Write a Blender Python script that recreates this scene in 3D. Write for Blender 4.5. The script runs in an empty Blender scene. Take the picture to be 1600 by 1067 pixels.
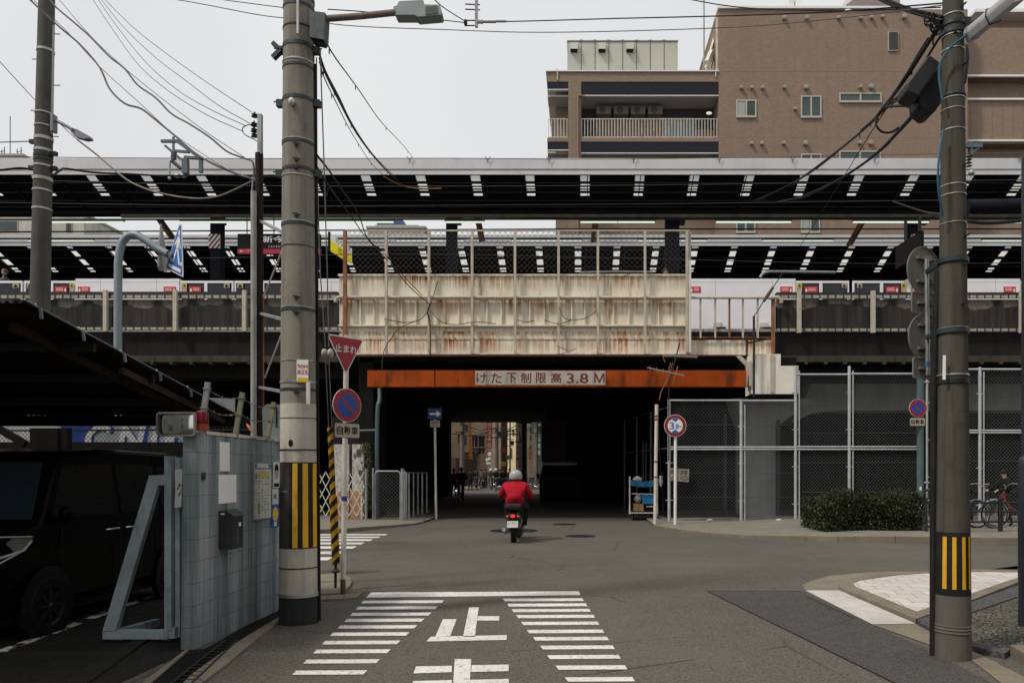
import bpy, bmesh, math, random
from mathutils import Vector, Matrix
random.seed(7)
R = math.radians
S = bpy.context.scene
COL = S.collection
# ------------------------------------------------------------ camera
F, H, CX, CY = 1200.0, 1.55, 905.0, 735.0
cam = bpy.data.cameras.new('camera')
co = bpy.data.objects.new('camera', cam)
COL.objects.link(co)
co.location = (0, 0, H)
co.rotation_euler = (R(90), 0, 0)
cam.sensor_width = 36.0
cam.lens = 36.0 * F / 1600.0
cam.shift_x = -(CX - 800.0) / 1600.0
cam.shift_y = (CY - 533.5) / 1600.0
cam.clip_start = 0.1
cam.clip_end = 2000
S.camera = co
# ------------------------------------------------------------ light
S.view_settings.view_transform = 'Standard'
S.view_settings.look = 'None'
S.view_settings.exposure = 0.0
S.view_settings.gamma = 1.0
SUN_EL, SUN_AZ = R(53), R(236)       # azimuth measured clockwise from +Y (north)
W = bpy.data.worlds.new('World')
S.world = W
W.use_nodes = True
nt = W.node_tree
nt.nodes.clear()
sky = nt.nodes.new('ShaderNodeTexSky')
sky.sky_type = 'NISHITA'
sky.sun_disc = False
sky.sun_elevation = SUN_EL
sky.sun_rotation = SUN_AZ
sky.dust_density = 6.0
sky.air_density = 1.5
bg1 = nt.nodes.new('ShaderNodeBackground')
bg1.inputs['Strength'].default_value = 0.012
nt.links.new(sky.outputs[0], bg1.inputs['Color'])
# the cloud layer of an overcast day: pale, faintly mottled
tc = nt.nodes.new('ShaderNodeTexCoord')
nz = nt.nodes.new('ShaderNodeTexNoise')
nz.inputs['Scale'].default_value = 2.2
nz.inputs['Detail'].default_value = 4
nt.links.new(tc.outputs['Generated'], nz.inputs['Vector'])
rp = nt.nodes.new('ShaderNodeValToRGB')
rp.color_ramp.elements[0].position = 0.3
rp.color_ramp.elements[0].color = (0.69, 0.69, 0.695, 1)
rp.color_ramp.elements[1].position = 0.7
rp.color_ramp.elements[1].color = (0.79, 0.79, 0.785, 1)
nt.links.new(nz.outputs[0], rp.inputs[0])
bg2 = nt.nodes.new('ShaderNodeBackground')
nt.links.new(rp.outputs[0], bg2.inputs['Color'])
ad = nt.nodes.new('ShaderNodeAddShader')
nt.links.new(bg1.outputs[0], ad.inputs[0])
nt.links.new(bg2.outputs[0], ad.inputs[1])
wo = nt.nodes.new('ShaderNodeOutputWorld')
nt.links.new(ad.outputs[0], wo.inputs['Surface'])
sl = bpy.data.lights.new('sun', 'SUN')
sl.energy = 2.6
sl.angle = R(7)
sl.color = (1.0, 0.95, 0.87)
so = bpy.data.objects.new('sun', sl)
COL.objects.link(so)
sd = Vector((math.sin(SUN_AZ) * math.cos(SUN_EL), math.cos(SUN_AZ) * math.cos(SUN_EL), math.sin(SUN_EL)))
so.rotation_euler = sd.to_track_quat('Z', 'Y').to_euler()
S.cycles.max_bounces = 6
S.cycles.transparent_max_bounces = 12

# ------------------------------------------------------------ points from the photograph's perspective
def P(px, py, Y):
    return Vector(((px - CX) / F * Y, Y, H + (CY - py) / F * Y))
def G(px, py, z=0.0):
    Y = F * (H - z) / (py - CY)
    return Vector(((px - CX) / F * Y, Y, z))
def X_(px, Y): return (px - CX) / F * Y
def Z_(py, Y): return H + (CY - py) / F * Y

# ------------------------------------------------------------ materials
class N:
    def __init__(s, name):
        s.m = bpy.data.materials.new(name); s.m.use_nodes = True
        s.t = s.m.node_tree; s.b = s.t.nodes['Principled BSDF']
        s.tc = s.t.nodes.new('ShaderNodeTexCoord'); s.vec = s.tc.outputs['Object']
    def new(s, k): return s.t.nodes.new('ShaderNode' + k)
    def put(s, sock, v):
        if isinstance(v, (int, float, tuple, list)):
            sock.default_value = (tuple(v) + (1,)) if isinstance(v, (tuple, list)) and len(v) == 3 and sock.type == 'RGBA' else v
        else: s.t.links.new(v, sock)
    def map(s, sc=(1, 1, 1), loc=(0, 0, 0), vec=None, rot=(0, 0, 0)):
        n = s.new('Mapping'); s.t.links.new(vec or s.vec, n.inputs['Vector'])
        n.inputs['Scale'].default_value = sc; n.inputs['Location'].default_value = loc; n.inputs['Rotation'].default_value = rot
        return n.outputs[0]
    def noise(s, scale, detail=3, rough=.5, vec=None):
        n = s.new('TexNoise'); s.t.links.new(vec or s.vec, n.inputs['Vector'])
        n.inputs['Scale'].default_value = scale; n.inputs['Detail'].default_value = detail; n.inputs['Roughness'].default_value = rough
        return n.outputs[0]
    def voro(s, scale, vec=None, feat='F1', out='Distance'):
        n = s.new('TexVoronoi'); n.feature = feat; s.t.links.new(vec or s.vec, n.inputs['Vector'])
        n.inputs['Scale'].default_value = scale
        return n.outputs[out]
    def rng(s, v, a, b, c=0., d=1.):
        n = s.new('MapRange'); s.put(n.inputs['Value'], v)
        for i, k in enumerate((a, b, c, d)): n.inputs[i + 1].default_value = k
        return n.outputs[0]
    def math(s, op, a, b=0.):
        n = s.new('Math'); n.operation = op; s.put(n.inputs[0], a); s.put(n.inputs[1], b); return n.outputs[0]
    def mix(s, f, a, b):
        n = s.new('Mix'); n.data_type = 'RGBA'; s.put(n.inputs[0], f); s.put(n.inputs[6], a); s.put(n.inputs[7], b); return n.outputs[2]
    def xyz(s, vec=None):
        n = s.new('SeparateXYZ'); s.t.links.new(vec or s.vec, n.inputs[0]); return n.outputs
    def set(s, col=None, rough=None, metal=None, bump=None, bs=.3, bd=.02, spec=.12):
        b = s.b.inputs
        if col is not None: s.put(b['Base Color'], col)
        if rough is not None: s.put(b['Roughness'], rough)
        if metal is not None: s.put(b['Metallic'], metal)
        if spec is not None: b['Specular IOR Level'].default_value = spec
        if bump is not None:
            n = s.new('Bump'); s.put(n.inputs['Height'], bump); n.inputs['Strength'].default_value = bs; n.inputs['Distance'].default_value = bd
            s.t.links.new(n.outputs[0], b['Normal'])
        return s.m
def c3(c, k): return tuple(min(1, x * k) for x in c)
def mat(name, col, rough=.6, metal=0., var=.25, scale=4., fine=40., dirt=None, dk=.35, bump=0., spec=None):
    """paint / metal / cloth with uneven tone, and optional dirt of its own shape"""
    n = N(name)
    f = n.rng(n.noise(scale, 4), .3, .7)
    c = n.mix(f, c3(col, 1 - var), c3(col, 1 + var))
    if fine:
        g = n.rng(n.noise(fine, 2), .35, .65)
        c = n.mix(n.math('MULTIPLY', g, .35), c, c3(col, 1 - var * 1.3))
    if dirt:
        d = n.rng(n.noise(1., 5, .65, vec=n.map((scale * 1.7, scale * 1.7, scale * .5))), .52, .68)
        c = n.mix(n.math('MULTIPLY', d, dk), c, dirt)
    return n.set(c, n.rng(n.noise(scale * 2, 2), .3, .7, max(.02, rough - .08), min(1, rough + .08)), metal, n.noise(fine or 30, 3) if bump else None, bump or .1, .01, spec if spec is not None else (.12 if rough >= .6 else .4))
def emis(name, col, st):
    n = N(name); n.set(col, .4); n.put(n.b.inputs['Emission Color'], col); n.b.inputs['Emission Strength'].default_value = st; return n.m
_mc = {}
def flat(name, col, rough=.5, metal=0.):
    if name not in _mc: _mc[name] = mat(name, col, rough, metal, var=.08, scale=6, fine=60)
    return _mc[name]

# ------------------------------------------------------------ mesh builder
_tc = {}
class MB:
    def __init__(s): s.v = []; s.f = []; s.mi = []; s.ms = []; s.cur = 0
    def m(s, mt):
        if mt not in s.ms: s.ms.append(mt)
        s.cur = s.ms.index(mt); return s
    def add(s, vs, fs):
        o = len(s.v); s.v += [tuple(v) for v in vs]
        for f in fs: s.f.append([i + o for i in f]); s.mi.append(s.cur)
        return s
    def hexa(s, p):   # 8 points: bottom 4, top 4
        return s.add(p, [(3, 2, 1, 0), (4, 5, 6, 7), (0, 1, 5, 4), (1, 2, 6, 5), (2, 3, 7, 6), (3, 0, 4, 7)])
    def box(s, x0, x1, y0, y1, z0, z1):
        return s.hexa([(x0, y0, z0), (x1, y0, z0), (x1, y1, z0), (x0, y1, z0), (x0, y0, z1), (x1, y0, z1), (x1, y1, z1), (x0, y1, z1)])
    def bx(s, c, d, rot=None):
        x, y, z = (k / 2 for k in d); M_ = rot.to_matrix() if hasattr(rot, 'to_matrix') else (rot or Matrix.Identity(3)); c = Vector(c)
        return s.hexa([c + M_ @ Vector(q) for q in ((-x, -y, -z), (x, -y, -z), (x, y, -z), (-x, y, -z), (-x, -y, z), (x, -y, z), (x, y, z), (-x, y, z))])
    def bar(s, p, q, w, h, up=(0, 0, 1)):
        p, q = Vector(p), Vector(q); d = (q - p).normalized(); u = Vector(up)
        if abs(d.dot(u)) > .98: u = Vector((0, 1, 0))
        a = d.cross(u).normalized() * w / 2; b = a.cross(d).normalized() * h / 2
        return s.hexa([p - a - b, p + a - b, q + a - b, q - a - b, p - a + b, p + a + b, q + a + b, q - a + b])
    def tube(s, pts, r, n=8, closed=False):
        pts = [Vector(p) for p in pts]; k = len(pts); rs = r if isinstance(r, (list, tuple)) else [r] * k
        t = []
        for i in range(k):
            a, b = (pts[(i - 1) % k], pts[(i + 1) % k]) if closed else (pts[max(i - 1, 0)], pts[min(i + 1, k - 1)])
            t.append((b - a).normalized())
        u = Vector((0, 0, 1)) if abs(t[0].z) < .9 else Vector((1, 0, 0))
        u = (u - t[0] * u.dot(t[0])).normalized(); vs = []
        for i in range(k):
            u = (u - t[i] * u.dot(t[i])).normalized(); w = t[i].cross(u)
            for j in range(n):
                a = 2 * math.pi * j / n; vs.append(pts[i] + (u * math.cos(a) + w * math.sin(a)) * rs[i])
        fs = []
        for i in range(k if closed else k - 1):
            i2 = (i + 1) % k
            for j in range(n): fs.append((i * n + j, i * n + (j + 1) % n, i2 * n + (j + 1) % n, i2 * n + j))
        if not closed: fs += [tuple(range(n))[::-1], tuple((k - 1) * n + j for j in range(n))]
        return s.add(vs, fs)
    def cyl(s, p, q, r, n=16): return s.tube([p, q], r, n)
    def poly(s, pts): return s.add(pts, [tuple(range(len(pts)))])
    def prism(s, pts, vec):
        pts = [Vector(p) for p in pts]; vec = Vector(vec); k = len(pts)
        fs = [tuple(range(k))[::-1], tuple(range(k, 2 * k))] + [(i, (i + 1) % k, (i + 1) % k + k, i + k) for i in range(k)]
        return s.add(pts + [p + vec for p in pts], fs)
    def lathe(s, c, prof, n=24, a0=0., a1=2 * math.pi, ax='z'):
        c = Vector(c); full = abs(a1 - a0 - 2 * math.pi) < 1e-6; k = n if full else n + 1; vs = []
        for r, z in prof:
            for j in range(k):
                a = a0 + (a1 - a0) * j / n; x, y = r * math.cos(a), r * math.sin(a)
                vs.append(c + Vector((x, y, z) if ax == 'z' else (x, z, y) if ax == 'y' else (z, x, y)))
        fs = []
        for i in range(len(prof) - 1):
            for j in range(n):
                j2 = (j + 1) % k; fs.append((i * k + j, i * k + j2, (i + 1) * k + j2, (i + 1) * k + j))
        return s.add(vs, fs)
    def ball(s, c, r, sc=(1, 1, 1), n=12):
        c = Vector(c); vs = []; m = max(6, n // 2 + 2)
        for i in range(m + 1):
            th = math.pi * i / m
            for j in range(n):
                ph = 2 * math.pi * j / n
                vs.append(c + Vector((r * sc[0] * math.sin(th) * math.cos(ph), r * sc[1] * math.sin(th) * math.sin(ph), r * sc[2] * math.cos(th))))
        return s.add(vs, [(i * n + j, (i + 1) * n + j, (i + 1) * n + (j + 1) % n, i * n + (j + 1) % n) for i in range(m) for j in range(n)])
    def disc(s, c, r, right, up, n=32, sx=1.):
        c, right, up = Vector(c), Vector(right), Vector(up)
        return s.poly([c + right * (r * sx * math.cos(2 * math.pi * j / n)) + up * (r * math.sin(2 * math.pi * j / n)) for j in range(n)])
    def text(s, body, c, right, up, h=None, w=None, mt=None, bold=0.):
        if mt: s.m(mt)
        if body not in _tc:
            cu = bpy.data.curves.new('lettering', 'FONT'); cu.body = body; cu.offset = bold; cu.resolution_u = 3
            o = bpy.data.objects.new('lettering', cu); me = o.to_mesh()
            vs = [v.co.copy() for v in me.vertices]; fs = [tuple(p.vertices) for p in me.polygons]
            o.to_mesh_clear(); bpy.data.objects.remove(o); bpy.data.curves.remove(cu)
            _tc[body] = (vs, fs)
        vs, fs = _tc[body]
        if not vs: return s
        x0, x1 = min(v.x for v in vs), max(v.x for v in vs); y0, y1 = min(v.y for v in vs), max(v.y for v in vs)
        sy = h / (y1 - y0) if h else w / (x1 - x0); sx = w / (x1 - x0) if w else sy
        c, right, up = Vector(c), Vector(right).normalized(), Vector(up).normalized()
        return s.add([c + right * ((v.x - (x0 + x1) / 2) * sx) + up * ((v.y - (y0 + y1) / 2) * sy) for v in vs], fs)
    def obj(s, name, parent=None, local=False, smooth=35):
        me = bpy.data.meshes.new(name); off = Vector((0, 0, 0))
        me.from_pydata(s.v, [], s.f); me.polygons.foreach_set('material_index', s.mi)
        for mt in s.ms: me.materials.append(mt)
        if smooth:
            me.shade_smooth(); me.set_sharp_from_angle(angle=R(smooth))
        me.update()
        o = bpy.data.objects.new(name, me); COL.objects.link(o)
        if parent:
            o.parent = parent
            if not local:
                p = parent; off = Vector((0, 0, 0))
                while p: off += p.location; p = p.parent
                o.location = -off
        return o
def tag(o, label, cat, group=None, kind=None):
    if label: o['label'] = label
    if cat: o['category'] = cat
    if group: o['group'] = group
    if kind: o['kind'] = kind
    return o
def thing(name, label, cat, loc=(0, 0, 0), group=None, rz=0.):
    o = bpy.data.objects.new(name, None); COL.objects.link(o); o.location = loc; o.rotation_euler = (0, 0, rz); o.empty_display_size = .2
    return tag(o, label, cat, group)
def dup(root, loc, label, rz=None, group=None):
    def cp(o, par):
        c = o.copy(); COL.objects.link(c); c.parent = par
        for ch in o.children: cp(ch, c)
        return c
    r = cp(root, None); r.location = loc
    if rz is not None: r.rotation_euler = (0, 0, rz)
    r['label'] = label
    if group: r['group'] = group
    return r
def structure(name, mb, smooth=0): return tag(mb.obj(name, smooth=smooth), None, None, kind='structure')
def spline(pts, k=8):
    pts = [Vector(p) for p in pts]; q = [2 * pts[0] - pts[1]] + pts + [2 * pts[-1] - pts[-2]]; out = []
    for i in range(1, len(q) - 2):
        for j in range(k):
            t = j / k; a, b, c, d = q[i - 1:i + 3]
            out.append(.5 * ((2 * b) + (c - a) * t + (2 * a - 5 * b + 4 * c - d) * t * t + (3 * b - a - 3 * c + d) * t ** 3))
    return out + [pts[-1]]
UX, UZ = Vector((1, 0, 0)), Vector((0, 0, 1))
# ------------------------------------------------------------ the place's materials
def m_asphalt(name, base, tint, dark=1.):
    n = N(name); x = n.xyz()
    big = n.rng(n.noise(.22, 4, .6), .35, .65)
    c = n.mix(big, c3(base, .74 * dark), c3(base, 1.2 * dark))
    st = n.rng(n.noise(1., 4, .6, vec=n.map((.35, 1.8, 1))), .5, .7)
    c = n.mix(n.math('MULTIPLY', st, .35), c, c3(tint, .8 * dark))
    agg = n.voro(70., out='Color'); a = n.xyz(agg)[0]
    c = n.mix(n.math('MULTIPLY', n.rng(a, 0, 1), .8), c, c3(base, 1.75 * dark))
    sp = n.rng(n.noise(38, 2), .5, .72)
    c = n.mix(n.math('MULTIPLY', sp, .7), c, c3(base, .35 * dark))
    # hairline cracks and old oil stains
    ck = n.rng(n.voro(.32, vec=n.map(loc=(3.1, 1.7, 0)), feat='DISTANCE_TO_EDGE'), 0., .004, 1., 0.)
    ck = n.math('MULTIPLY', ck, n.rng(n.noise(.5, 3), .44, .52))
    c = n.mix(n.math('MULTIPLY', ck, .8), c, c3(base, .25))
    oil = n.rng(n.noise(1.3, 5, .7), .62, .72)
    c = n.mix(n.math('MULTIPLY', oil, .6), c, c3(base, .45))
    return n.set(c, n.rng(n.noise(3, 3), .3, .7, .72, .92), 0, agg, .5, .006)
M_ROAD = m_asphalt('asphalt', (.086, .081, .068), (.077, .066, .048))
M_PATCH = m_asphalt('fresh_asphalt', (.058, .056, .051), (.05, .047, .041))
M_DARKASPH = m_asphalt('darkened_asphalt', (.018, .017, .016), (.02, .018, .016))
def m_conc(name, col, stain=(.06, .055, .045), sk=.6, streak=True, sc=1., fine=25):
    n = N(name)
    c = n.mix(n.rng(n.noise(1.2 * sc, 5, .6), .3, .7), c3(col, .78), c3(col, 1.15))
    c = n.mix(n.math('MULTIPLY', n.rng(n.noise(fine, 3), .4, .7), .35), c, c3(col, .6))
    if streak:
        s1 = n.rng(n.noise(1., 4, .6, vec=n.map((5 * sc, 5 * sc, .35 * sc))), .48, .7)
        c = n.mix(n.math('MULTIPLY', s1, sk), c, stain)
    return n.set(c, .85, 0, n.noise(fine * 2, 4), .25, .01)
M_CONC = m_conc('concrete', (.3, .29, .265))
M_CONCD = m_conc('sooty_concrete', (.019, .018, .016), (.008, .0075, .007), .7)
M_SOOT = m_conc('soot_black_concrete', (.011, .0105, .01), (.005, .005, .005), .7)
M_PIER = m_conc('pier_concrete', (.36, .36, .35), (.2, .2, .19), .35)
M_KERB = m_conc('kerb_concrete', (.2, .17, .13), (.06, .05, .038), .6, False, 2)
M_GUTT = m_conc('gutter_concrete', (.2, .18, .14), (.1, .085, .06), .45, False, 2)
M_WHITEC = m_conc('new_gutter_concrete', (.5, .46, .43), (.3, .28, .25), .3, False, 2)
def m_pave(name, col, gap, w, h, hexa=False):
    n = N(name); b = n.new('TexBrick'); n.t.links.new(n.vec, b.inputs['Vector'])
    b.inputs['Scale'].default_value = 1; b.inputs['Brick Width'].default_value = w; b.inputs['Row Height'].default_value = h
    b.inputs['Mortar Size'].default_value = .006; b.inputs['Color1'].default_value = c3(col, .88) + (1,); b.inputs['Color2'].default_value = c3(col, 1.1) + (1,)
    b.inputs['Mortar'].default_value = gap + (1,)
    c = n.mix(n.math('MULTIPLY', n.rng(n.noise(2, 5, .65), .42, .7), .5), b.outputs[0], c3(col, .6))
    c = n.mix(n.math('MULTIPLY', n.rng(n.noise(60, 2), .4, .7), .3), c, c3(col, .6))
    return n.set(c, .85, 0, b.outputs[1], -.3, .01)
M_PAVE = m_pave('sidewalk_paving', (.22, .203, .17), (.07, .065, .055), .3, .15)
def m_hex(name, col, gap):
    # interlocking wavy paving: rows shifted by a zigzag, joints dark
    n = N(name); x, y, z = n.xyz(n.map(rot=(0, 0, R(8))))
    zig = n.math('PINGPONG', n.math('ADD', x, 100.), .16)
    yy = n.math('ADD', n.math('MULTIPLY', y, 1.), n.math('MULTIPLY', zig, .55))
    cb = n.new('CombineXYZ'); n.put(cb.inputs[0], x); n.put(cb.inputs[1], yy)
    b = n.new('TexBrick'); n.t.links.new(cb.outputs[0], b.inputs['Vector'])
    b.inputs['Scale'].default_value = 1; b.inputs['Brick Width'].default_value = .32; b.inputs['Row Height'].default_value = .3
    b.inputs['Mortar Size'].default_value = .006; b.inputs['Color1'].default_value = c3(col, .9) + (1,); b.inputs['Color2'].default_value = c3(col, 1.06) + (1,)
    b.inputs['Mortar'].default_value = gap + (1,)
    c = n.mix(n.math('MULTIPLY', n.rng(n.noise(2.5, 5, .65), .45, .7), .4), b.outputs[0], c3(col, .65))
    return n.set(c, .8, 0, b.outputs[1], -.3, .01)
M_HEX = m_hex('pale_interlocking_paving', (.52, .48, .45), (.16, .14, .12))
def m_rustpaint(name, col, amount=1., zlines=(), sc=1.):
    n = N(name); x, y, z = n.xyz()
    c = n.mix(n.rng(n.noise(1.4 * sc, 4), .3, .7), c3(col, .86), c3(col, 1.08))
    c = n.mix(n.math('MULTIPLY', n.rng(n.noise(14 * sc, 4, .6), .5, .75), .3), c, c3(col, .6))
    patch = n.rng(n.noise(1.1 * sc, 3), .46, .66)
    st = n.noise(1., 5, .65, vec=n.map((9 * sc, 9 * sc, .55 * sc)))
    low = n.rng(st, .585, .66)
    msk = n.math('MULTIPLY', low, n.math('ADD', n.math('MULTIPLY', patch, .75), .25))
    for zt, ln in zlines:      # runs of rust below each flange
        d = n.math('SUBTRACT', zt, z)
        on = n.math('MULTIPLY', n.rng(d, -.02, .0), n.rng(d, ln * .2, ln, 1., 0.))
        s2 = n.rng(n.noise(1., 3, .6, vec=n.map((13 * sc, 13 * sc, .3), (zt * 3, 0, 0))), .43, .56)
        e = n.math('MULTIPLY', n.math('MULTIPLY', on, s2), n.rng(patch, 0, 1, .5, 1.))
        msk = n.math('MAXIMUM', msk, e)
    msk = n.math('MULTIPLY', msk, amount)
    rust = n.mix(n.rng(n.noise(6, 4), .35, .65), (.16, .042, .008), (.5, .19, .035))
    stain = n.mix(n.rng(st, .44, .6), c, c3((.56, .36, .15), .9))
    c = n.mix(n.math('MULTIPLY', patch, .32 * amount), c, stain)
    c = n.mix(n.math('MINIMUM', n.math('MULTIPLY', msk, .95), .95), c, rust)
    return n.set(c, .7, 0, n.noise(30, 3), .2, .01)
zl = lambda py: Z_(py, 23)
M_GIRD = m_rustpaint('cream_paint_with_rust', (.72, .665, .545), 1., [(zl(431), .5), (zl(468), .55), (zl(528), .7), (zl(518), .3)])
M_RUSTP = m_rustpaint('pale_paint_with_rust', (.46, .42, .35), 1.3, sc=2.5)
M_WHITERUST = m_rustpaint('white_paint_with_rust', (.74, .7, .63), .75)
M_RUST = mat('rust', (.16, .065, .025), .85, 0, .45, 3, 30)
M_RUSTO = mat('orange_rust', (.25, .115, .06), .85, 0, .35, 3, 30)
M_ORANGE = mat('orange_paint', (.31, .052, .005), .6, 0, .25, 1.2, 20, (.06, .02, .008), .8)
M_GALV = mat('galvanised_steel', (.33, .345, .35), .45, .6, .15, 5, 40, (.15, .14, .12), .4)
M_FENCE = mat('pale_galvanised_pipe', (.44, .455, .46), .5, .3, .12, 5, 40)
M_WIREMESH = mat('chain_link_wire', (.13, .14, .142), .65, .1, .1, 5, 0)
M_STEEL = mat('blue_grey_painted_steel', (.36, .44, .46), .55, 0, .28, 2.5, 30, (.07, .1, .14), .85)
M_TEAL = mat('blue_green_band', (.035, .05, .055), .5, .3, .25, 6, 40, (.02, .03, .03), .5)
M_BLACK = mat('black_rubber', (.012, .012, .013), .6, 0, .3, 6, 30)
M_CABLE = mat('black_cable', (.018, .017, .02), .7, 0, .2, 6, 0)
M_GREYCABLE = mat('grey_cable', (.13, .12, .12), .7, 0, .2, 6, 0)
M_DKSTEEL = mat('dark_painted_steel', (.02, .02, .022), .5, .2, .3, 4, 30)
M_WHITE = mat('white_paint', (.7, .69, .67), .5, 0, .08, 3, 30, (.35, .31, .26), .35)
M_OFFW = mat('weathered_white_paint', (.6, .57, .51), .6, 0, .12, 3, 30, (.25, .16, .08), .55)
M_RED = mat('sign_red', (.32, .012, .02), .45, 0, .12, 3, 30)
M_BLUE = mat('sign_blue', (.012, .06, .3), .45, 0, .1, 3, 30)
M_YEL = mat('yellow_marker', (.68, .37, .015), .55, 0, .12, 4, 30, (.12, .06, .01), .5)
M_BLK = mat('black_marker', (.022, .02, .02), .6, 0, .25, 4, 30)
M_INK = flat('sign_black', (.012, .011, .011), .75)
M_SIGNW = flat('sign_white', (.72, .71, .69), .45)
M_MARK = None
def m_mark():
    n = N('road_paint'); base = (.72, .70, .67)
    c = n.mix(n.rng(n.noise(2.2, 5, .7), .35, .7), base, c3(base, .78))
    w = n.rng(n.noise(22, 5, .75), .54, .64)
    c = n.mix(n.math('MULTIPLY', w, .8), c, (.16, .15, .135))
    c = n.mix(n.math('MULTIPLY', n.rng(n.noise(120, 2), .45, .7), .3), c, c3(base, .6))
    return n.set(c, .8, 0, n.noise(60, 3), .2, .004)
M_MARK = m_mark()
# ------------------------------------------------------------ ground and road
g = MB().m(M_ROAD); g.poly([(-300, -30, 0), (300, -30, 0), (300, 700, 0), (-300, 700, 0)]); structure('road', g)
def gp(l, z=0.): return [G(a, b, z) for a, b in l]
def sheet(name, pts, z, m_, kind='structure', label=None, cat=None):
    pts = [Vector(p) for p in pts]
    b = MB().m(m_); b.poly([(p.x, p.y, z) for p in pts]); o = b.obj(name, smooth=0); return tag(o, label, cat, None, kind)
# newer asphalt laid along the right side
sheet('road_patch', gp([(1105, 923.5), (1253, 923.5), (1362, 976), (1440, 1010), (1520, 1052), (1640, 1110), (1560, 1180), (1434, 1085)]), .004, M_PATCH)
seam = MB().m(M_BLK)
for a, b in (((1105, 923.5), (1434, 1085)), ((1105, 923.5), (1253, 923.5))):
    p, q = G(*a), G(*b); d = (q - p).normalized(); s_ = Vector((-d.y, d.x, 0)) * .009
    seam.poly([(v.x, v.y, .006) for v in (p - s_, q - s_, q + s_, p + s_)])
structure('road_seam', seam)
# right pavement beyond the junction, its kerb dropping towards the fence gate
ed = [(1022, 822, .03), (1060, 829, .04), (1110, 836, .05), (1180, 841, .06), (1260, 843.5, .08), (1310, 847, .12), (1400, 849, .15), (1460, 850, .15), (1600, 852, .15), (2100, 858, .15)]
b = MB().m(M_PAVE); kb = MB().m(M_KERB)
for (x0, y0, z0), (x1, y1, z1) in zip(ed, ed[1:]):
    p, q = G(x0, y0), G(x1, y1); pi, qi = p + Vector((0, .16, 0)), q + Vector((0, .16, 0))
    b.poly([(pi.x, pi.y, z0), (qi.x, qi.y, z1), (qi.x, 24, z1 * .6 + .05), (pi.x, 24, z0 * .6 + .05)])
    kb.hexa([(p.x, p.y, -.05), (q.x - .012, q.y, -.05), (q.x - .012, qi.y, -.05), (p.x, pi.y, -.05), (p.x, p.y, z0 + .004), (q.x - .012, q.y, z1 + .004), (q.x - .012, qi.y, z1 + .004), (p.x, pi.y, z0 + .004)])
structure('pavement', b); structure('kerb', kb)
# left pavement beyond the side street
ed = [(-700, 838, .1), (300, 834, .1), (497, 833.5, .1), (536, 832, .1), (565, 829, .09), (611, 824.6, .07), (649, 820, .05), (663, 816.5, .04)]
b = MB().m(M_PAVE); kb = MB().m(M_KERB)
for (x0, y0, z0), (x1, y1, z1) in zip(ed, ed[1:]):
    p, q = G(x0, y0), G(x1, y1); pi, qi = p + Vector((-.03, .16, 0)), q + Vector((-.03, .16, 0))
    b.poly([(pi.x, pi.y, z0), (qi.x, qi.y, z1), (qi.x, 26, z1), (pi.x, 26, z0)])
    kb.hexa([(p.x, p.y, -.05), (q.x - .01, q.y, -.05), (qi.x - .01, qi.y, -.05), (pi.x, pi.y, -.05), (p.x, p.y, z0 + .004), (q.x - .01, q.y, z1 + .004), (qi.x - .01, qi.y, z1 + .004), (pi.x, pi.y, z0 + .004)])
structure('pavement', b); structure('kerb', kb)
# near left corner: small concrete apron round the stop sign
o_ = [(380, 905), (440, 890), (500, 890), (520, 893.5), (537, 899), (547, 906), (549.5, 912), (547, 918), (541, 924), (532, 930), (430, 936)]
b = MB().m(M_GUTT); b.prism([(p.x, p.y, -.05) for p in gp(o_)][::-1], (0, 0, .085)); structure('pavement', b)
b = MB().m(M_KERB)
for q in ([(470, 934.5), (512, 933), (512, 939), (470, 941)], [(513, 933), (537, 931.5), (537, 938), (513, 939)], [(538, 931.3), (566, 927), (558, 936), (538, 938)]):
    b.prism([(p.x, p.y, -.05) for p in gp(q)][::-1], (0, 0, .075))
structure('kerb', b)
# gutter and kerb strip along the block wall
L_ = [(180, 1180), (300, 1056), (351, 1019), (396, 990), (428, 971), (444, 962)]
Rr = [(205, 1180), (318, 1068), (362, 1034), (412, 991), (436, 973.5), (450, 965)]
b = MB().m(M_KERB)
for i in range(5):
    a, c = G(*L_[i]), G(*L_[i + 1]); d, e = G(*Rr[i]), G(*Rr[i + 1]); t = .012
    c2, e2 = c.lerp(a, t), e.lerp(d, t)
    b.prism([(p.x, p.y, -.04) for p in (a, d, e2, c2)], (0, 0, .06))
structure('kerb', b)
b = MB().m(M_SOOT); b.poly([(p.x, p.y, .003) for p in gp([(100, 1180), (180, 1180), (300, 1056), (396, 990), (440, 963), (440, 950), (424, 955), (320, 1014), (286, 1014)])]); structure('gutter', b)
gr = MB().m(M_DKSTEEL)
for k in range(16):
    t = k / 15; p = Vector(G(250, 1085)).lerp(G(352, 1003), t); q = Vector(G(285, 1085)).lerp(G(371, 1003), t)
    gr.bar(p + UZ * .012, q + UZ * .012, .018, .016)
gr.bar(G(250, 1085) + UZ * .013, G(352, 1003) + UZ * .013, .02, .02); gr.bar(G(285, 1085) + UZ * .013, G(371, 1003) + UZ * .013, .02, .02)
tag(gr.obj('drain_grating'), 'dark steel drain grating in the gutter at the foot of the block wall', 'grating')
b = MB().m(M_GUTT); b.prism([(p.x, p.y, -.04) for p in gp([(176, 1105), (194, 1105), (296, 1016), (291, 1016)])], (0, 0, .055)); structure('kerb', b)
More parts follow.
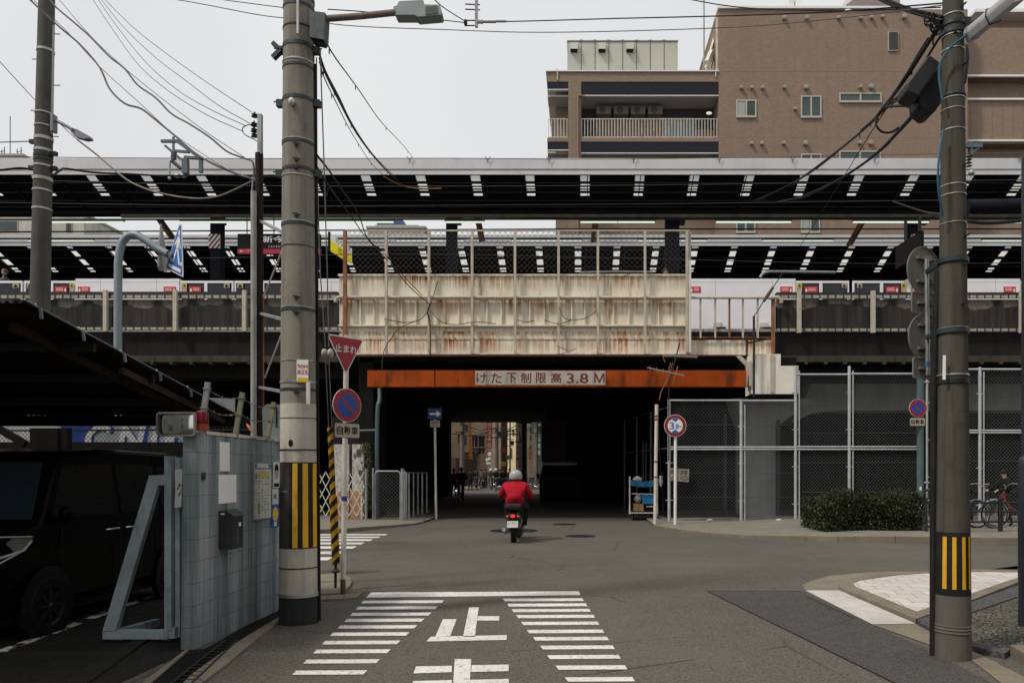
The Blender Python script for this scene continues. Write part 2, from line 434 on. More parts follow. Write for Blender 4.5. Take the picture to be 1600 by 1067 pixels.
# car park floor, oil stained, its colour darkened for the carport's shade, with its worn white line
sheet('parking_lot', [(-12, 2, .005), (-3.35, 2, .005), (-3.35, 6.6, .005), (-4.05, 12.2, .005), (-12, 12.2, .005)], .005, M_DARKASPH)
def m_worn():
    n = N('worn_line_paint'); c = n.mix(n.rng(n.noise(4, 5, .7), .46, .52), (.62, .6, .56), (.03, .028, .026))
    return n.set(c, .85)
wl = MB().m(m_worn()); p, q = G(-60, 1042), G(262, 922); d = (q - p).normalized(); s_ = Vector((-d.y, d.x, 0)) * .055
wl.poly([(v.x, v.y, .01) for v in (p - s_, q - s_, q + s_, p + s_)]); structure('parking_line', wl)
# near right corner: gutter ring, kerb, pale interlocking paving, gravel bed
out_ = [(2050, 884), (1590, 890.7), (1515, 890), (1460, 893), (1408, 893), (1356, 894.5), (1297, 899.5), (1265, 908.6), (1253.7, 915), (1258.5, 923)]
ki = [(2050, 888), (1590, 894.5), (1515, 894), (1460, 896), (1395, 900), (1330, 909), (1310.6, 915.5), (1312, 923)]
b = MB().m(M_GUTT); b.poly([(p.x, p.y, .008) for p in gp(out_[::-1] + ki)][::-1]); structure('gutter', b)
b = MB().m(M_WHITEC); b.poly([(p.x, p.y, .009) for p in gp([(1258.5, 923), (1312, 923), (1431, 975), (1362.6, 976)])][::-1]); structure('gutter', b)
b = MB().m(M_KERB); b.poly([(p.x, p.y, .008) for p in gp([(1363, 976.5), (1431, 975.5), (1462, 989), (1600, 1058), (1800, 1165), (1690, 1165), (1515, 1030)])][::-1]); structure('gutter', b)
kin = [(2050, 893), (1590, 898), (1515, 897.5), (1460, 899), (1401, 903), (1346, 911), (1332, 916), (1337, 922)]
b = MB().m(M_KERB); k1, k2 = gp(ki), gp(kin)
def kseg(a, c, d, e, z=.05):
    t = .008; b.prism([(p.x, p.y, -.03) for p in (a, c.lerp(a, t), e.lerp(d, t), d)][::-1], (0, 0, z + .03))
for i in range(len(k1) - 1): kseg(k1[i], k1[i + 1], k2[i], k2[i + 1])
lo_o = gp([(1312, 923), (1352, 940), (1392, 957), (1431, 974)]); lo_i = gp([(1337, 922), (1368, 935), (1400, 948.5), (1432.5, 962)])
for i in range(3): kseg(lo_o[i], lo_o[i + 1], lo_i[i], lo_i[i + 1])
up_o = gp([(1431, 974), (1478, 957.5), (1525, 941), (1590, 915), (1760, 870)]); up_i = gp([(1432.5, 962), (1475, 947), (1520, 932), (1580, 910.5), (1740, 868)])
for i in range(4): kseg(up_o[i], up_o[i + 1], up_i[i], up_i[i + 1])
structure('kerb', b)
b = MB().m(M_HEX); b.poly([(p.x, p.y, .042) for p in k2 + lo_i[1:] + up_i[1:]]); structure('pavement', b)
M_GRAV = None
n_ = N('pea_gravel'); vc = n_.voro(38., out='Color'); vd = n_.voro(38.)
cc = n_.mix(n_.rng(n_.xyz(vc)[0], 0, 1), (.05, .05, .04), (.2, .19, .15)); cc = n_.mix(n_.rng(vd, .35, .7), cc, (.02, .02, .016))
M_GRAV = n_.set(cc, .9, 0, vd, -1., .03)
n_ = N('dark_granite_kerb'); cc = n_.mix(n_.rng(n_.noise(30, 3), .35, .65), (.045, .045, .047), (.1, .1, .1)); M_GRAN = n_.set(cc, .7)
gb = gp([(1433, 976), (1480, 960), (1528, 943.5), (1600, 917), (1800, 868)]); gb2 = gp([(1460, 985), (1490, 975), (1518, 964), (1592, 938), (1850, 880)])
b = MB().m(M_GRAN)
for i in range(4): kseg(gb[i], gb[i + 1], gb2[i], gb2[i + 1], .055)
l1 = gp([(1433, 977), (1470, 996), (1520, 1018), (1570, 1030), (1750, 1120)]); l2 = gp([(1462, 986), (1500, 1001), (1530, 1012), (1580, 1022), (1800, 1098)])
for i in range(3): kseg(l1[i], l1[i + 1], l2[i], l2[i + 1], .05)
structure('kerb', b)
b = MB().m(M_GRAV); b.poly([(p.x, p.y, .04) for p in gb2 + l2[::-1]][::-1]); structure('gravel_bed', b)
b = MB().m(M_KERB); b.prism([(p.x, p.y, -.03) for p in gp([(1578, 1024), (1640, 1023), (1900, 1100), (1700, 1100)])][::-1], (0, 0, .12)); structure('kerb', b)

# ------------------------------------------------------------ painted markings
Zm = .0055
def mk(b, l): b.poly([(p.x, p.y, Zm) for p in gp(l)][::-1])
def marking(name, polys):
    b = MB().m(M_MARK)
    for l in polys: mk(b, l)
    return structure(name, b)
marking('stop_line', [[(580, 925.8), (904, 923.8), (907, 929.8), (572, 933.8)]])
LL = [(566, 692), (558, 682), (549, 672), (540, 661), (529.5, 649.5), (518, 637), (505.5, 623), (492, 607.5), (476.5, 590.5), (459.5, 571)]
LY = [940.7, 950.3, 960, 969.6, 980, 991.3, 1004.4, 1018.2, 1034, 1051.4]
bars = []
for (a, c), y in zip(LL, LY):
    h = (y - 735) * .0105; bars.append([(a + h * .9, y - h), (c + h, y - h - .6), (c - h, y + h - .6), (a - h * .9, y + h)])
bars.append([(440, 1070), (552, 1069), (546, 1076), (433, 1077)])
RL = [(787, 911), (794, 916.5), (801, 922), (808, 928.5), (816, 935), (825, 943), (835, 950), (846, 959), (857, 968), (870.5, 978.5), (885, 990)]
RY = [937.5, 945.6, 954.3, 963.6, 974.4, 987, 998.4, 1012, 1027, 1043.5, 1062]
for (a, c), y in zip(RL, RY):
    h = (y - 735) * .0105; bars.append([(a - h * .75, y - h), (c - h * .6, y - h - .6), (c + h * .6, y + h - .6), (a + h * .75, y + h)])
marking('zigzag_marking', bars)
# the letters 止 and ま (first half in view)
marking('stop_lettering', [
    [(680, 995), (692, 967.5), (713.5, 967.5), (703, 995)], [(723.5, 995), (733, 949), (748, 949), (742, 995)], [(747, 962.8), (780, 962.8), (780, 969.8), (745.5, 969.8)],
    [(673, 995), (792, 992.5), (791.5, 1000), (666, 1002.5)],
    [(650, 1041.5), (706, 1040.5), (706, 1050.5), (646, 1052.5)], [(707, 1085), (710.5, 1030), (736.5, 1030), (733, 1085)], [(737, 1039.6), (795, 1038.6), (794.5, 1049), (736, 1050.3)], [(646, 1064.5), (706, 1062.8), (706, 1072), (640, 1074)], [(735, 1062.5), (795, 1061), (795, 1070.5), (734, 1072)]])
cz = []
for y, x, h in ((835.3, 604, .9), (839.3, 592.5, 1.0), (843.7, 580.5, 1.3), (849, 567.5, 1.5), (855.3, 554.5, 1.8), (863.5, 534, 2.1), (873, 516.5, 2.4)):
    cz.append([(330, y - h), (x + h * 2, y - h), (x - h * 2, y + h), (330, y + h)])
marking('crosswalk', cz)
far = [[(838, 751), (846, 750), (860, 753), (850, 754)], [(842, 757), (862, 758), (862, 760), (842, 759)], [(826, 747), (834, 746.4), (834, 747.6), (826, 748.6)], [(852, 747), (860, 747), (862, 749), (853, 749)]]
marking('far_crosswalk', far)
# manhole covers
def cover(px, py, r, label):
    p = G(px, py); b = MB().m(M_DKSTEEL); b.lathe((p.x, p.y, 0), [(0, .008), (r * .86, .008), (r * .88, .004), (r * .9, .008), (r, .008), (r, 0)], 28)
    tag(b.obj('manhole_cover'), label, 'manhole cover', 'manhole covers in the road')
cover(907, 837.5, .36, 'dark round manhole cover in the road right of the scooter')
cover(803, 829, .62, 'wide dark manhole cover under the scooter rider')
cover(882, 819, .34, 'dark manhole cover in the shade at the mouth of the underpass')
# ------------------------------------------------------------ railway viaduct
YF = 23.0
def zf(py): return Z_(py, YF)
def xf(px): return X_(px, YF)
via = thing('railway_viaduct', 'soot stained concrete railway viaduct carrying the station across the street', 'viaduct', (0, 40, 0))
b = MB().m(M_SOOT); b.box(-70, 70, YF + 1.2, 50, 4.68, zf(520) + .25); b.obj('deck', via)
# concrete edge beams left and right of the steel span, with the ledge and its drain spouts
def m_soft_conc():
    n = N('streaked_parapet'); x, y, z = n.xyz()
    s1 = n.rng(n.noise(1., 5, .65, vec=n.map((7, 7, .5))), .38, .68)
    c = n.mix(s1, (.024, .022, .02), (.05, .046, .04))
    w = n.math('SUBTRACT', n.math('MULTIPLY', n.math('FRACT', n.math('DIVIDE', n.math('ADD', x, 200 - xf(168) + .12), 1.05)), 2.), 1.)
    h = n.math('MULTIPLY', n.math('SUBTRACT', 1., n.math('POWER', n.math('ABSOLUTE', w), 4.)), n.rng(n.noise(.8, 2), .3, .7, .16, .34))
    top = n.math('SUBTRACT', zf(467), z)
    edge = n.math('SUBTRACT', n.math('ADD', h, n.math('MULTIPLY', n.noise(5, 3), .12)), top)
    pale = n.math('MULTIPLY', n.rng(edge, .05, .1), n.rng(n.math('ABSOLUTE', w), .6, .8, 1., 0.))
    c = n.mix(n.math('MULTIPLY', pale, .8), c, n.mix(n.rng(n.noise(12, 4), .35, .7), (.2, .18, .145), (.1, .09, .075)))
    return n.set(c, .9, 0, n.noise(40, 3), .3, .01)
M_PARA = m_soft_conc()
for s, (xa, xb) in (('l', (-60, xf(529))), ('r', (xf(1212), 60))):
    b = MB().m(M_CONCD)
    b.box(xa, xb, YF + .12, YF + 1.2, zf(556), zf(519.5)); b.obj('edge_beam', via)
    b = MB().m(m_conc('ledge_concrete', (.06, .053, .042), (.015, .013, .011), .7) if s == 'l' else bpy.data.materials['ledge_concrete'])
    b.box(xa, xb, YF - .1, YF + 1.2, zf(566), zf(556) - .003)
    for k in range(int((xb - xa) / .58)):
        x = xa + .3 + k * .58
        if -14 < x < 16: b.cyl((x, YF - .16, zf(568)), (x, YF + .1, zf(568)), .05, 10)
    b.obj('ledge', via)
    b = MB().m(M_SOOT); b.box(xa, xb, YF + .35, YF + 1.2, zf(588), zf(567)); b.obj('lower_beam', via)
b = MB().m(M_SOOT)
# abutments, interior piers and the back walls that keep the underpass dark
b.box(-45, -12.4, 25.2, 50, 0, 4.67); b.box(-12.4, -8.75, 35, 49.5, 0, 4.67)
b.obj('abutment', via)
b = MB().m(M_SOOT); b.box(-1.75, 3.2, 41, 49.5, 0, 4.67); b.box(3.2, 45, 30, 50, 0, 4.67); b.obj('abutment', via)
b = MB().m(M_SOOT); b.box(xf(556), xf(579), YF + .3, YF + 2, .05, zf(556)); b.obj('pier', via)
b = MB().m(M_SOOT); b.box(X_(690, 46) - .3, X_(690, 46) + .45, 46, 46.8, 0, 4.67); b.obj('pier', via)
# rigid frame piers behind the mesh fence on the right
b = MB().m(M_PIER)
x0, x1, y0, y1 = X_(1163, 25.2), X_(1212, 25.2), 25.2, 26.6
b.box(x0, x1, y0, y1, .05, Z_(668, 25.2)); zt, zb = Z_(622, 25.2), Z_(668, 25.2) + .003
b.hexa([(x0, y0, zb), (x1, y0, zb), (x1, y1, zb), (x0, y1, zb), (x0 - .35, y0, zt), (x1 + 1.3, y0, zt), (x1 + 1.3, y1, zt), (x0 - .35, y1, zt)])
b.obj('pier', via)
b = MB().m(M_PIER)
zt, zb = Z_(600, 25.6), Z_(641, 25.6)
pts = [(x1 + .62, 25.6, zb - .42), (x1 + 1.35, 25.6, zb - .08), (x1 + 2.1, 25.6, zb), (17, 25.6, zb), (17, 25.6, zt), (x1 + 1.3, 25.6, zt)]
b.prism(pts, (0, 1.2, 0)); b.obj('haunched_beam', via)
b = MB().m(M_TEAL); b.cyl((X_(1216, 25), 25, 0), (X_(1216, 25), 25, 3.2), .06, 10); b.cyl((X_(1133, 25.4), 25.4, 0), (X_(1133, 25.4), 25.4, 3.4), .05, 10); b.obj('drain_pipe', via)
# parapets
def parapet(name, label, xa, xb, posts, ys):
    t = thing(name, label, 'parapet', ((xa + xb) / 2, YF, zf(518)), 'parapets along the viaduct edge')
    b = MB().m(M_PARA); b.box(xa, xb, YF + .05, YF + .13, zf(ys[2]), zf(ys[1])); b.obj('panel', t)
    b = MB().m(M_DKSTEEL); b.box(xa, xb, YF - .02, YF + .2, zf(ys[1]) + .10, zf(ys[0])); b.obj('top_rail', t)
    for za, zb_ in ((ys[1] - 6, ys[1] - 1.2), (ys[2] + .6, ys[2] + 4.6)):
        b = MB().m(mat('dull_rail_paint', (.34, .32, .28), .7, 0, .2, 3, 30, (.1, .07, .045), .6) if 'dull_rail_paint' not in bpy.data.materials else bpy.data.materials['dull_rail_paint']); b.box(xa, xb, YF - .035, YF + .045, zf(zb_), zf(za)); b.m(M_DKSTEEL)
        x = xa + .1
        while x < xb:
            if -19 < x < 16: b.box(x, x + .035, YF - .045, YF - .03, zf(zb_) - .01, zf(za) + .004)
            x += .235
        b.obj('rail', t)
    for px in posts:
        b = MB().m(M_RUSTP); x = xf(px); b.box(x - .055, x + .055, YF - .16, YF - .05, zf(ys[2] + 8), zf(ys[0] - 1)); b.obj('post', t)
parapet('parapet', 'dark streaked parapet panels with rusty posts left of the cream girder', -40, xf(528), [-156, -48, 60, 168.5, 277, 384.5, 492], (456, 467.5, 511))
parapet('parapet', 'dark streaked parapet panels with rusty posts right of the cream girder', xf(1213), 40, [1247, 1362, 1478, 1593, 1708, 1823], (457, 467.5, 513))
# ------------------------------------------------------------ steel span
br = thing('girder_bridge', 'cream painted steel girder span with rust streaks over the street', 'bridge', (xf(800), YF, zf(553)))
xa, xb = xf(530), xf(1078)
b = MB().m(M_GIRD); b.box(xa, xb, YF, YF + .2, zf(465), zf(429)); b.box(xa - .02, xb, YF - .05, YF + .22, zf(432), zf(429) + .006); b.obj('upper_plate', br)
b = MB().m(M_GIRD); b.box(xa, xb, YF + .03, YF + .2, zf(509), zf(466))
b.box(xa, xb, YF - .08, YF - .03, zf(468), zf(465))
bay = [542, 606, 672, 739, 805.5, 873, 934, 1007, 1072]
for i, p in enumerate(bay[:-1]):
    for k in (1, 2):
        x = xf(p + (bay[i + 1] - p) * k / 3); b.box(x - .02, x + .02, YF - .05, YF + .03, zf(508.5), zf(469))
    x = xf(p); b.box(x - .03, x - .005, YF - .04, YF + .03, zf(508), zf(469))
b.obj('web_plate', br)
b = MB().m(M_GIRD); b.box(xa, xb, YF + .02, YF + .2, zf(553), zf(510)); b.box(xa, xb, YF - .12, YF + .02, zf(510.5), zf(508.5))
b.box(xa, xb, YF - .005, YF + .02, zf(530), zf(522)); b.box(xa, xb, YF - .12, YF + .3, zf(554.5), zf(552.5))
b.obj('lower_plate', br)
b = MB().m(M_RUSTP); pts = [(xf(545), YF - .14, zf(466)), (xf(533), YF - .14, zf(466)), (xf(528), YF - .14, zf(468.5)), (xf(526.5), YF - .14, zf(474))]
b.tube(spline(pts, 4), .055, 8); b.tube([(xf(545), YF - .14, zf(466)), (xf(1198), YF - .14, zf(467))], .04, 8)
b.tube(spline([(xf(1198), YF - .14, zf(467)), (xf(1212), YF - .14, zf(466.5)), (xf(1218), YF - .14, zf(470)), (xf(1219), YF - .14, zf(475))], 4), .055, 8); b.obj('pipe', br)
for i, p in enumerate(bay):
    b = MB().m(M_RUSTO if i == 0 else M_RUSTP); w = .05 if i == 0 else .035
    b.box(xf(p) - w, xf(p) + w, YF - .22, YF - .13, zf(552), zf(363.5)); b.obj('post', br)
b = MB().m(M_RUSTP); b.box(xf(1072), xf(1079), YF - .12, YF - .02, zf(553), zf(365)); b.m(M_OFFW).box(xf(1074.5), xf(1078), YF - .26, YF - .2, zf(553), zf(410)); b.obj('end_post', br)
b = MB().m(M_RUSTP); b.box(xf(542), xf(1076), YF - .2, YF - .15, zf(364.5), zf(362.5)); b.obj('top_rail', br)
def link_mesh(b, x0, x1, z0, z1, y, pitch, w, fy=None):
    """chain-link wires: two crossing families of thin square wires clipped to the rectangle"""
    fy = fy or (lambda x: y); Wd, Ht = x1 - x0, z1 - z0
    for s in (1, -1):
        k = -Ht
        while k < Wd:
            a0, a1 = max(k, 0), min(k + Ht, Wd)
            if a1 - a0 > .02:
                za, zb = (a0 - k, a1 - k) if s > 0 else (Ht - (a0 - k), Ht - (a1 - k))
                p, q = Vector((x0 + a0, fy(x0 + a0) + .004 * s, z0 + za)), Vector((x0 + a1, fy(x0 + a1) + .004 * s, z0 + zb))
                d = (q - p).normalized(); u = Vector((0, 1, 0)); e = d.cross(u) * w / 2; f_ = u * w / 2
                b.add([p - e - f_, p + e - f_, p + e + f_, p - e + f_, q - e - f_, q + e - f_, q + e + f_, q - e + f_], [(0, 1, 5, 4), (1, 2, 6, 5), (2, 3, 7, 6), (3, 0, 4, 7)])
            k += pitch
b = MB().m(mat('dark_chain_link', (.09, .085, .08), .6, .2, .1, 5, 0)); link_mesh(b, xf(543), xf(1073), zf(428), zf(364), YF - .17, .16, .007); b.obj('mesh', br, smooth=0)
# open railing and beam right of the plates
b = MB().m(M_GIRD); b.box(xb + .004, xf(1207), YF + .02, YF + .3, zf(554), zf(531)); b.obj('end_beam', br)
for px in (1094, 1117, 1139, 1160, 1183, 1207):
    b = MB().m(M_RUSTO if px in (1139, 1207) else M_RUSTP); w = .05 if px == 1207 else .025
    b.box(xf(px) - w, xf(px) + w, YF - .1, YF - .03, zf(529 if px < 1200 else 552), zf(468)); b.obj('railing_post', br)
b = MB().m(M_RUST); b.box(xf(1080), xf(1211), YF - .08, YF - .05, zf(529), zf(526.5)); b.obj('railing', br)
# bottom flange, brackets and recessed underside
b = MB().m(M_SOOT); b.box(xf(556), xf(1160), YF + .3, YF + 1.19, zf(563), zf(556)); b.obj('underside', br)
b = MB().m(M_RUSTP); b.prism([(xf(1150), YF - .02, zf(556)), (xf(1158), YF - .02, zf(556)), (xf(1170), YF - .02, zf(568)), (xf(1166), YF - .02, zf(573))], (0, .12, 0)); b.obj('bracket', br)
# white bearing housing with rust runs, right end
t = thing('bearing_housing', 'white rust stained steel housing at the right end of the girder', 'housing', (xf(1203), YF, zf(620)))
b = MB().m(M_WHITERUST); b.box(xf(1168), xf(1240), YF - .5, YF + .3, zf(618), zf(575)); b.box(xf(1168), xf(1213), YF - .5, YF + .3, zf(575) + .002, zf(557)); b.obj('casing', t)
b = MB().m(M_RUSTP); b.box(xf(1164), xf(1168) - .005, YF - .55, YF - .1, zf(606), zf(568)); b.box(xf(1197), xf(1203), YF - .53, YF - .503, zf(616), zf(558)); b.obj('flange', t)
b = MB().m(M_SOOT); b.box(xf(1170), xf(1238), YF - .46, YF + .2, zf(622), zf(618) - .004); b.obj('bearing_pad', t); b = MB().m(M_SOOT); b.box(xf(1214), xf(1238), YF - .45, YF + .2, zf(574.5), zf(562)); b.obj('stained_block', t)
# height limit beam with its sign
YB = 22.4
t = thing('height_limit_beam', 'orange height limit beam with a white lettered board under the girder', 'height limit beam', (X_(870, YB), YB, Z_(602, YB)))
b = MB().m(M_ORANGE); za, zb = Z_(602.5, YB), Z_(578.5, YB)
b.box(X_(574, YB), X_(1166, YB), YB, YB + .12, za, zb); b.box(X_(574, YB), X_(1166, YB), YB - .02, YB + .3, za - .03, za - .002); b.m(M_BLACK).box(X_(678.5, YB), X_(680, YB), YB - .006, YB, za, zb); b.obj('beam', t)
b = MB().m(mat('grimy_white_board', (.42, .38, .33), .6, 0, .2, 3, 30, (.12, .09, .06), .7)); b.box(X_(743, YB), X_(946, YB), YB - .025, YB - .003, Z_(601.5, YB), Z_(579.5, YB))
red = flat('dark_red_lettering', (.14, .012, .018))
for ch, px in zip('けた下制限高', (752.5, 775.5, 799, 822, 845.5, 869)):
    b.text(ch, (X_(px, YB), YB - .03, Z_(590.5, YB)), UX, UZ, h=.3, w=.3, mt=red, bold=.008)
b.text('3.8', (X_(902.5, YB), YB - .03, Z_(591, YB)), UX, UZ, h=.29, w=.63, mt=red, bold=.008)
b.m(red).poly([(X_(936.5, YB) + x * .15, YB - .03, Z_(590.5, YB) + z * .14) for x, z in ((-1, -1), (-.72, -1), (-.72, .35), (-.12, -1), (.12, -1), (.72, .35), (.72, -1), (1, -1), (1, 1), (.66, 1), (0, -.5), (-.66, 1), (-1, 1))])
b.obj('sign_board', t)
# dead creeper stems on the girder
M_STEM = mat('dry_creeper_stem', (.075, .055, .038), .9, 0, .3, 10, 0)
b = MB().m(M_STEM); rnd = random.Random(3)
def stem(l, r=.012): b.tube(spline([P(x, y, YF - .26) for x, y in l], 4), r, 5)
stem([(672, 555), (672.5, 525), (671, 500), (668, 488), (672, 474)], .022); stem([(668, 488), (655, 500), (632, 504), (610, 500)]); stem([(671, 484), (690, 503), (715, 507), (745, 503), (775, 506)])
stem([(672, 474), (680, 474), (690, 471)]); stem([(655, 500), (625, 512), (612, 528), (600, 548), (596, 580)], .012); stem([(632, 504), (600, 499)], .012)
stem([(874, 480), (880, 495), (893, 500), (915, 497), (932, 486)]); stem([(893, 500), (872, 506), (850, 500)], .012); stem([(900, 545), (888, 548), (870, 540)], .01); stem([(668, 488), (676, 466), (684, 440)], .012)
stem([(808, 500), (822, 503), (835, 501)], .012)
tag(b.obj('creeper'), 'bare dead creeper stems clinging to the cream girder', 'plant')
# ------------------------------------------------------------ platform, doors
YP = 27.0
zp = lambda py: Z_(py, YP)
xp = lambda px: X_(px, YP)
pl = thing('station_platform', 'station platform slab behind the parapets and girder', 'platform', (0, 31, zp(524)))
b = MB().m(M_CONCD); b.box(-60, 60, YP - .1, 32, zp(560), zp(515)); b.obj('slab', pl)
b = MB().m(M_CONC); b.box(-60, 60, YP - .28, YP - .1, zp(528), zp(516)); b.obj('edge', pl)
b = MB().m(m_conc('pale_track_slab', (.3, .32, .33), (.15, .15, .15), .3)); b.box(-60, 60, YP - .5, YP - .35, zp(556), zp(531)); b.obj('track_slab', pl)
M_DOORW = mat('platform_door_white', (.74, .72, .74), .35, 0, .04, 2, 0)
M_DOORG = mat('platform_door_dark_glass', (.02, .02, .028), .15, 0, .2, 2, 0)
M_NRED = flat('notice_red', (.55, .025, .03)); M_NYEL = flat('notice_yellow', (.5, .4, .06)); M_BEIGE = flat('notice_beige', (.4, .33, .2))
def notice_red(b, x0, x1, arrow):
    b.m(M_NRED).box(xp(x0), xp(x1), YP - .012, YP - .001, zp(457.5), zp(448)); s_ = 1 if arrow > 0 else -1
    w = xp(x1) - xp(x0); cx = xp(x1) - .06 if s_ > 0 else xp(x0) + .06
    b.m(M_SIGNW); y = YP - .016
    b.poly([(cx - .022, y, zp(451)), (cx + .022, y, zp(451)), (cx + .022, y, zp(453.5)), (cx + .045, y, zp(453.5)), (cx, y, zp(457)), (cx - .045, y, zp(453.5)), (cx - .022, y, zp(453.5))])
    for k, zz in enumerate((450.5, 453.2)): b.box(xp(x0) + .05 + (.08 if s_ < 0 else 0), xp(x1) - .14 + (.08 if s_ < 0 else 0), y, y + .003, zp(zz + .9), zp(zz))
def door_box(x0, x1, label, notices):
    t = thing('platform_door', label, 'platform door', (xp((x0 + x1) / 2), YP, zp(515)), 'white platform door casings')
    b = MB().m(M_DOORW); b.box(xp(x0), xp(x1), YP, YP + .28, zp(515), zp(435.5)); b.m(flat('door_seam_grey', (.35, .35, .36)))
    for f in (.24, .78): b.box(xp(x0 + (x1 - x0) * f), xp(x0 + (x1 - x0) * f) + .012, YP - .002, YP + .1, zp(512), zp(437))
    b.box(xp(x0), xp(x1), YP - .002, YP + .1, zp(441.4), zp(440.8)); b.obj('casing', t)
    b = MB()
    for a, c, d in notices: notice_red(b, a, c, d)
    b.obj('notice', t)
door_box(118, 280, 'white platform door casing left of the blue crossing sign', [(122, 140.5, -1), (256, 275, 1)])
door_box(465, 532, 'white platform door casing between concrete pole and cream girder', [(468, 486, -1)])
door_box(1078, 1243, 'white platform door casing right of the cream girder', [(1078, 1095, -1), (1219, 1238, 1)])
door_box(1418, 1594, 'white platform door casing behind the right concrete pole', [(1424, 1442, -1), (1568, 1587, 1)])
def door_win(segs, label, red, yel, tri):
    x0, x1 = segs[0][0], segs[-1][1]
    t = thing('platform_door', label, 'platform door', (xp((x0 + x1) / 2), YP, zp(515)), 'glazed platform doors')
    for a, c in segs:
        b = MB().m(M_DOORW); w = .035
        X0, X1, Z0, Z1 = xp(a), xp(c), zp(515), zp(438.5)
        b.box(X0, X1, YP + .02, YP + .1, Z1 - .08, Z1); b.box(X0, X0 + w * 1.5, YP + .02, YP + .1, Z0, Z1 - .081); b.box(X1 - w * 1.5, X1, YP + .02, YP + .1, Z0, Z1 - .081); b.box(X0 + w * 1.5 + .001, X1 - w * 1.5 - .001, YP + .02, YP + .1, zp(459), zp(457)); b.obj('frame', t)
        b = MB().m(M_DOORG); b.box(X0 + .05, X1 - .05, YP + .05, YP + .07, Z0, Z1 - .07); b.obj('pane', t)
    b = MB()
    for a, c, d in red: notice_red(b, a, c, d)
    for a, c in yel:
        b.m(M_NYEL).box(xp(a), xp(c), YP - .012, YP - .001, zp(449.5), zp(443)); b.m(M_INK).poly([(xp(a + 1.5), YP - .015, zp(448)), (xp(c - 1.5), YP - .015, zp(448)), (xp((a + c) / 2), YP - .015, zp(444))]); b.m(M_BEIGE).box(xp(a), xp(c), YP - .012, YP - .001, zp(456.5), zp(450))
    for a, c in tri:
        b.m(M_BEIGE).box(xp(a), xp(c), YP - .012, YP - .001, zp(450), zp(443)); b.m(M_INK).poly([(xp(a + 1), YP - .015, zp(449)), (xp(c - 1), YP - .015, zp(449)), (xp((a + c) / 2), YP - .015, zp(444))])
    b.obj('notice', t)
door_win([(-30, 34), (37, 80), (80, 118)], 'glazed platform doors at the far left beside the concrete pole', [(86, 105, 1)], [(109, 116)], [(20, 30), (42, 51)])
door_win([(281, 321), (321, 364), (366, 410), (410, 465)], 'glazed platform doors between blue crossing sign and big concrete pole', [(296, 314, -1), (438, 456, 1)], [(285, 292), (458, 464)], [(350, 359), (371, 380)])
door_win([(1244, 1283), (1283, 1327), (1333, 1378), (1378, 1418)], 'glazed platform doors right of the white casing beside the girder', [(1257, 1277, -1), (1384, 1404, 1)], [(1245, 1253), (1408, 1416)], [(1315, 1323), (1339, 1347)])
door_win([(1594, 1640), (1640, 1690)], 'glazed platform doors cut by the right edge of the view', [(1606, 1624, -1)], [(1595, 1603)], [])
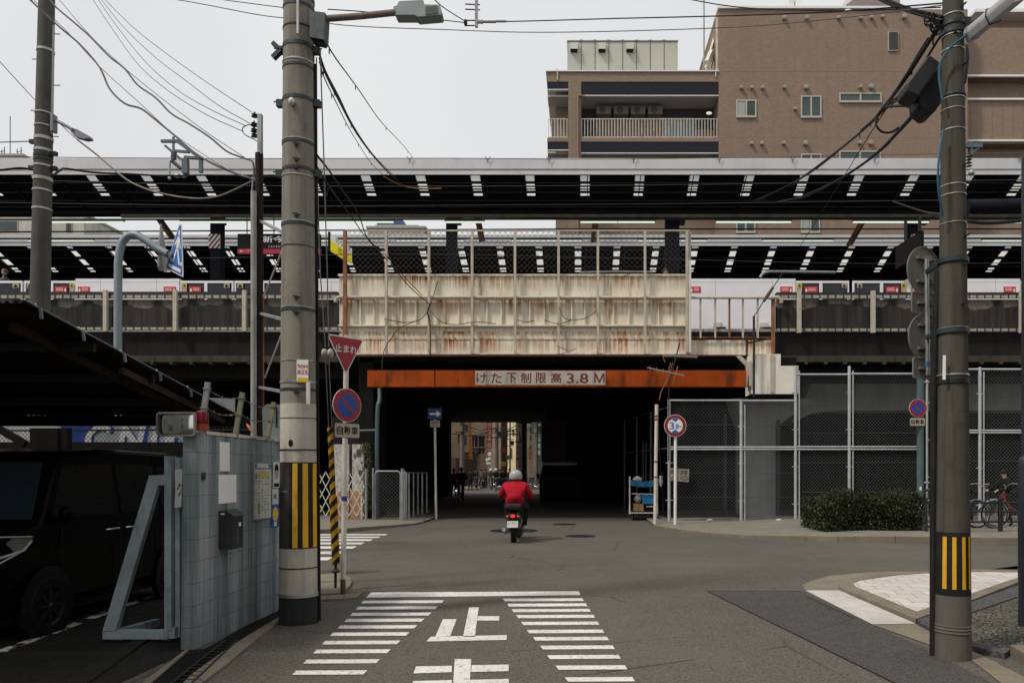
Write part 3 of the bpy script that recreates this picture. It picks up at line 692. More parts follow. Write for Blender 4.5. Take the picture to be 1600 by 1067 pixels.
# ------------------------------------------------------------ platform roofs
M_FASC = mat('pale_grey_fascia', (.52, .52, .53), .5, .1, .08, .6, 30, (.3, .3, .3), .35)
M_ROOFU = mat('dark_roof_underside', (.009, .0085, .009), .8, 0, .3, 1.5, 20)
def m_trans():
    n = N('skylight_sheet'); tr = n.new('BsdfTransparent'); tr.inputs[0].default_value = (.98, .98, .96, 1)
    tl = n.new('BsdfTranslucent'); tl.inputs[0].default_value = (.62, .62, .6, 1); mx = n.new('MixShader'); mx.inputs[0].default_value = .93
    n.t.links.new(tr.outputs[0], mx.inputs[1]); n.t.links.new(tl.outputs[0], mx.inputs[2])
    n.t.links.new(mx.outputs[0], n.t.nodes['Material Output'].inputs['Surface']); return n.m
M_SKYL = m_trans()
def roof(name, label, Y0, ytop, ybot, slope, depth, px0, dpx, wpx, opens, n0, n1, dband):
    zt, zb = Z_(ytop, Y0), Z_(ybot, Y0)
    t = thing(name, label, 'platform roof', (0, Y0, zb), 'platform roofs above the viaduct')
    b = MB().m(M_FASC); xs = (-48, 48); zm = zb + (zt - zb) * .30
    b.box(*xs, Y0 - .06, Y0, zm + .02, zt); b.box(*xs, Y0 - .03, Y0, zb, zm); b.m(flat('fascia_groove', (.12, .12, .12))).box(*xs, Y0 - .02, Y0 - .001, zm + .0005, zm + .0195)
    b.obj('fascia', t)
    f = lambda d: zb - slope * d
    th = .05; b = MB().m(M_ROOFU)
    def slab(x0, x1, d0, d1):
        b.hexa([(x0, Y0 + d0, f(d0)), (x1, Y0 + d0, f(d0)), (x1, Y0 + d1, f(d1)), (x0, Y0 + d1, f(d1)), (x0, Y0 + d0, f(d0) + th), (x1, Y0 + d0, f(d0) + th), (x1, Y0 + d1, f(d1) + th), (x0, Y0 + d1, f(d1) + th)])
    cs = [(X_(px0 + dpx * k - wpx / 2, Y0), X_(px0 + dpx * k + wpx / 2, Y0)) for k in range(n0, n1 + 1)]
    x = xs[0]
    for a, c in cs: slab(x, a, .001, depth); x = c
    slab(x, xs[1], .001, depth)
    sl_ = MB().m(M_SKYL)
    for a, c in cs:
        d = .001
        for d0, d1 in opens:
            slab(a, c, d, d0); sl_.poly([(a, Y0 + d0, f(d0) + .02), (c, Y0 + d0, f(d0) + .02), (c, Y0 + d1, f(d1) + .02), (a, Y0 + d1, f(d1) + .02)]); d = d1
        slab(a, c, d, depth)
    # rising back half, valley gutter and purlins
    zv = f(depth)
    b.hexa([(xs[0], Y0 + depth + .35, zv), (xs[1], Y0 + depth + .35, zv), (xs[1], Y0 + depth * 2 + .35, zb), (xs[0], Y0 + depth * 2 + .35, zb), (xs[0], Y0 + depth + .35, zv + th), (xs[1], Y0 + depth + .35, zv + th), (xs[1], Y0 + depth * 2 + .35, zb + th), (xs[0], Y0 + depth * 2 + .35, zb + th)])
    b.obj('roof_sheet', t, smooth=0); sl_.obj('skylight', t, smooth=0)
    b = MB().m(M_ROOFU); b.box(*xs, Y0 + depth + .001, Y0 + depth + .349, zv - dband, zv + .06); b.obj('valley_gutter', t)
    b = MB().m(M_DKSTEEL)
    for k in range(1, 5): d = (.35, .77, 1.15, 1.45)[k - 1] if depth < 2 else (.28, .85, 1.46, 2.4)[k - 1]; b.bar((xs[0], Y0 + d, f(d) + .02), (xs[1], Y0 + d, f(d) + .02), .04, .07)
    for k in range(-24, 24):
        x = k * 1.9 + .3; b.bar((x, Y0 + .02, f(.02) - .03), (x, Y0 + depth, f(depth) - .03), .03, .05)
    b.obj('purlin', t, smooth=0)
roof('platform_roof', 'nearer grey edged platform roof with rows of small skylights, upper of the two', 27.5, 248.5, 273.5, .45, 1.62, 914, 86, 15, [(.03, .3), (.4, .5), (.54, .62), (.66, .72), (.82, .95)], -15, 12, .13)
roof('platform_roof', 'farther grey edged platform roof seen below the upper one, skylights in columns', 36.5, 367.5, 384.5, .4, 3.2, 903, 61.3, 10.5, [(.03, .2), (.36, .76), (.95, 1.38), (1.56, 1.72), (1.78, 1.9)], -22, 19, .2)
# Y-shaped bird brackets standing on the near fascia, and the wire along it
for i, px in enumerate((762, 858, 990, 1124, 1239, 1367, 1594, 640)):
    b = MB().m(M_DKSTEEL); p = P(px, 255, 27.38)
    b.tube([p, p + UZ * .1], .012, 5); b.tube([p + UZ * .1, p + Vector((-.1, 0, .24))], .012, 5); b.tube([p + UZ * .1, p + Vector((.1, 0, .24))], .012, 5)
    tag(b.obj('wire_bracket'), 'small Y shaped wire bracket on the edge of the upper platform roof', 'bracket', 'Y brackets on the roof edge')
# platform columns
M_STRIPE = None
for i, (px, hi) in enumerate(((340, 1), (706, 0), (1050, 0), (1428, 1))):
    x = X_(px, 29.3)
    t = thing('platform_column', ('dark platform column with red striped band left of the station name sign', 'dark plain platform column above the left half of the girder', 'dark plain platform column above the right end of the girder', 'dark platform column with red striped band beside the hanging oblique board')[i], 'column', (x, 29.3, zp(515)), 'columns on the station platform')
    b = MB().m(mat('column_navy', (.011, .012, .018), .8) if i == 0 else bpy.data.materials['column_navy']); w = .26 if px == 1050 else .19
    b.box(x - w, x + w, 29.1, 29.5, zp(515), Z_(336, 29.3)); b.obj('shaft', t)
    if hi:
        b = MB(); z0, z1 = Z_(388, 29.05), Z_(366, 29.05); b.m(M_SIGNW).box(x - w - .02, x + w + .02, 29.03, 29.09, z0, z1); b.m(flat('stripe_maroon', (.16, .02, .03)))
        Wb = 2 * w + .04
        for k in range(7):
            u = -Wb + k * .17; q = []
            for (a, c) in ((u, 0), (u + .085, 0), (u + .085 + (z1 - z0) * .8, z1 - z0), (u + (z1 - z0) * .8, z1 - z0)): q.append((a, c))
            # clip to the plate
            def clip(poly, ax, lim, keep):
                out = []
                for j in range(len(poly)):
                    p0, p1 = poly[j - 1], poly[j]; i0, i1 = keep(p0[ax], lim), keep(p1[ax], lim)
                    if i0 != i1: tt = (lim - p0[ax]) / (p1[ax] - p0[ax]); out.append((p0[0] + tt * (p1[0] - p0[0]), p0[1] + tt * (p1[1] - p0[1])))
                    if i1: out.append(p1)
                return out
            q = clip(clip(q, 0, 0, lambda v, l: v >= l - 1e-9), 0, Wb, lambda v, l: v <= l + 1e-9) if q else q
            if len(q) > 2: b.poly([(x - w - .02 + a, 29.026, z0 + c) for a, c in q])
        b.obj('striped_band', t)
    b = MB().m(M_DKSTEEL); b.box(x + w + .01, x + w + .2, 29.0, 29.2, Z_(350, 29), Z_(340, 29)); b.obj('loudspeaker', t)
# raking struts under the upper roof
for a, c, lb in (((744, 335), (752, 377), 'left half of the girder'), ((930, 338), (926, 378), 'right half of the girder'), ((248, 344), (268, 372), 'blue crossing sign'), ((1348, 342), (1325, 383), 'right end of the parapet')):
    b = MB().m(M_RUST); p, q = P(a[0], a[1], 29.6), P(c[0], c[1], 29.6); b.bar(p, q, .16, .12); b.m(M_DKSTEEL).bar(p + Vector((.12, 0, 0)), q + Vector((.12, 0, 0)), .06, .1)
    tag(b.obj('raking_strut'), 'rusty raking strut under the upper roof above the ' + lb, 'strut')
# lamps under the roofs
M_TUBE = emis('lit_fluorescent_tube', (.8, .9, .74), .65)
def tubelight(x0, x1, py, Y, label):
    t = thing('tube_light', label, 'light', P((x0 + x1) / 2, py, Y), 'fluorescent lights along the platform')
    a, c = P(x0, py, Y), P(x1, py, Y)
    b = MB().m(M_TUBE); m_ = (a + c) / 2; b.box(a.x, m_.x - .01, Y - .03, Y + .03, a.z - .025, a.z + .03); b.box(m_.x + .01, c.x, Y - .03, Y + .03, a.z - .025, a.z + .03); b.obj('tube', t)
    b = MB().m(M_DKSTEEL); b.box(a.x - .03, c.x + .03, Y - .05, Y + .05, a.z + .031, a.z + .085); b.obj('housing', t)
for a, c, lb in ((82, 193, 'beside the far left concrete pole'), (283, 400, 'left of the station name sign'), (497, 615, 'just right of the big concrete pole'), (696, 756, 'at the left platform column'), (907, 1023, 'in front of the brown building, right of the sky gap'), (1119, 1236, 'over the parapet gap right of the girder'), (1333, 1451, 'left of the right concrete pole'), (1575, 1690, 'right of the right concrete pole')):
    tubelight(a, c, 347.5, 28.6, 'upper lit fluorescent light ' + lb)
for a, c, lb in ((45, 146, 'behind the far left concrete pole'), (488, 517, 'left of the yellow and white sign'), (620, 724, 'above the left half of the girder'), (800, 908, 'above the middle of the girder'), (997, 1104, 'above the right end of the girder'), (1192, 1302, 'over the right parapet'), (1535, 1600, 'right of the right concrete pole')):
    tubelight(a, c, 376.5, 31.6, 'lower lit fluorescent light ' + lb)
b = MB().m(mat('olive_conduit', (.1, .095, .075), .6)); b.tube([P(190, 338, 28.7), P(905, 338, 28.7), P(1700, 338, 28.7)], .075, 8); b.tube([P(-80, 343.5, 28.9), P(905, 342.5, 28.9), P(1700, 342.5, 28.9)], .035, 6)
tag(b.obj('conduit'), 'long olive conduit pipes under the upper platform roof', 'conduit')
b = MB().m(M_DKSTEEL)
b.tube([P(-80, 363, 31), P(905, 358, 31), P(1700, 358, 31)], .03, 6); b.tube([P(-80, 373, 33), P(1700, 372.5, 33)], .04, 6)
tag(b.obj('conduit'), 'thin dark conduits strung level across the gap between the two roofs', 'conduit')
# hanging station name board
YS = 28.3
t = thing('station_name_sign', 'black hanging station name board with red band behind concrete pole', 'sign', P(430, 400, YS))
b = MB().m(M_INK); b.box(X_(371, YS), X_(500, YS), YS, YS + .15, Z_(389, YS), Z_(365.5, YS)); b.m(flat('jr_red', (.36, .01, .04))).box(X_(371, YS), X_(500, YS), YS, YS + .15, Z_(396.5, YS), Z_(389, YS) - .002)
b.text('新今宮', (X_(435, YS), YS - .006, Z_(374, YS)), UX, UZ, h=.24, w=1.18, mt=M_SIGNW, bold=.015)
b.text('しんいまみや Shin-Imamiya', (X_(441, YS), YS - .006, Z_(385.5, YS)), UX, UZ, h=.09, mt=M_SIGNW)
b.text('←', (X_(377.5, YS), YS - .006, Z_(392.6, YS)), UX, UZ, h=.1, w=.16, mt=M_SIGNW, bold=.01); b.text('てんのうじ', (X_(391, YS), YS - .006, Z_(391.3, YS)), UX, UZ, h=.06, w=.3, mt=M_SIGNW)
b.obj('board', t)
b = MB().m(M_DKSTEEL)
for px in (386, 428): b = MB().m(M_DKSTEEL); b.tube([P(px, 366, YS + .07), P(px, 340, YS + .07)], .02, 6); b.obj('hanger', t)
# oblique yellow and white board above the girder's left end
t = thing('hanging_sign', 'oblique hanging board, white above and yellow below, at the girder left end', 'sign', P(532, 400, 27))
a0, a1 = P(517, 365, 26.2), P(550, 389, 28.2); d0, d1 = P(517, 389, 26.2), P(550, 412, 28.2); a0.z, d0.z = Z_(365, 26.2), Z_(391, 26.2)
m0, m1 = a0.lerp(d0, .42), a1.lerp(d1, .42); th_ = Vector((-.08, -.02, 0))
b = MB().m(emis('board_white', (.6, .6, .55), .45)).prism([a0, a1, m1, m0], th_); b.m(emis('board_yellow', (.55, .46, .02), .6)).prism([m0, m1, d1, d0], th_)
b.m(M_INK); nrm = Vector((.06, -.02, 0))
rt = (a1 - a0); upv = (a0 - d0)
b.text('のりかえ', a0.lerp(a1, .55).lerp(d0.lerp(d1, .55), .2) + Vector((.03, -.01, 0)), rt, upv, h=.2, w=1.4, mt=M_INK); b.text('出口', m0.lerp(m1, .5).lerp(d0.lerp(d1, .5), .45) + Vector((.03, -.01, 0)), rt, upv, h=.24, w=.8, mt=M_INK)
b.obj('board', t); b = MB().m(M_INK).prism([a0 + Vector((-.09, -.04, .05)), a0 + Vector((-.01, -.04, .05)), d0 + Vector((-.01, -.04, -.05)), d0 + Vector((-.09, -.04, -.05))], (0, .05, 0)); b.obj('frame', t)
# dark oblique board near the right pole
t = thing('hanging_sign', 'dark unlit oblique hanging board left of the right concrete pole', 'sign', P(1420, 400, 27))
b = MB().m(M_INK).prism([P(1399, 386, 27), P(1440, 360, 25.4), P(1440, 394, 25.4), P(1399, 421, 27)], (.1, .05, 0)); b.obj('board', t)
b = MB().m(M_DKSTEEL); b.bar(P(1415, 345, 26.4), P(1415, 376, 26.4), .08, .08); b.obj('hanger', t); b = MB().m(M_DKSTEEL); b.bar(P(1437, 340, 25.5), P(1437, 362, 25.5), .08, .08); b.obj('hanger', t)
# cabinets and housings on the platform behind the parapet gap
for a, c, lb in ((1119, 1132, 'left'), (1191, 1204, 'right')):
    b = MB().m(M_INK); b.box(xp(a) , xp(c), YP - .27, YP - .15, zp(524), zp(513)); b.m(M_OFFW).box(xp(a) - .1, xp(c) - .1, YP - .14, YP - .02, zp(512), zp(505))
    tag(b.obj('door_sensor'), 'small black and white sensor box at the %s end of the platform edge gap' % lb, 'sensor box')
# cable tray pipes at far platform, right
b = MB().m(M_GALV); b.tube(spline([P(1188, 434, 33), P(1192, 428, 33), P(1200, 425.5, 33), P(1212, 425, 33), P(1305, 426, 33)], 4), .07, 8); tag(b.obj('duct'), 'grey duct with bent end on the far platform right of the girder', 'duct'); b = MB().m(M_GALV); b.tube(spline([P(905, 426, 33), P(960, 425, 33), P(1020, 425.5, 33)], 3), .05, 6)
tag(b.obj('duct'), 'thin grey duct on the far platform above the girder plates', 'duct')
# waiting people glimpsed on the platform
def head_person(px, py, Y, label, hair=(.02, .015, .01), coat=(.03, .03, .04)):
    t = thing('person', label, 'person', (X_(px, Y), Y, zp(515)))
    p = P(px, py, Y); sk = flat('skin', (.4, .24, .16))
    b = MB().m(sk).ball(p, .105, (.85, .95, 1.15), 10); b.m(flat('coat_%d' % px, coat)); b.tube([p - UZ * .1, p - UZ * .17, p - UZ * .3, p - UZ * .75, p - UZ * 1.5], [.05, .07, .2, .19, .14], 10); b.obj('body', t)
    b = MB().m(flat('hair_%d' % px, hair)).ball(p + Vector((0, .015, .03)), .118, (.9, .98, 1.05), 10); b.obj('hair', t)
head_person(7, 426, 28.5, 'person with dark blond hair waiting behind the far left platform doors', (.12, .06, .025))
head_person(1040, 425, 28.2, 'person in pink and navy waiting on the platform at the right girder end', (.02, .015, .012), (.35, .05, .09))
# ------------------------------------------------------------ buildings behind the railway
def m_tile(name, col):
    n = N(name); x, y, z = n.xyz(); cb = n.new('CombineXYZ'); n.put(cb.inputs[0], n.math('ADD', x, n.math('MULTIPLY', y, 1.))); n.put(cb.inputs[1], z)
    b = n.new('TexBrick'); n.t.links.new(cb.outputs[0], b.inputs['Vector']); b.inputs['Scale'].default_value = 1; b.inputs['Brick Width'].default_value = .24; b.inputs['Row Height'].default_value = .09
    b.inputs['Mortar Size'].default_value = .008; b.inputs['Color1'].default_value = c3(col, .9) + (1,); b.inputs['Color2'].default_value = c3(col, 1.1) + (1,); b.inputs['Mortar'].default_value = c3(col, .75) + (1,)
    c = n.mix(n.math('MULTIPLY', n.rng(n.noise(.25, 4, .6), .4, .65), .3), b.outputs[0], c3(col, .8))
    c = n.mix(n.math('MULTIPLY', n.rng(n.noise(1., 4, .6, vec=n.map((1.2, 1.2, .1))), .52, .7), .3), c, c3(col, .7))
    return n.set(c, .75, 0)
M_TILE = m_tile('brown_wall_tile', (.25, .183, .138))
M_BAND = flat('charcoal_band', (.018, .018, .026), .6)
M_GLASS = mat('window_glass', (.045, .065, .065), .12, 0, .4, .4, 0)
M_FRAME = flat('window_frame', (.42, .38, .3))
M_LIP = flat('white_coping', (.7, .69, .66))
YB1 = 60.0
bx_ = lambda px: X_(px, YB1)
bz = lambda py: Z_(py, YB1)
bd = thing('apartment_block', 'brown tiled block with small windows and balcony wing behind the station', 'building', (bx_(1200), YB1, 0))
b = MB().m(M_TILE); b.box(bx_(1123), bx_(1512), YB1, YB1 + 16, 0, bz(15)); b.box(bx_(1512), bx_(1850), YB1 + 2.2, YB1 + 16, 0, bz(7)); b.box(bx_(1512) + .01, bx_(1850), YB1 + 1.2, YB1 + 2.2, bz(215), bz(145)); b.box(bx_(1512) + .01, bx_(1850), YB1 + 1.2, YB1 + 2.2, bz(108), bz(30)); b.obj('wall', bd)
b = MB().m(M_LIP); b.box(bx_(1121), bx_(1405), YB1 - .15, YB1 + 16, bz(15) + .002, bz(11.5)); b.box(bx_(1534), bx_(1850), YB1 + 1, YB1 + 16, bz(7) + .002, bz(2))
for py in (108, 145, 211): b.box(bx_(1512) + .02, bx_(1850), YB1 + 1.0, YB1 + 1.19, bz(py + 1.5), bz(py - 1.5))
b.obj('coping', bd)
b = MB().m(flat('panel_joint', (.19, .135, .107)))
for k in range(1, 23): b.box(bx_(1123 + 17 * k) - .012, bx_(1123 + 17 * k) + .012, YB1 - .004, YB1, bz(250), bz(16))
for py in (112, 215): b.box(bx_(1123), bx_(1512), YB1 - .006, YB1, bz(py) - .018, bz(py) + .018)
for k in range(1, 12): b.box(bx_(1512 + 17 * k) - .025, bx_(1512 + 17 * k) + .025, YB1 + 1.185, YB1 + 1.199, bz(211), bz(150))
b.obj('panel_joint', bd, smooth=0)
def window(x0, x1, y0, y1, split=True, blind=False):
    f = MB().m(M_FRAME); w = .1; X0, X1, Z0, Z1 = bx_(x0), bx_(x1), bz(y1), bz(y0)
    f.box(X0, X1, YB1 - .1, YB1 + .02, Z1 - w, Z1); f.box(X0, X1, YB1 - .14, YB1 + .02, Z0 - .05, Z0 + w); f.box(X0, X0 + w, YB1 - .1, YB1 + .02, Z0 + w + .002, Z1 - w - .002); f.box(X1 - w, X1, YB1 - .1, YB1 + .02, Z0 + w + .002, Z1 - w - .002)
    if split: f.box((X0 + X1) / 2 - .06, (X0 + X1) / 2 + .06, YB1 - .09, YB1 + .02, Z0 + w + .002, Z1 - w - .002)
    o = f.obj('window', bd); g_ = MB().m(M_GLASS); g_.box(X0 + w, X1 - w, YB1 - .05, YB1 - .03, Z0 + w, Z1 - w)
    if blind: g_.m(flat('drawn_blind', (.3, .33, .3))).box(X0 + w, (X0 + X1) / 2 - .1, YB1 - .06, YB1 - .051, Z0 + w, Z1 - w)
    g_.obj('pane', o)
for a in ((1150, 1181.5, 157, 184, 1, 1), (1251, 1283, 150.5, 184.5), (1311, 1377, 146, 160.5), (1251, 1283, 241, 300), (1311, 1376, 236.5, 262), (1150, 1180, 340, 364), (1251, 1281, 338, 364, 1, 1)): window(*a)
lv = MB().m(M_FRAME); lv.box(bx_(1387), bx_(1403), YB1 - .1, YB1 + .02, bz(81), bz(51)); o = lv.obj('louver', bd)
lv = MB().m(flat('louver_grey', (.13, .14, .14)))
for k in range(10): lv.bx((bx_(1395), YB1 - .14, bz(53.5 + k * 2.75)), (.7, .02, .14), Matrix.Rotation(R(35), 3, 'X'))
lv.obj('slat', o)
vt = MB().m(flat('vent_grey', (.28, .26, .23), .4))
for px, py, r in ((1158, 138.5, .15), (1174.5, 138.5, .15), (1191, 138.5, .15), (1225, 30, .17), (1260, 30, .17), (1310, 30, .15), (1344, 30, .15), (1361, 29, .15), (1378, 28, .15), (1412, 28, .2), (1225, 138, .15), (1259, 138, .2), (1343.5, 137.5, .15), (1360.5, 137, .2), (1242, 171.5, .14), (1174, 225.5, .15), (1190, 225.5, .15), (1224, 225, .15), (1258, 225, .2), (1342.5, 224.5, .15), (1360, 224.5, .2)):
    vt.lathe((bx_(px), YB1, bz(py)), [(r, 0), (r, -.22), (r * .8, -.28), (0, -.3)], 14, ax='y')
vt.obj('vent_hood', bd)
# balcony wing
X0, X1 = bx_(855), bx_(1123) - .005; DP = 2.0
b = MB().m(M_TILE); b.box(X0, X1, YB1, YB1 + .3, bz(128), bz(113)); b.box(bx_(888), bx_(908), YB1, YB1 + .5, 0, bz(128) - .003); b.box(bx_(855) + .0, bx_(888) - .003, YB1 + .0, YB1 + .25, bz(221.5), bz(215.5)); b.box(bx_(908) + .003, X1, YB1, YB1 + .25, bz(221.5), bz(215.5))
b.box(X0 + .6, X1, YB1 + DP, YB1 + 14, 0, bz(113)); b.obj('balcony_wall', bd)
b = MB().m(M_BAND); b.box(X0 + .02, bx_(888) - .004, YB1 + .03, YB1 + .3, bz(139.5), bz(128) - .002); b.box(bx_(908) + .004, X1, YB1 + .03, YB1 + .3, bz(148.5), bz(128) - .002); b.box(X0 + .02, bx_(888) - .004, YB1 + .03, YB1 + .3, bz(234), bz(221.5) - .002); b.box(bx_(908) + .004, X1, YB1 + .03, YB1 + .3, bz(238.5), bz(221.5) - .002); b.obj('dark_band', bd)
b = MB().m(M_LIP); b.box(X0 - .1, X1, YB1 - .12, YB1 + 14, bz(113) + .003, bz(111.3))
for py in (149.5, 239.5): b.box(bx_(908) + .005, X1, YB1 - .01, YB1 + .3, bz(py + .6), bz(py - .6))
for py in (140.2, 234.8): b.box(X0 + .02, bx_(888) - .005, YB1 - .01, YB1 + .3, bz(py + .6), bz(py - .6))
b.obj('coping', bd)
b = MB().m(flat('soffit_grey', (.4, .39, .37))); b.box(X0 + .02, X1, YB1 + .31, YB1 + DP - .003, bz(148.5), bz(146)); b.box(X0 + .02, X1, YB1 + .31, YB1 + DP - .003, bz(221), bz(216)); b.box(X0 + .02, X1, YB1 + .31, YB1 + DP - .003, bz(238), bz(236))
b.obj('slab', bd)
b = MB().m(M_OFFW)
def rail(x0, x1, step):
    b.box(x0, x1, YB1 + .06, YB1 + .12, bz(186), bz(185)); b.box(x0, x1, YB1 + .06, YB1 + .12, bz(214.6), bz(213.6)); k = 0; x = x0
    while x <= x1: b.box(x - .025, x + .025, YB1 + .07, YB1 + .11, bz(213.6), bz(186)); x += step
rail(bx_(857), bx_(887), .24); rail(bx_(909), bx_(1121), .235); b.obj('balcony_railing', bd, smooth=0)
b = MB().m(M_FRAME)
for x in (1042, 1064, 1068, 1088): b.box(bx_(x), bx_(x + 2.5), YB1 + DP - .12, YB1 + DP - .002, bz(216), bz(170))
b.box(bx_(1044.6), bx_(1063.9), YB1 + DP - .1, YB1 + DP - .002, bz(201), bz(199)); b.box(bx_(1070.6), bx_(1087.9), YB1 + DP - .1, YB1 + DP - .002, bz(201), bz(199)); o = b.obj('balcony_door', bd)
b = MB().m(mat('grey_green_glass', (.16, .2, .2), .2, 0, .2, .5, 0)); b.box(bx_(1044), bx_(1089), YB1 + DP - .06, YB1 + DP - .01, bz(215), bz(170)); b.obj('pane', o)
b = MB().m(flat('dark_back_panel', (.02, .018, .018))); b.box(bx_(909), bx_(931), YB1 + DP - .05, YB1 + DP - .003, bz(215), bz(152)); b.box(bx_(931.2), bx_(1121), YB1 + DP - .05, YB1 + DP - .003, bz(166), bz(152)); b.box(bx_(1091), bx_(1121), YB1 + DP - .05, YB1 + DP - .003, bz(185), bz(166.2)); b.obj('back_panel', bd)  # flat dark panels on the balcony's back wall
ac = MB().m(flat('ac_cream_shaded', (.13, .12, .1)))  # cream darkened in the colour for the shadow inside the balcony
for px in (944, 972, 999, 1026.5):
    ac.m(bpy.data.materials['ac_cream_shaded']).box(bx_(px - 11.5), bx_(px + 11.5), YB1 + DP - .75, YB1 + DP - .06, bz(166.5), bz(154)); ac.m(flat('ac_grille', (.05, .048, .045))).disc((bx_(px - 2), YB1 + DP - .76, bz(160.2)), .27, UX, UZ, 20)
ac.obj('air_conditioner', bd)
b = MB().m(emis('balcony_lamp', (1, .95, .8), .5)); b.ball((bx_(1112), YB1 + 1.2, bz(166)), .2, (1.2, .6, .6), 10); b.obj('lamp', bd)
b = MB().m(flat('downpipe_brown', (.2, .13, .1))); b.cyl((bx_(903), YB1 - .12, 8), (bx_(903), YB1 - .12, bz(151)), .08, 8); b.tube([(bx_(903), YB1 - .12, bz(151)), (bx_(914), YB1 - .05, bz(151.5))], .08, 8); b.obj('downpipe', bd)
b = MB().m(M_FRAME); b.box(bx_(870), bx_(872), YB1 - .1, YB1 - .02, bz(126), bz(109.5)); b.box(bx_(1117), bx_(1119), YB1 - .1, YB1 - .02, bz(121), bz(109.5)); b.obj('cable_guide', bd)
# plant box on the wing's roof
t = thing('rooftop_plant_room', 'pale grey-green ribbed plant box standing on the roof of the balcony wing', 'plant room', (bx_(972), YB1 + 5, bz(113)))
Yr = 65.; b = MB().m(mat('pale_cladding', (.42, .42, .36), .6, 0, .08, .5, 20)); b.box(X_(886.5, Yr), X_(1059, Yr), Yr, Yr + 5, Z_(113, Yr) - 1, Z_(66, Yr)); b.m(flat('cladding_joint', (.1, .1, .09)))
for k in range(1, 8): x = X_(886.5 + 21.6 * k, Yr); b.box(x - .03, x + .03, Yr - .02, Yr, Z_(113, Yr) - 1, Z_(66, Yr))
b.obj('cladding', t)
b = MB().m(flat('dark_coping', (.12, .12, .11))); b.box(X_(886, Yr), X_(1059.5, Yr), Yr - .06, Yr + 5, Z_(66, Yr) + .002, Z_(64, Yr))
for k in range(1, 8): x = X_(886.5 + 21.6 * k, Yr); b.box(x - .15, x + .15, Yr - .05, Yr + .3, Z_(64, Yr) + .002, Z_(63, Yr))
b.obj('coping', t)
for px in (897, 940.5, 984):
    b = MB().m(bpy.data.materials['pale_cladding']); x0, x1 = X_(px - 6, Yr), X_(px + 6, Yr); b.hexa([(x0, Yr - .45, Z_(81, Yr)), (x1, Yr - .45, Z_(81, Yr)), (x1, Yr - .003, Z_(81, Yr)), (x0, Yr - .003, Z_(81, Yr)), (x0, Yr - .3, Z_(70, Yr)), (x1, Yr - .3, Z_(70, Yr)), (x1, Yr - .003, Z_(70, Yr)), (x0, Yr - .003, Z_(70, Yr))])
    b.m(M_INK).box(x0 + .05, x1 - .05, Yr - .4, Yr - .01, Z_(83, Yr), Z_(81, Yr) - .003); b.obj('vent_hood', t)
b = MB().m(M_OFFW); Ys = YB1 + .4
b.bar(P(1103, 108, Ys), P(1121, 45, Ys + 3), .16, .3); b.bar(P(1110, 108, Ys + 1), P(1123, 60, Ys + 3), .1, .2); b.box(X_(1119, Ys), X_(1121.5, Ys), Ys, Ys + .15, Z_(112, Ys), Z_(24, Ys))
b.bar(P(1105, 100, Ys), P(1112, 83, Ys + 1), .3, .5)
tag(b.obj('roof_stair'), 'white raking stair frame on the roof beside the taller brown block', 'stair')
b = MB().m(M_GALV); b.tube([P(1100, 112, 61), P(1100, -60, 61)], .06, 6); tag(b.obj('antenna_mast'), 'tall thin antenna mast rising from the roof of the balcony wing', 'mast')
t = thing('satellite_dish', 'small white satellite dish on the brown block roof edge', 'satellite dish', P(1241, 11, 61))
b = MB().m(M_LIP); c = P(1241.5, 3, 61); b.lathe(c, [(0, .1), (.25, .07), (.5, 0), (.5, -.03), (0, .06)], 18, ax='y'); b.obj('dish', t); b = MB().m(M_GALV); b.tube([c, c - UZ * .45], .04, 6); b.obj('mount', t)
b = MB().m(flat('lilac_tank', (.5, .46, .48))); b.lathe(P(1360, 11, 64), [(2.3, -.2), (2.3, .25), (1.9, .8), (1, 1.1), (0, 1.2)], 24); tag(b.obj('water_tank'), 'low domed pale water tank on the brown block roof', 'water tank')
# buildings seen left and between the roofs
def block(label, x0, x1, ytop, Y, col, wins=(), D=10, z0=0, name='office_building', extra=None):
    t = thing(name, label, 'building', (X_((x0 + x1) / 2, Y), Y, 0)); m_ = m_conc('render_%d_%d' % (x0, ytop), col, c3(col, .5), .35, True, .5, 8)
    b = MB().m(m_); b.box(X_(x0, Y), X_(x1, Y), Y, Y + D, z0, Z_(ytop, Y)); b.obj('wall', t)
    b = MB().m(flat('roof_edge_grey', (.3, .3, .29))); b.box(X_(x0, Y) - .1, X_(x1, Y) + .1, Y - .1, Y + D, Z_(ytop, Y) + .003, Z_(ytop, Y) + .2); b.obj('coping', t)
    for a, c, d, e in wins:
        f = MB().m(M_FRAME); f.box(X_(a, Y) - .07, X_(c, Y) + .07, Y - .05, Y - .002, Z_(e, Y) - .07, Z_(d, Y) + .07); o = f.obj('window', t)
        f = MB().m(M_GLASS); f.box(X_(a, Y), X_(c, Y), Y - .07, Y - .051, Z_(e, Y), Z_(d, Y)); f.obj('pane', o)
    return t
block('cream office block with one dark window glimpsed at far left between roofs', -120, 131, 336, 66, (.5, .48, .42), [(-20, 27, 346, 361), (104, 112, 349, 361)])
t = block('cream flat topped block at the top left corner above the station roof', -160, 36, 244, 75, (.45, .42, .38))
b = MB().m(M_DKSTEEL)
for px, h in ((3, 10), (7, 14), (16, 62), (27, 11), (33, 14)): b.tube([P(px, 244, 75), P(px, 244 - h, 75)], .04, 5)
for px in (3, 30): b.tube([P(px - 4, 238, 75), P(px + 5, 236, 75)], .03, 5); b.tube([P(px - 3, 241, 75), P(px + 4, 240, 75)], .03, 5)
b.obj('antenna', t)
t = block('cream block with blue sign box glimpsed above the left half of the girder', 574, 664, 357, 72, (.42, .39, .34)); Y = 72
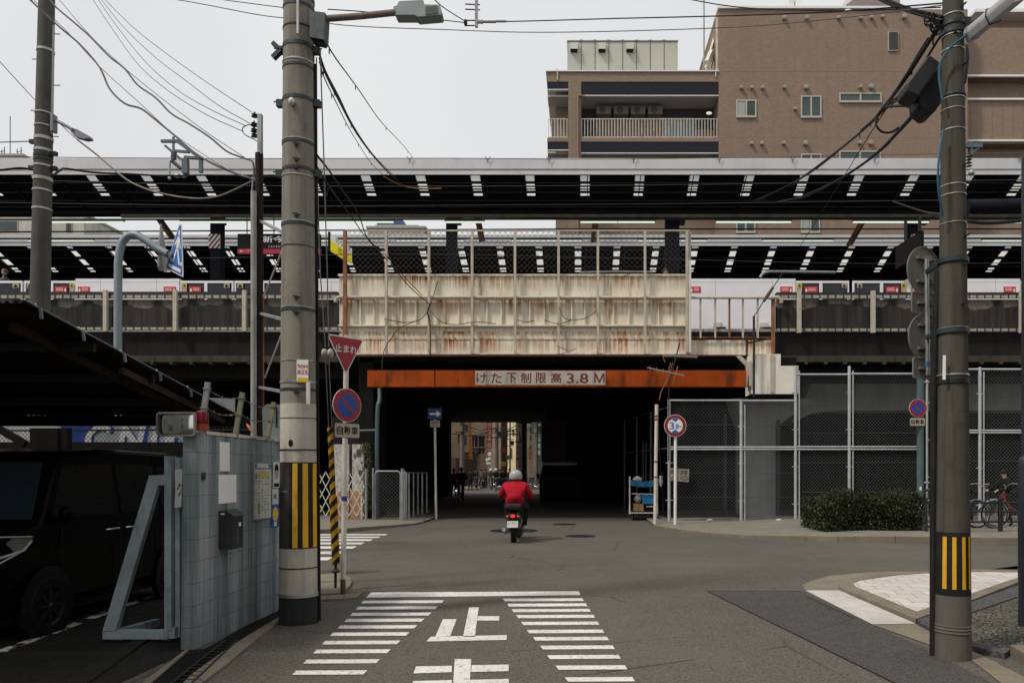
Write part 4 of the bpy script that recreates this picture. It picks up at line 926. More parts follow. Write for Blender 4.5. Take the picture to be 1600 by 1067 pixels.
b = MB().m(bpy.data.materials['render_574_357']); b.box(X_(583, Y), X_(652, Y), Y + .5, Y + 8, Z_(357, Y) + .3, Z_(349, Y)); b.obj('penthouse', t)
b = MB().m(flat('blue_panel', (.04, .07, .18))); b.box(X_(580, Y), X_(622, Y), Y + 2, Y + 4, Z_(349, Y) - .4, Z_(333, Y)); b.obj('sign_box', t)
# ------------------------------------------------------------ block wall and what hangs on it
XW = -3.33
def m_block():
    n = N('blue_grey_block'); x, y, z = n.xyz(); cb = n.new('CombineXYZ'); n.put(cb.inputs[0], n.math('ADD', y, x)); n.put(cb.inputs[1], z)
    b = n.new('TexBrick'); n.t.links.new(cb.outputs[0], b.inputs['Vector']); b.inputs['Scale'].default_value = 1; b.inputs['Brick Width'].default_value = .4; b.inputs['Row Height'].default_value = .19
    b.inputs['Mortar Size'].default_value = .004; b.inputs['Mortar Smooth'].default_value = .3
    b.inputs['Color1'].default_value = (.33, .36, .365, 1); b.inputs['Color2'].default_value = (.25, .285, .295, 1); b.inputs['Mortar'].default_value = (.1, .115, .12, 1)
    st = n.rng(n.noise(1., 5, .7, vec=n.map((7, 7, .28))), .4, .6)
    c = n.mix(n.math('MULTIPLY', st, .85), b.outputs[0], (.075, .11, .125))
    s2 = n.rng(n.noise(1., 4, .6, vec=n.map((16, 16, .25), (4, 2, 0))), .5, .7)
    c = n.mix(n.math('MULTIPLY', s2, .5), c, (.4, .425, .43))
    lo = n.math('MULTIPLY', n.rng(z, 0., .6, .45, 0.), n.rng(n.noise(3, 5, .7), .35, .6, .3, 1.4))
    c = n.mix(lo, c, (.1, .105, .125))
    c = n.mix(n.math('MULTIPLY', n.rng(n.noise(55, 3), .4, .7), .35), c, (.15, .18, .19))
    return n.set(c, .85, 0, b.outputs[1], -.5, .008)
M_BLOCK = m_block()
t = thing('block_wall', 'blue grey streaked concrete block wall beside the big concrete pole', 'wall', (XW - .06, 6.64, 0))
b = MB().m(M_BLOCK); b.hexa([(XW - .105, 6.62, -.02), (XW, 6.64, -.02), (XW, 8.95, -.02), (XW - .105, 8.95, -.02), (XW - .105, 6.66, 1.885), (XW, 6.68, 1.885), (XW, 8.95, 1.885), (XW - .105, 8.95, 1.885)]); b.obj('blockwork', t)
b = MB().m(M_OFFW); b.box(XW - .12, XW + .012, 6.84, 8.95, 1.887, 1.902); b.box(XW + .002, XW + .012, 6.84, 8.95, 1.872, 1.886); b.obj('coping', t)
def WP(px, py, off=.0):
    Y = (XW + off) * F / (px - CX); return Vector((XW + off, Y, Z_(py, Y)))
def wplate(b, x0, x1, y0, y1, off, th=.006):
    a, c = WP(x0, y0, off), WP(x1, y0, off); d = WP(x0, y1, off)
    b.box(XW + off - th, XW + off, a.y, c.y, d.z, a.z); return a.y, c.y, d.z, a.z
M_PAPER = mat('weathered_paper', (.78, .76, .74), .7, 0, .06, 4, 60)
b = MB().m(M_PAPER); wplate(b, 343.5, 359, 690, 736, .008); tag(b.obj('notice_plate'), 'narrow blank white plate fixed high on the block wall', 'notice')
b = MB().m(mat('curling_paper', (.8, .79, .8), .7, 0, .05, 5, 60)); wplate(b, 342, 369.5, 741.5, 787, .008); tag(b.obj('notice_sheet'), 'wide blank white paper sheet on the block wall above the mailbox', 'notice')
t = thing('mailbox', 'dark grey wall mailbox with slanted lid on the block wall', 'mailbox', WP(341, 858))
M_MAIL = mat('dark_grey_plastic', (.03, .031, .033), .45, 0, .15, 6, 40)
a = WP(341.5, 797); y0, y1 = a.y, WP(366.5, 797, .05).y; zt, zb = 1.55 - .36, 1.55 - .685; zt = Z_(798, y0); zb = Z_(858, y0)
b = MB().m(M_MAIL); b.prism([(XW + .002, y0, zb), (XW + .13, y0, zb), (XW + .13, y0, zt - .06), (XW + .06, y0, zt), (XW + .002, y0, zt)], (0, y1 - y0, 0)); b.obj('case', t)
b = MB().m(M_MAIL); b.bx((XW + .1, (y0 + y1) / 2, zt - .022), (.1, y1 - y0 + .012, .012), Matrix.Rotation(R(40), 3, 'Y')); b.obj('lid', t)
b = MB().m(M_SIGNW); b.box(XW + .131, XW + .134, y0 + .12, y0 + .17, zt - .15, zt - .115); b.m(M_PAPER).box(XW + .02, XW + .056, y0 - .004, y0 - .001, zt - .035, zt - .02); b.obj('sticker', t)
b = MB().m(M_GALV); b.box(XW + .131, XW + .136, y0 + .1, y0 + .105, zb + .04, zb + .18); b.obj('lid_stay', t)
# notice board full of small print
t = thing('notice_board', 'white community notice board with blue header on the block wall', 'notice board', WP(397, 812))
b = MB().m(M_GALV); y0, y1, z0, z1 = wplate(b, 396.5, 423.5, 722, 813, .02, .018); b.obj('frame', t)
b = MB().m(flat('board_pale', (.55, .56, .5))); b.box(XW + .021, XW + .024, y0 + .012, y1 - .012, z0 + .012, z1 - .012)
b.m(M_BLUE); b.box(XW + .025, XW + .026, y0 + .015, y1 - .015, z1 - .068, z1 - .058); b.box(XW + .025, XW + .026, y0 + .02, y0 + .07, z1 - .05, z1 - .02); b.box(XW + .025, XW + .026, y1 - .07, y1 - .02, z1 - .05, z1 - .02)
rnd = random.Random(5); b.m(flat('print_grey', (.2, .2, .19)))
for r_ in range(17):
    for c_ in range(5):
        if rnd.random() < .75:
            yy = y0 + .025 + c_ * (y1 - y0 - .05) / 5; zz = z1 - .1 - r_ * .03; h = rnd.uniform(.004, .016)
            if zz > z0 + .03: b.box(XW + .025, XW + .0255, yy, yy + rnd.uniform(.02, .055), zz - h, zz)
b.m(flat('print_green', (.12, .3, .08))).box(XW + .026, XW + .0268, y0 + .09, y0 + .14, z0 + .06, z0 + .17); b.m(flat('print_red', (.4, .08, .06))).box(XW + .026, XW + .0268, y0 + .03, y0 + .07, z1 - .17, z1 - .12); b.m(flat('print_yellow', (.5, .42, .14))).box(XW + .026, XW + .0268, y0 + .12, y1 - .05, z1 - .16, z1 - .09)
b.obj('sheet', t)
# posters beside the board
b = MB().m(flat('poster_white', (.6, .6, .62))); y0, y1, z0, z1 = wplate(b, 427, 437, 721, 762, .009)
b.m(flat('poster_skin', (.42, .27, .19))); cy = (y0 + y1) / 2; b.add([(XW + .0105, cy + .05 * math.cos(k * .524), z1 - .12 + .075 * math.sin(k * .524)) for k in range(12)], [tuple(range(12))])
b.m(M_INK).add([(XW + .0108, cy + .055 * math.cos(k * .524), z1 - .08 + .055 * max(-.3, math.sin(k * .524))) for k in range(12)], [tuple(range(12))]); b.box(XW + .0101, XW + .011, y0 + .02, y1 - .02, z0 + .01, z0 + .05)
tag(b.obj('poster'), 'white portrait poster on the block wall beside the concrete pole', 'poster')
b = MB().m(flat('poster_pale', (.55, .57, .58))); wplate(b, 425.5, 434.5, 764, 788, .01); b.m(M_INK); a = WP(430, 775, .012); b.text('募集', a, (0, 1, 0), UZ, h=.06, w=.09)
tag(b.obj('poster'), 'small white printed poster below the portrait poster on the block wall', 'poster')
b = MB().m(M_BLUE); y0, y1, z0, z1 = wplate(b, 424, 436, 789, 824, .01); b.m(flat('poster_yellow', (.6, .45, .03)))
cy, cz_ = (y0 + y1) / 2, (z0 + z1) / 2 + .02; b.add([(XW + .012, cy + (.07 if k % 2 else .085) * math.cos(k * .314), cz_ + (.07 if k % 2 else .085) * math.sin(k * .314)) for k in range(20)], [tuple(range(20))]); b.m(M_SIGNW).box(XW + .0105, XW + .012, cy - .035, cy + .035, z0 + .012, z0 + .055)
tag(b.obj('poster'), 'blue poster with yellow starburst low on the block wall', 'poster')
b = MB().m(flat('poster_crimson', (.34, .02, .05))); y0, y1, z0, z1 = wplate(b, 437.5, 443.5, 720, 793, .011); b.m(bpy.data.materials['poster_yellow']).box(XW + .0112, XW + .012, y0, y1, z1 - .26, z1 - .12); b.m(M_SIGNW).box(XW + .0112, XW + .012, y0 + .01, y1 - .03, z1 - .36, z1 - .29)
tag(b.obj('poster'), 'crimson and yellow poster squeezed between block wall and concrete pole', 'poster')
b = MB().m(M_TEAL); a = WP(316, 748, .0); b.box(XW, XW + .015, a.y - .02, a.y + .035, a.z - .01, a.z + .055); tag(b.obj('bracket_box'), 'tiny teal metal box on the block wall near its free end', 'box')
# barbed wire on leaning posts
bases = [(313, 668, 6.82), (367, 677, 7.45), (417, 683, 8.15)]; tops = [(325, 597), (379, 613), (428, 628)]
strands = [[], [], []]
for i, ((bxp, byp, Y), (tx, ty)) in enumerate(zip(bases, tops)):
    p, q = P(bxp, byp, Y), P(tx, ty, Y); p.z = 1.86
    b = MB().m(M_GALV if i == 0 else mat('lichened_steel', (.2, .2, .13), .7) if i == 1 else bpy.data.materials['lichened_steel']); b.bar(p, q, .042, .03, (0, 1, 0))
    for f_ in (.88, .52): b.bx(p.lerp(q, f_), (.055, .045, .012))
    tag(b.obj('fence_post'), ('galvanised leaning barbed wire post beside the red beacon', 'greenish leaning barbed wire post in the middle of the wall top', 'greenish leaning barbed wire post in front of the grey meter box')[i], 'post', 'leaning posts on the wall top')
    for k, f_ in enumerate((.86, .52, .12)): strands[k].append(p.lerp(q, f_))
for k, s_ in enumerate(strands):
    e = s_[-1] + Vector((0.0, .55, -.06)); s_ = s_ + [e]; pts = []
    for a, c in zip(s_, s_[1:]): pts += [a, a.lerp(c, .5) - UZ * .035]
    pts.append(e); sp_ = spline(pts, 6); b = MB().m(M_GREYCABLE); b.tube(sp_, .0035, 5)
    for j in range(1, len(sp_), 2): v = sp_[j]; b.bar(v + Vector((0, -.008, -.012)), v + Vector((0, .008, .012)), .003, .003)
    tag(b.obj('barbed_wire'), ('top', 'middle', 'lowest')[k] + ' strand of barbed wire along the block wall top', 'barbed wire')
# meter box on the far end
t = thing('meter_box', 'grey green domed meter box above the wall beside the concrete pole', 'meter box', P(424, 685, 8.5))
Y = 8.5; b = MB().m(mat('grey_green_plastic', (.15, .18, .175), .5, 0, .15, 4, 30)); pr = [P(411, 688, Y), P(409.5, 640, Y), P(412, 634, Y), P(418, 631, Y), P(439, 632, Y), P(446, 640, Y), P(446, 688, Y)]; b.prism(pr, (0, .2, 0)); b.obj('case', t)
b = MB().m(M_INK); b.box(X_(431, Y), X_(433, Y), Y - .008, Y - .001, Z_(667, Y), Z_(636, Y)); b.obj('slot', t)
# beacon
t = thing('warning_beacon', 'red rotating beacon lamp on the free end of the block wall', 'beacon', P(315, 673, 6.74)); c = P(315.5, 673, 6.74); r_ = .057
b = MB().m(mat('red_lens', (.14, .004, .012), .12)); b.lathe(c, [(r_ * .97, .062), (r_, .07), (r_, .15), (r_ * .93, .165), (r_ * .6, .172), (0, .174)], 24); b.obj('lens', t)
b = MB().m(mat('orange_red_base', (.3, .045, .02), .4)); b.lathe(c, [(0, 0), (r_ * 1.02, 0), (r_, .06), (r_ * .4, .0605)], 24); b.obj('base', t)
# traffic mirror
t = thing('traffic_mirror', 'rounded rectangular traffic mirror with grey rim left of red beacon', 'mirror', P(274, 681, 6.62)); Y = 6.62
def rrect(cx, cy, w, h, r, k=5):
    return [(cx + sx * (w / 2 - r) + r * math.cos(a), cy + sy * (h / 2 - r) + r * math.sin(a)) for sx, sy, a0 in ((1, 1, 0), (-1, 1, 90), (-1, -1, 180), (1, -1, 270)) for a in [R(a0 + 90 * j / k) for j in range(k + 1)]]
cx, cz_ = X_(274.2, Y), Z_(662.5, Y); s_ = Y / F
b = MB().m(mat('mirror_rim', (.16, .15, .14), .5)); o_, i_ = rrect(cx, cz_, 61 * s_, 38 * s_, .03), rrect(cx, cz_, 55.5 * s_, 32.5 * s_, .02)
n_ = len(o_); vs = [(x, Y, z) for x, z in o_] + [(x, Y, z) for x, z in i_] + [(x, Y + .03, z) for x, z in o_]
b.add(vs, [(k, (k + 1) % n_, n_ + (k + 1) % n_, n_ + k) for k in range(n_)] + [(k, 2 * n_ + k, 2 * n_ + (k + 1) % n_, (k + 1) % n_) for k in range(n_)] + [tuple(range(2 * n_, 3 * n_))]); b.obj('rim', t)
b = MB().m(mat('mirror_glass', (.62, .62, .6), .04, 1., .02, 2, 0)); vs = []; K = 14
for i in range(K + 1):
    for j in range(K + 1):
        u, v = i / K * 2 - 1, j / K * 2 - 1; vs.append((cx + u * 28.5 * s_, Y + .012 + .03 * (u * u + v * v * .5) * .5, cz_ + v * 17 * s_))
b.add(vs, [(i * (K + 1) + j, (i + 1) * (K + 1) + j, (i + 1) * (K + 1) + j + 1, i * (K + 1) + j + 1) for i in range(K) for j in range(K)]); b.obj('mirror_face', t)
b = MB().m(M_DKSTEEL); b.bar((cx + .1, Y + .04, cz_), (XW - .06, 6.7, cz_ - .02), .03, .02); b.obj('arm', t)
# ------------------------------------------------------------ sliding gate end frame
t = thing('gate_frame', 'blue grey steel gate end frame with raking brace beside the block wall', 'gate', (X_(262, 6.95), 6.95, 0))
Y = 6.93; s_ = Y / F
b = MB().m(M_STEEL); b.box(X_(160, Y), X_(262, Y), Y, Y + .08, .03, Z_(985, Y)); b.obj('bottom_rail', t)
b = MB().m(M_STEEL); b.bar((X_(263.5, Y) + .02, Y + .005, .085), (X_(263.5, Y) + .12, Y + .62, .085), .07, .1); b.bar((X_(160, Y) + .06, Y + .081, .06), (X_(160, Y) + .16, Y + .62, .06), .06, .07); b.obj('side_rail', t)
b = MB().m(M_STEEL); b.box(X_(257, Y), X_(268, Y), Y - .004, Y + .08, Z_(985, Y) + .002, Z_(712.5, Y)); b.obj('post', t)
b = MB().m(M_STEEL); b.box(X_(269, Y), X_(276, Y), Y + .05, Y + .16, .04, Z_(714, Y)); b.box(X_(278, Y), X_(281, Y), Y + .1, Y + .2, .08, Z_(795, Y)); b.m(M_DKSTEEL).box(X_(268, Y) + .001, X_(287, Y), Y + .17, Y + .22, .02, Z_(740, Y)); b.obj('channel', t)
b = MB().m(M_STEEL); p, q = P(168, 986, Y), P(241, 744, Y); w = 14 * s_
b.prism([P(160, 986, Y), P(180, 986, Y), P(247, 758, Y), P(257, 757.5, Y), P(257, 741.5, Y), P(233, 742.5, Y)], (0, .06, 0)); b.obj('brace', t)
b = MB().m(M_GALV); b.cyl((X_(176, Y), Y + .06, .015), (X_(176, Y), Y + .12, .015), .045, 14); b.cyl((X_(255, Y), Y + .06, .015), (X_(255, Y), Y + .12, .015), .045, 14); b.obj('wheel', t)
b = MB().m(M_SIGNW); a = Y - .01; b.prism([P(273, 734, a), P(282.5, 732, a), P(285, 736, a), P(284, 765, a), P(283, 792, a), P(272.5, 793, a), P(274, 765, a)], (0, .006, 0))
b.m(M_INK).text('ク', P(281, 764, a) + Vector((0, -.003, 0)), (1, .2, 0), UZ, h=.12, w=.05); tag(b.obj('plate'), 'narrow white plate with black brush writing wired to the gate post', 'sign')
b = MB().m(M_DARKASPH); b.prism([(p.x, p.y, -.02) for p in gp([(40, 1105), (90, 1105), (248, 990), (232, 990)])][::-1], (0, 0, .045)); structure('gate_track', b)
# ------------------------------------------------------------ carport
t = thing('carport', 'dark rusty corrugated carport roof over the parked black van', 'carport', (-6.7, 7.3, 0))
M_CORR = mat('darkened_corrugated_iron', (.012, .011, .01), .75, .2, .5, 1.2, 14, (.07, .03, .015), .6)  # rusty sheet iron, its colour darkened to keep the carport interior in shade
XE, Y0, Z0, SL, YE = -4.0, 5.562, 2.77, -.166, 9.0
b = MB().m(M_CORR); K = 420; vs = []
for i in range(K + 1):
    x = XE - i * 5.6 / K; w = .011 * math.sin(i * 5.6 / K / .064 * 2 * math.pi)
    vs += [(x, Y0, Z0 + w), (x, YE, Z0 + SL * (YE - Y0) + w)]
b.add(vs, [(2 * i, 2 * i + 1, 2 * i + 3, 2 * i + 2) for i in range(K)]); b.obj('roof_sheet', t)
b = MB().m(M_GALV)
b.tube([(XE + .006, Y0, Z0 + .006), (XE + .006, YE, Z0 + SL * (YE - Y0) + .006)], .005, 6); b.obj('edge_trim', t)
for px in (60, 127, 192, 248, 296):
    Y = XE * F / (px - CX); z = Z0 + SL * (Y - Y0); b = MB().m(M_GALV); b.lathe((XE - .02, Y, z), [(.018, .005), (.012, .02), (.004, .035), (0, .036)], 8); b.bar((XE + .01, Y + .005, z), (XE + .01, Y + .02, z - .075), .02, .014); b.obj('hook_bolt', t)
M_RB = mat('rusty_rafter', (.05, .033, .023), .8, 0, .5, 3, 25, (.04, .015, .008), .7)
b = MB().m(M_RB); p, q = Vector((-4.38, 5.93, 2.66)), Vector((-4.38, 8.9, 2.66 + SL * 2.97 - .03)); b.bar(p, q, .05, .07); b.obj('rafter', t)
b = MB().m(M_RB); b.bar((-4.12, 6.9, 2.45), (-4.12, 8.95, 2.45 + SL * 2.05), .04, .06); b.obj('rafter', t)
for Y in (6.4, 7.3, 8.2): b = MB().m(M_DKSTEEL); z = Z0 + SL * (Y - Y0) - .05; b.box(-9.5, -4.05, Y, Y + .04, z - .04, z + .03); b.obj('purlin', t)
b = MB().m(M_SOOT); b.box(-9.6, -3.9, 8.9, 9.0, 2.07, 2.185); b.obj('end_beam', t)
b = MB().m(M_SOOT); b.box(-9.7, -9.6, 3.5, 11, 0, 2.9); b.obj('added_side_wall', t)  # unseen closing wall, added to keep the carport interior dark
b = MB().m(M_SOOT); b.box(-9.6, -4.3, 10.9, 11.0, 0, 1.955); b.obj('back_wall', t)
for x, Y in ((X_(68, 9.4), 9.4), (X_(-330, 9.4), 9.4), (X_(96, 9.3), 9.35)):
    b = MB().m(M_SOOT); w = .17 if x == X_(68, 9.4) else .03; b.box(x - w, x + w, Y, Y + .1, 0, 2.07); b.obj('post', t)
b = MB().m(M_SOOT); b.bar((X_(-40, 9.6), 9.6, 2.25), (X_(40, 9.6), 9.6, 1.88), .05, .09); b.obj('brace', t)
b = MB().m(M_DKSTEEL); link_mesh(b, -9.5, -4.3, 1.96, 2.3, 10.95, .06, .005); b.bar((-9.5, 10.93, 2.11), (-4.3, 10.93, 2.135), .02, .024); b.obj('back_mesh', t, smooth=0)
# banner behind the carport
t = thing('banner', 'white and blue lettered banner seen through mesh behind the carport', 'banner', (-6, 11.6, 1.4)); Y = 11.6
b = MB().m(flat('banner_grey', (.3, .33, .34))); b.box(X_(-20, Y), X_(292, Y), Y, Y + .03, 1.5, Z_(657, Y)); b.m(flat('banner_blue', (.012, .045, .26))).box(X_(95, Y), X_(147, Y), Y - .004, Y - .001, 1.5, Z_(658, Y)); b.m(flat('banner_white', (.55, .56, .56))).box(X_(-20, Y), X_(93, Y), Y - .004, Y - .001, 1.5, Z_(658, Y))
for ch, px, bold in (('C', 152, .0), ('N', 206, 0), ('G', 255, 0)):
    sl_ = Vector((.22, 0, 1))
    b.text(ch, P(px, 684, Y) + Vector((0, -.012, 0)), UX, sl_, h=.4, w=.36, mt=bpy.data.materials['banner_white'], bold=.035)
    b.text(ch, P(px + 3, 685, Y) + Vector((0, -.008, 0)), UX, sl_, h=.42, w=.4, mt=bpy.data.materials['banner_blue'], bold=.035)
b.obj('cloth', t); b = MB().m(M_DKSTEEL); b.box(X_(-20, Y), X_(292, Y), Y + .031, Y + .06, Z_(658, Y), Z_(652, Y)); b.obj('rail', t)
# white plate behind wire
b = MB().m(M_GALV); Y = 10.; b.prism([P(326, 621.5, Y), P(367, 622.5, Y), P(367, 644, Y), P(352, 644, Y)], (0, .01, 0)); tag(b.obj('metal_plate'), 'pale sheet metal plate cut by the carport roof edge behind barbed wire', 'plate')
b = MB().m(flat('orange_hose', (.35, .09, .015))); b.tube(spline([P(352, 650, 9.6), P(370, 652, 9.4), P(384, 662, 9.2), P(393, 674, 9.1)], 5), .012, 6); b.tube(spline([P(358, 648, 9.6), P(376, 655, 9.4), P(392, 668, 9.1)], 5), .008, 6); tag(b.obj('hose'), 'thin orange hose curling behind the block wall top', 'hose')
# ------------------------------------------------------------ parked van
XC, WD = -5.74, .737
def car_w(z): return WD - (.02 if z < .35 else 0) - max(0, z - 1.0) * .16
t = thing('parked_van', 'black tall kei van with chrome rimmed headlight parked under the carport', 'van', (XC, 8, 0))
M_PAINT = N('black_car_paint'); M_PAINT = M_PAINT.set((.003, .003, .0035), .25, 0, spec=.04); M_PAINT.node_tree.nodes['Principled BSDF'].inputs['Coat Weight'].default_value = .03
prof = [(6.98, .26), (6.92, .45), (6.93, .84), (7.0, .97), (7.42, 1.05), (7.74, 1.62), (7.88, 1.73), (8.6, 1.785), (9.9, 1.77), (10.08, 1.66), (10.2, 1.0), (10.16, .28)]
b = MB().m(M_PAINT); n_ = len(prof); vs = []
for s_ in (-1, 1):
    for y, z in prof:
        w = car_w(z) - (.1 if y < 6.96 else .04 if y < 7.1 else 0); vs.append((XC + s_ * w, y, z))
b.add(vs, [(k, (k + 1) % n_, n_ + (k + 1) % n_, n_ + k) for k in range(n_)] + [tuple(range(n_))[::-1], tuple(range(n_, 2 * n_))])
o = b.obj('body', t); md = o.modifiers.new('bevel', 'BEVEL'); md.width = .05; md.segments = 3; md.limit_method = 'ANGLE'; md.angle_limit = R(25)
M_CGL = mat('car_glass', (.006, .009, .01), .3, 0, .1, 2, 0, spec=.08)
b = MB().m(mat('windshield_glass', (.02, .035, .04), .12, 0, .1, 2, 0, spec=.5)); q = []  # bluish tint in the colour stands in for reflected sky
for (y, z), k in (((7.43, 1.09), .06), ((7.73, 1.62), .08)):
    for s_ in (-1, 1): q.append(Vector((XC + s_ * (car_w(z) - k), y - .012, z + .012)))
b.prism([q[0], q[1], q[3], q[2]], (0, .006, -.005)); b.obj('windshield', t)
def side(pts, e=.006): return [Vector((XC + car_w(z) + e, y, z)) for y, z in pts]
for pts in ([(7.6, 1.1), (7.86, 1.6), (8.65, 1.62), (8.65, 1.08)], [(8.72, 1.08), (8.72, 1.62), (9.45, 1.61), (9.45, 1.1)], [(9.52, 1.12), (9.52, 1.6), (9.92, 1.58), (10.02, 1.14)]):
    b = MB().m(M_CGL); b.prism(side(pts), (-.01, 0, 0)); b.obj('side_window', t)
b = MB().m(flat('door_seam_black', (.002, .002, .002)))
for y in (7.72, 8.685, 9.49): b = MB().m(bpy.data.materials['door_seam_black']); b.box(XC + WD - .002, XC + WD + .004, y, y + .012, .35, 1.0); b.obj('door_seam', t)
M_CHR = mat('chrome', (.55, .56, .57), .12, 1., .02, 2, 0)
for y in (8.45, 8.8):
    b = MB().m(M_CHR); pts = [(XC + WD + .03, y + k * .05, .93 + .004 * math.sin(k)) for k in range(4)]; b.tube([(XC + WD, y - .02, .925)] + pts + [(XC + WD, y + .18, .93)], .011, 8); b.obj('door_handle', t)
for s_ in (-1, 1):
    b = MB().m(mat('headlight_lens', (.12, .125, .13), .1, .2) if s_ < 0 else bpy.data.materials['headlight_lens']); xo, xi = XC + s_ * (WD - .09), XC + s_ * .36
    l = [(xi, 6.91, .66), (xo, 6.93, .7), (xo + s_ * .09, 7.22, .83), (xo + s_ * .094, 7.32, .95), (xo - s_ * .01, 6.98, .97), (xi, 6.92, .93)]
    b.prism([Vector(v) + Vector((0, -.02, 0)) for v in l], (0, .05, 0)); o = b.obj('headlight', t)
    b = MB().m(flat('bright_lamp_trim', (.5, .5, .49), .3)); b.tube([Vector(v) + Vector((s_ * .012, -.025, 0)) for v in l], .007, 6, closed=True); b.tube([Vector(l[0]) + Vector((0, -.03, .06)), Vector(l[1]) + Vector((0, -.03, .06)), Vector(l[2]) + Vector((s_ * .014, -.03, .0)), Vector(l[3]) + Vector((s_ * .014, -.03, -.04))], .011, 6)  # pale matte trim stands in for the bright reflections of chrome
    b.lathe(Vector(((xi + xo) / 2, 6.895, .83)), [(.07, 0), (.055, -.015), (.0, -.02)], 16, ax='y'); b.obj('reflector', o)
b = MB().m(M_CHR); b.box(XC - .34, XC + .34, 6.88, 6.915, .78, .81); b.box(XC - .34, XC + .34, 6.88, 6.915, .7, .715); b.obj('grille', t)
b = MB().m(M_BLACK); b.box(XC - .62, XC + .62, 6.88, 6.94, .3, .42); b.obj('bumper_intake', t)
def wheel(par, c, r, w, ax, tm, rm, name='wheel', spokes=8):
    b = MB().m(tm); c = Vector(c); b.lathe(c, [(r * .62, -w / 2), (r * .93, -w / 2), (r, -w * .3), (r, w * .3), (r * .93, w / 2), (r * .62, w / 2)], 28, ax=ax); o = b.obj(name, par)
    b = MB().m(rm); b.lathe(c, [(r * .62, -w / 2 + .004), (r * .66, -w / 2 - .004), (r * .66, w / 2 + .004), (r * .6, w / 2 - .01), (r * .58, w * .2)], 28, ax=ax)
    for k in range(spokes):
        a = 2 * math.pi * k / spokes; d = Vector((0, math.cos(a), math.sin(a))) if ax == 'x' else Vector((math.cos(a), 0, math.sin(a)))
        u = Vector((w * .38, 0, 0)) if ax == 'x' else Vector((0, -w * .38, 0)); b.bar(c + u, c + u + d * r * .6, .03, .02)
    b.ball(c + (Vector((w * .38, 0, 0)) if ax == 'x' else Vector((0, -w * .38, 0))), r * .13, n=8); b.obj('rim', o); return o
M_TYRE = mat('tyre_rubber', (.012, .012, .012), .8, 0, .2, 8, 40)
for y in (7.55, 9.75):
    b = MB().m(M_BLACK); b.lathe((XC + WD - .004, y, .29), [(0, .006), (.34, .006), (.36, .0)], 28, ax='x'); b.obj('wheel_arch', t)
    wheel(t, (XC + WD - .06, y, .275), .275, .16, 'x', M_TYRE, M_DKSTEEL)
    wheel(t, (XC - WD + .06, y, .275), .275, .16, 'x', M_TYRE, M_CHR)
b = MB().m(M_PAINT); b.ball((XC + WD + .08, 7.66, 1.13), .085, (.7, .6, 1), 12); b.bar((XC + WD - .02, 7.68, 1.08), (XC + WD + .05, 7.66, 1.1), .05, .04); b.obj('wing_mirror', t)
b = MB().m(M_BLACK); b.box(XC - .6, XC + .6, 7.1, 10.0, .16, .3); b.obj('underbody', t); t.location.y -= .3
# ------------------------------------------------------------ concrete poles
def m_pole(name, col, grime=.5):
    n = N(name); x, y, z = n.xyz()
    c = n.mix(n.rng(n.noise(2.2, 5, .6), .3, .7), c3(col, .82), c3(col, 1.1))
    s1 = n.rng(n.noise(1., 5, .65, vec=n.map((14, 14, .6))), .46, .7)
    c = n.mix(n.math('MULTIPLY', s1, grime), c, c3(col, .38))
    s2 = n.rng(n.noise(5., 4, .7), .55, .72)
    c = n.mix(n.math('MULTIPLY', s2, grime * .8), c, c3(col, .5))
    c = n.mix(n.math('MULTIPLY', n.rng(n.noise(90, 3), .4, .7), .4), c, c3(col, .62))
    return n.set(c, .88, 0, n.noise(80, 4), .35, .006)
M_POLE = m_pole('weathered_pole_concrete', (.255, .233, .197), .65); M_POLEL = m_pole('pale_pole_concrete', (.48, .445, .38), .45); M_POLED = m_pole('mossy_pole_concrete', (.09, .083, .067), .8); M_POLEF = m_pole('grey_pole_concrete', (.1, .097, .085))
class Pole:
    def __init__(s, name, label, base, r0, r1, zr, ztop, segs, group=None):
        s.b = base; s.r0, s.r1, s.zr = r0, r1, zr; s.t = thing(name, label, 'utility pole', base, group)
        for (z0, z1, mt) in segs:
            b = MB().m(mt); k = max(2, int((z1 - z0) / .4)); b.lathe(base, [(0, z0)] + [(s.r(z0 + (z1 - z0) * i / k), z0 + (z1 - z0) * i / k) for i in range(k + 1)] + [(0, z1)], 36); b.obj('shaft', s.t)
    def r(s, z): return s.r0 + (s.r1 - s.r0) * z / s.zr
    def band(s, z, h, mt, e=.006, a0=0, a1=360, name='band', tilt=0):
        b = MB().m(mt); r0, r1 = s.r(z) + e, s.r(z + h) + e
        b.lathe(s.b, [(r0 - e - .004, z), (r0, z), (r1, z + h), (r1 - e - .004, z + h)], 40 if a1 - a0 > 200 else 12, R(a0), R(a1)); return b.obj(name, s.t)
    def at(s, ang, z, e=0.): a = R(ang); r = s.r(z) + e; return Vector((s.b[0] + r * math.cos(a), s.b[1] + r * math.sin(a), z))
Ym = 7.848
zm = lambda py: Z_(py, Ym - .17)
bp = Vector((X_(467, Ym), Ym, 0))
zB = Z_(925, Ym)
mp = Pole('utility_pole', 'thick weathered concrete utility pole with hazard stripes beside the block wall', bp, .195, .148, 6.36, 9.5,
          [(-.02, zB, m_pole('dark_pole_sleeve', (.035, .036, .036), .6)), (zB, Z_(855, Ym), M_POLEL), (Z_(855, Ym), Z_(722, Ym), mat('dark_marker_backing', (.05, .047, .042), .7, 0, .3, 8, 40)), (Z_(722, Ym), Z_(632, Ym), M_POLEL), (Z_(632, Ym), 9.5, M_POLE)])
M_BANDS = mat('pole_band_steel', (.38, .38, .36), .4, .7, .2, 8, 30); M_BANDT = M_TEAL
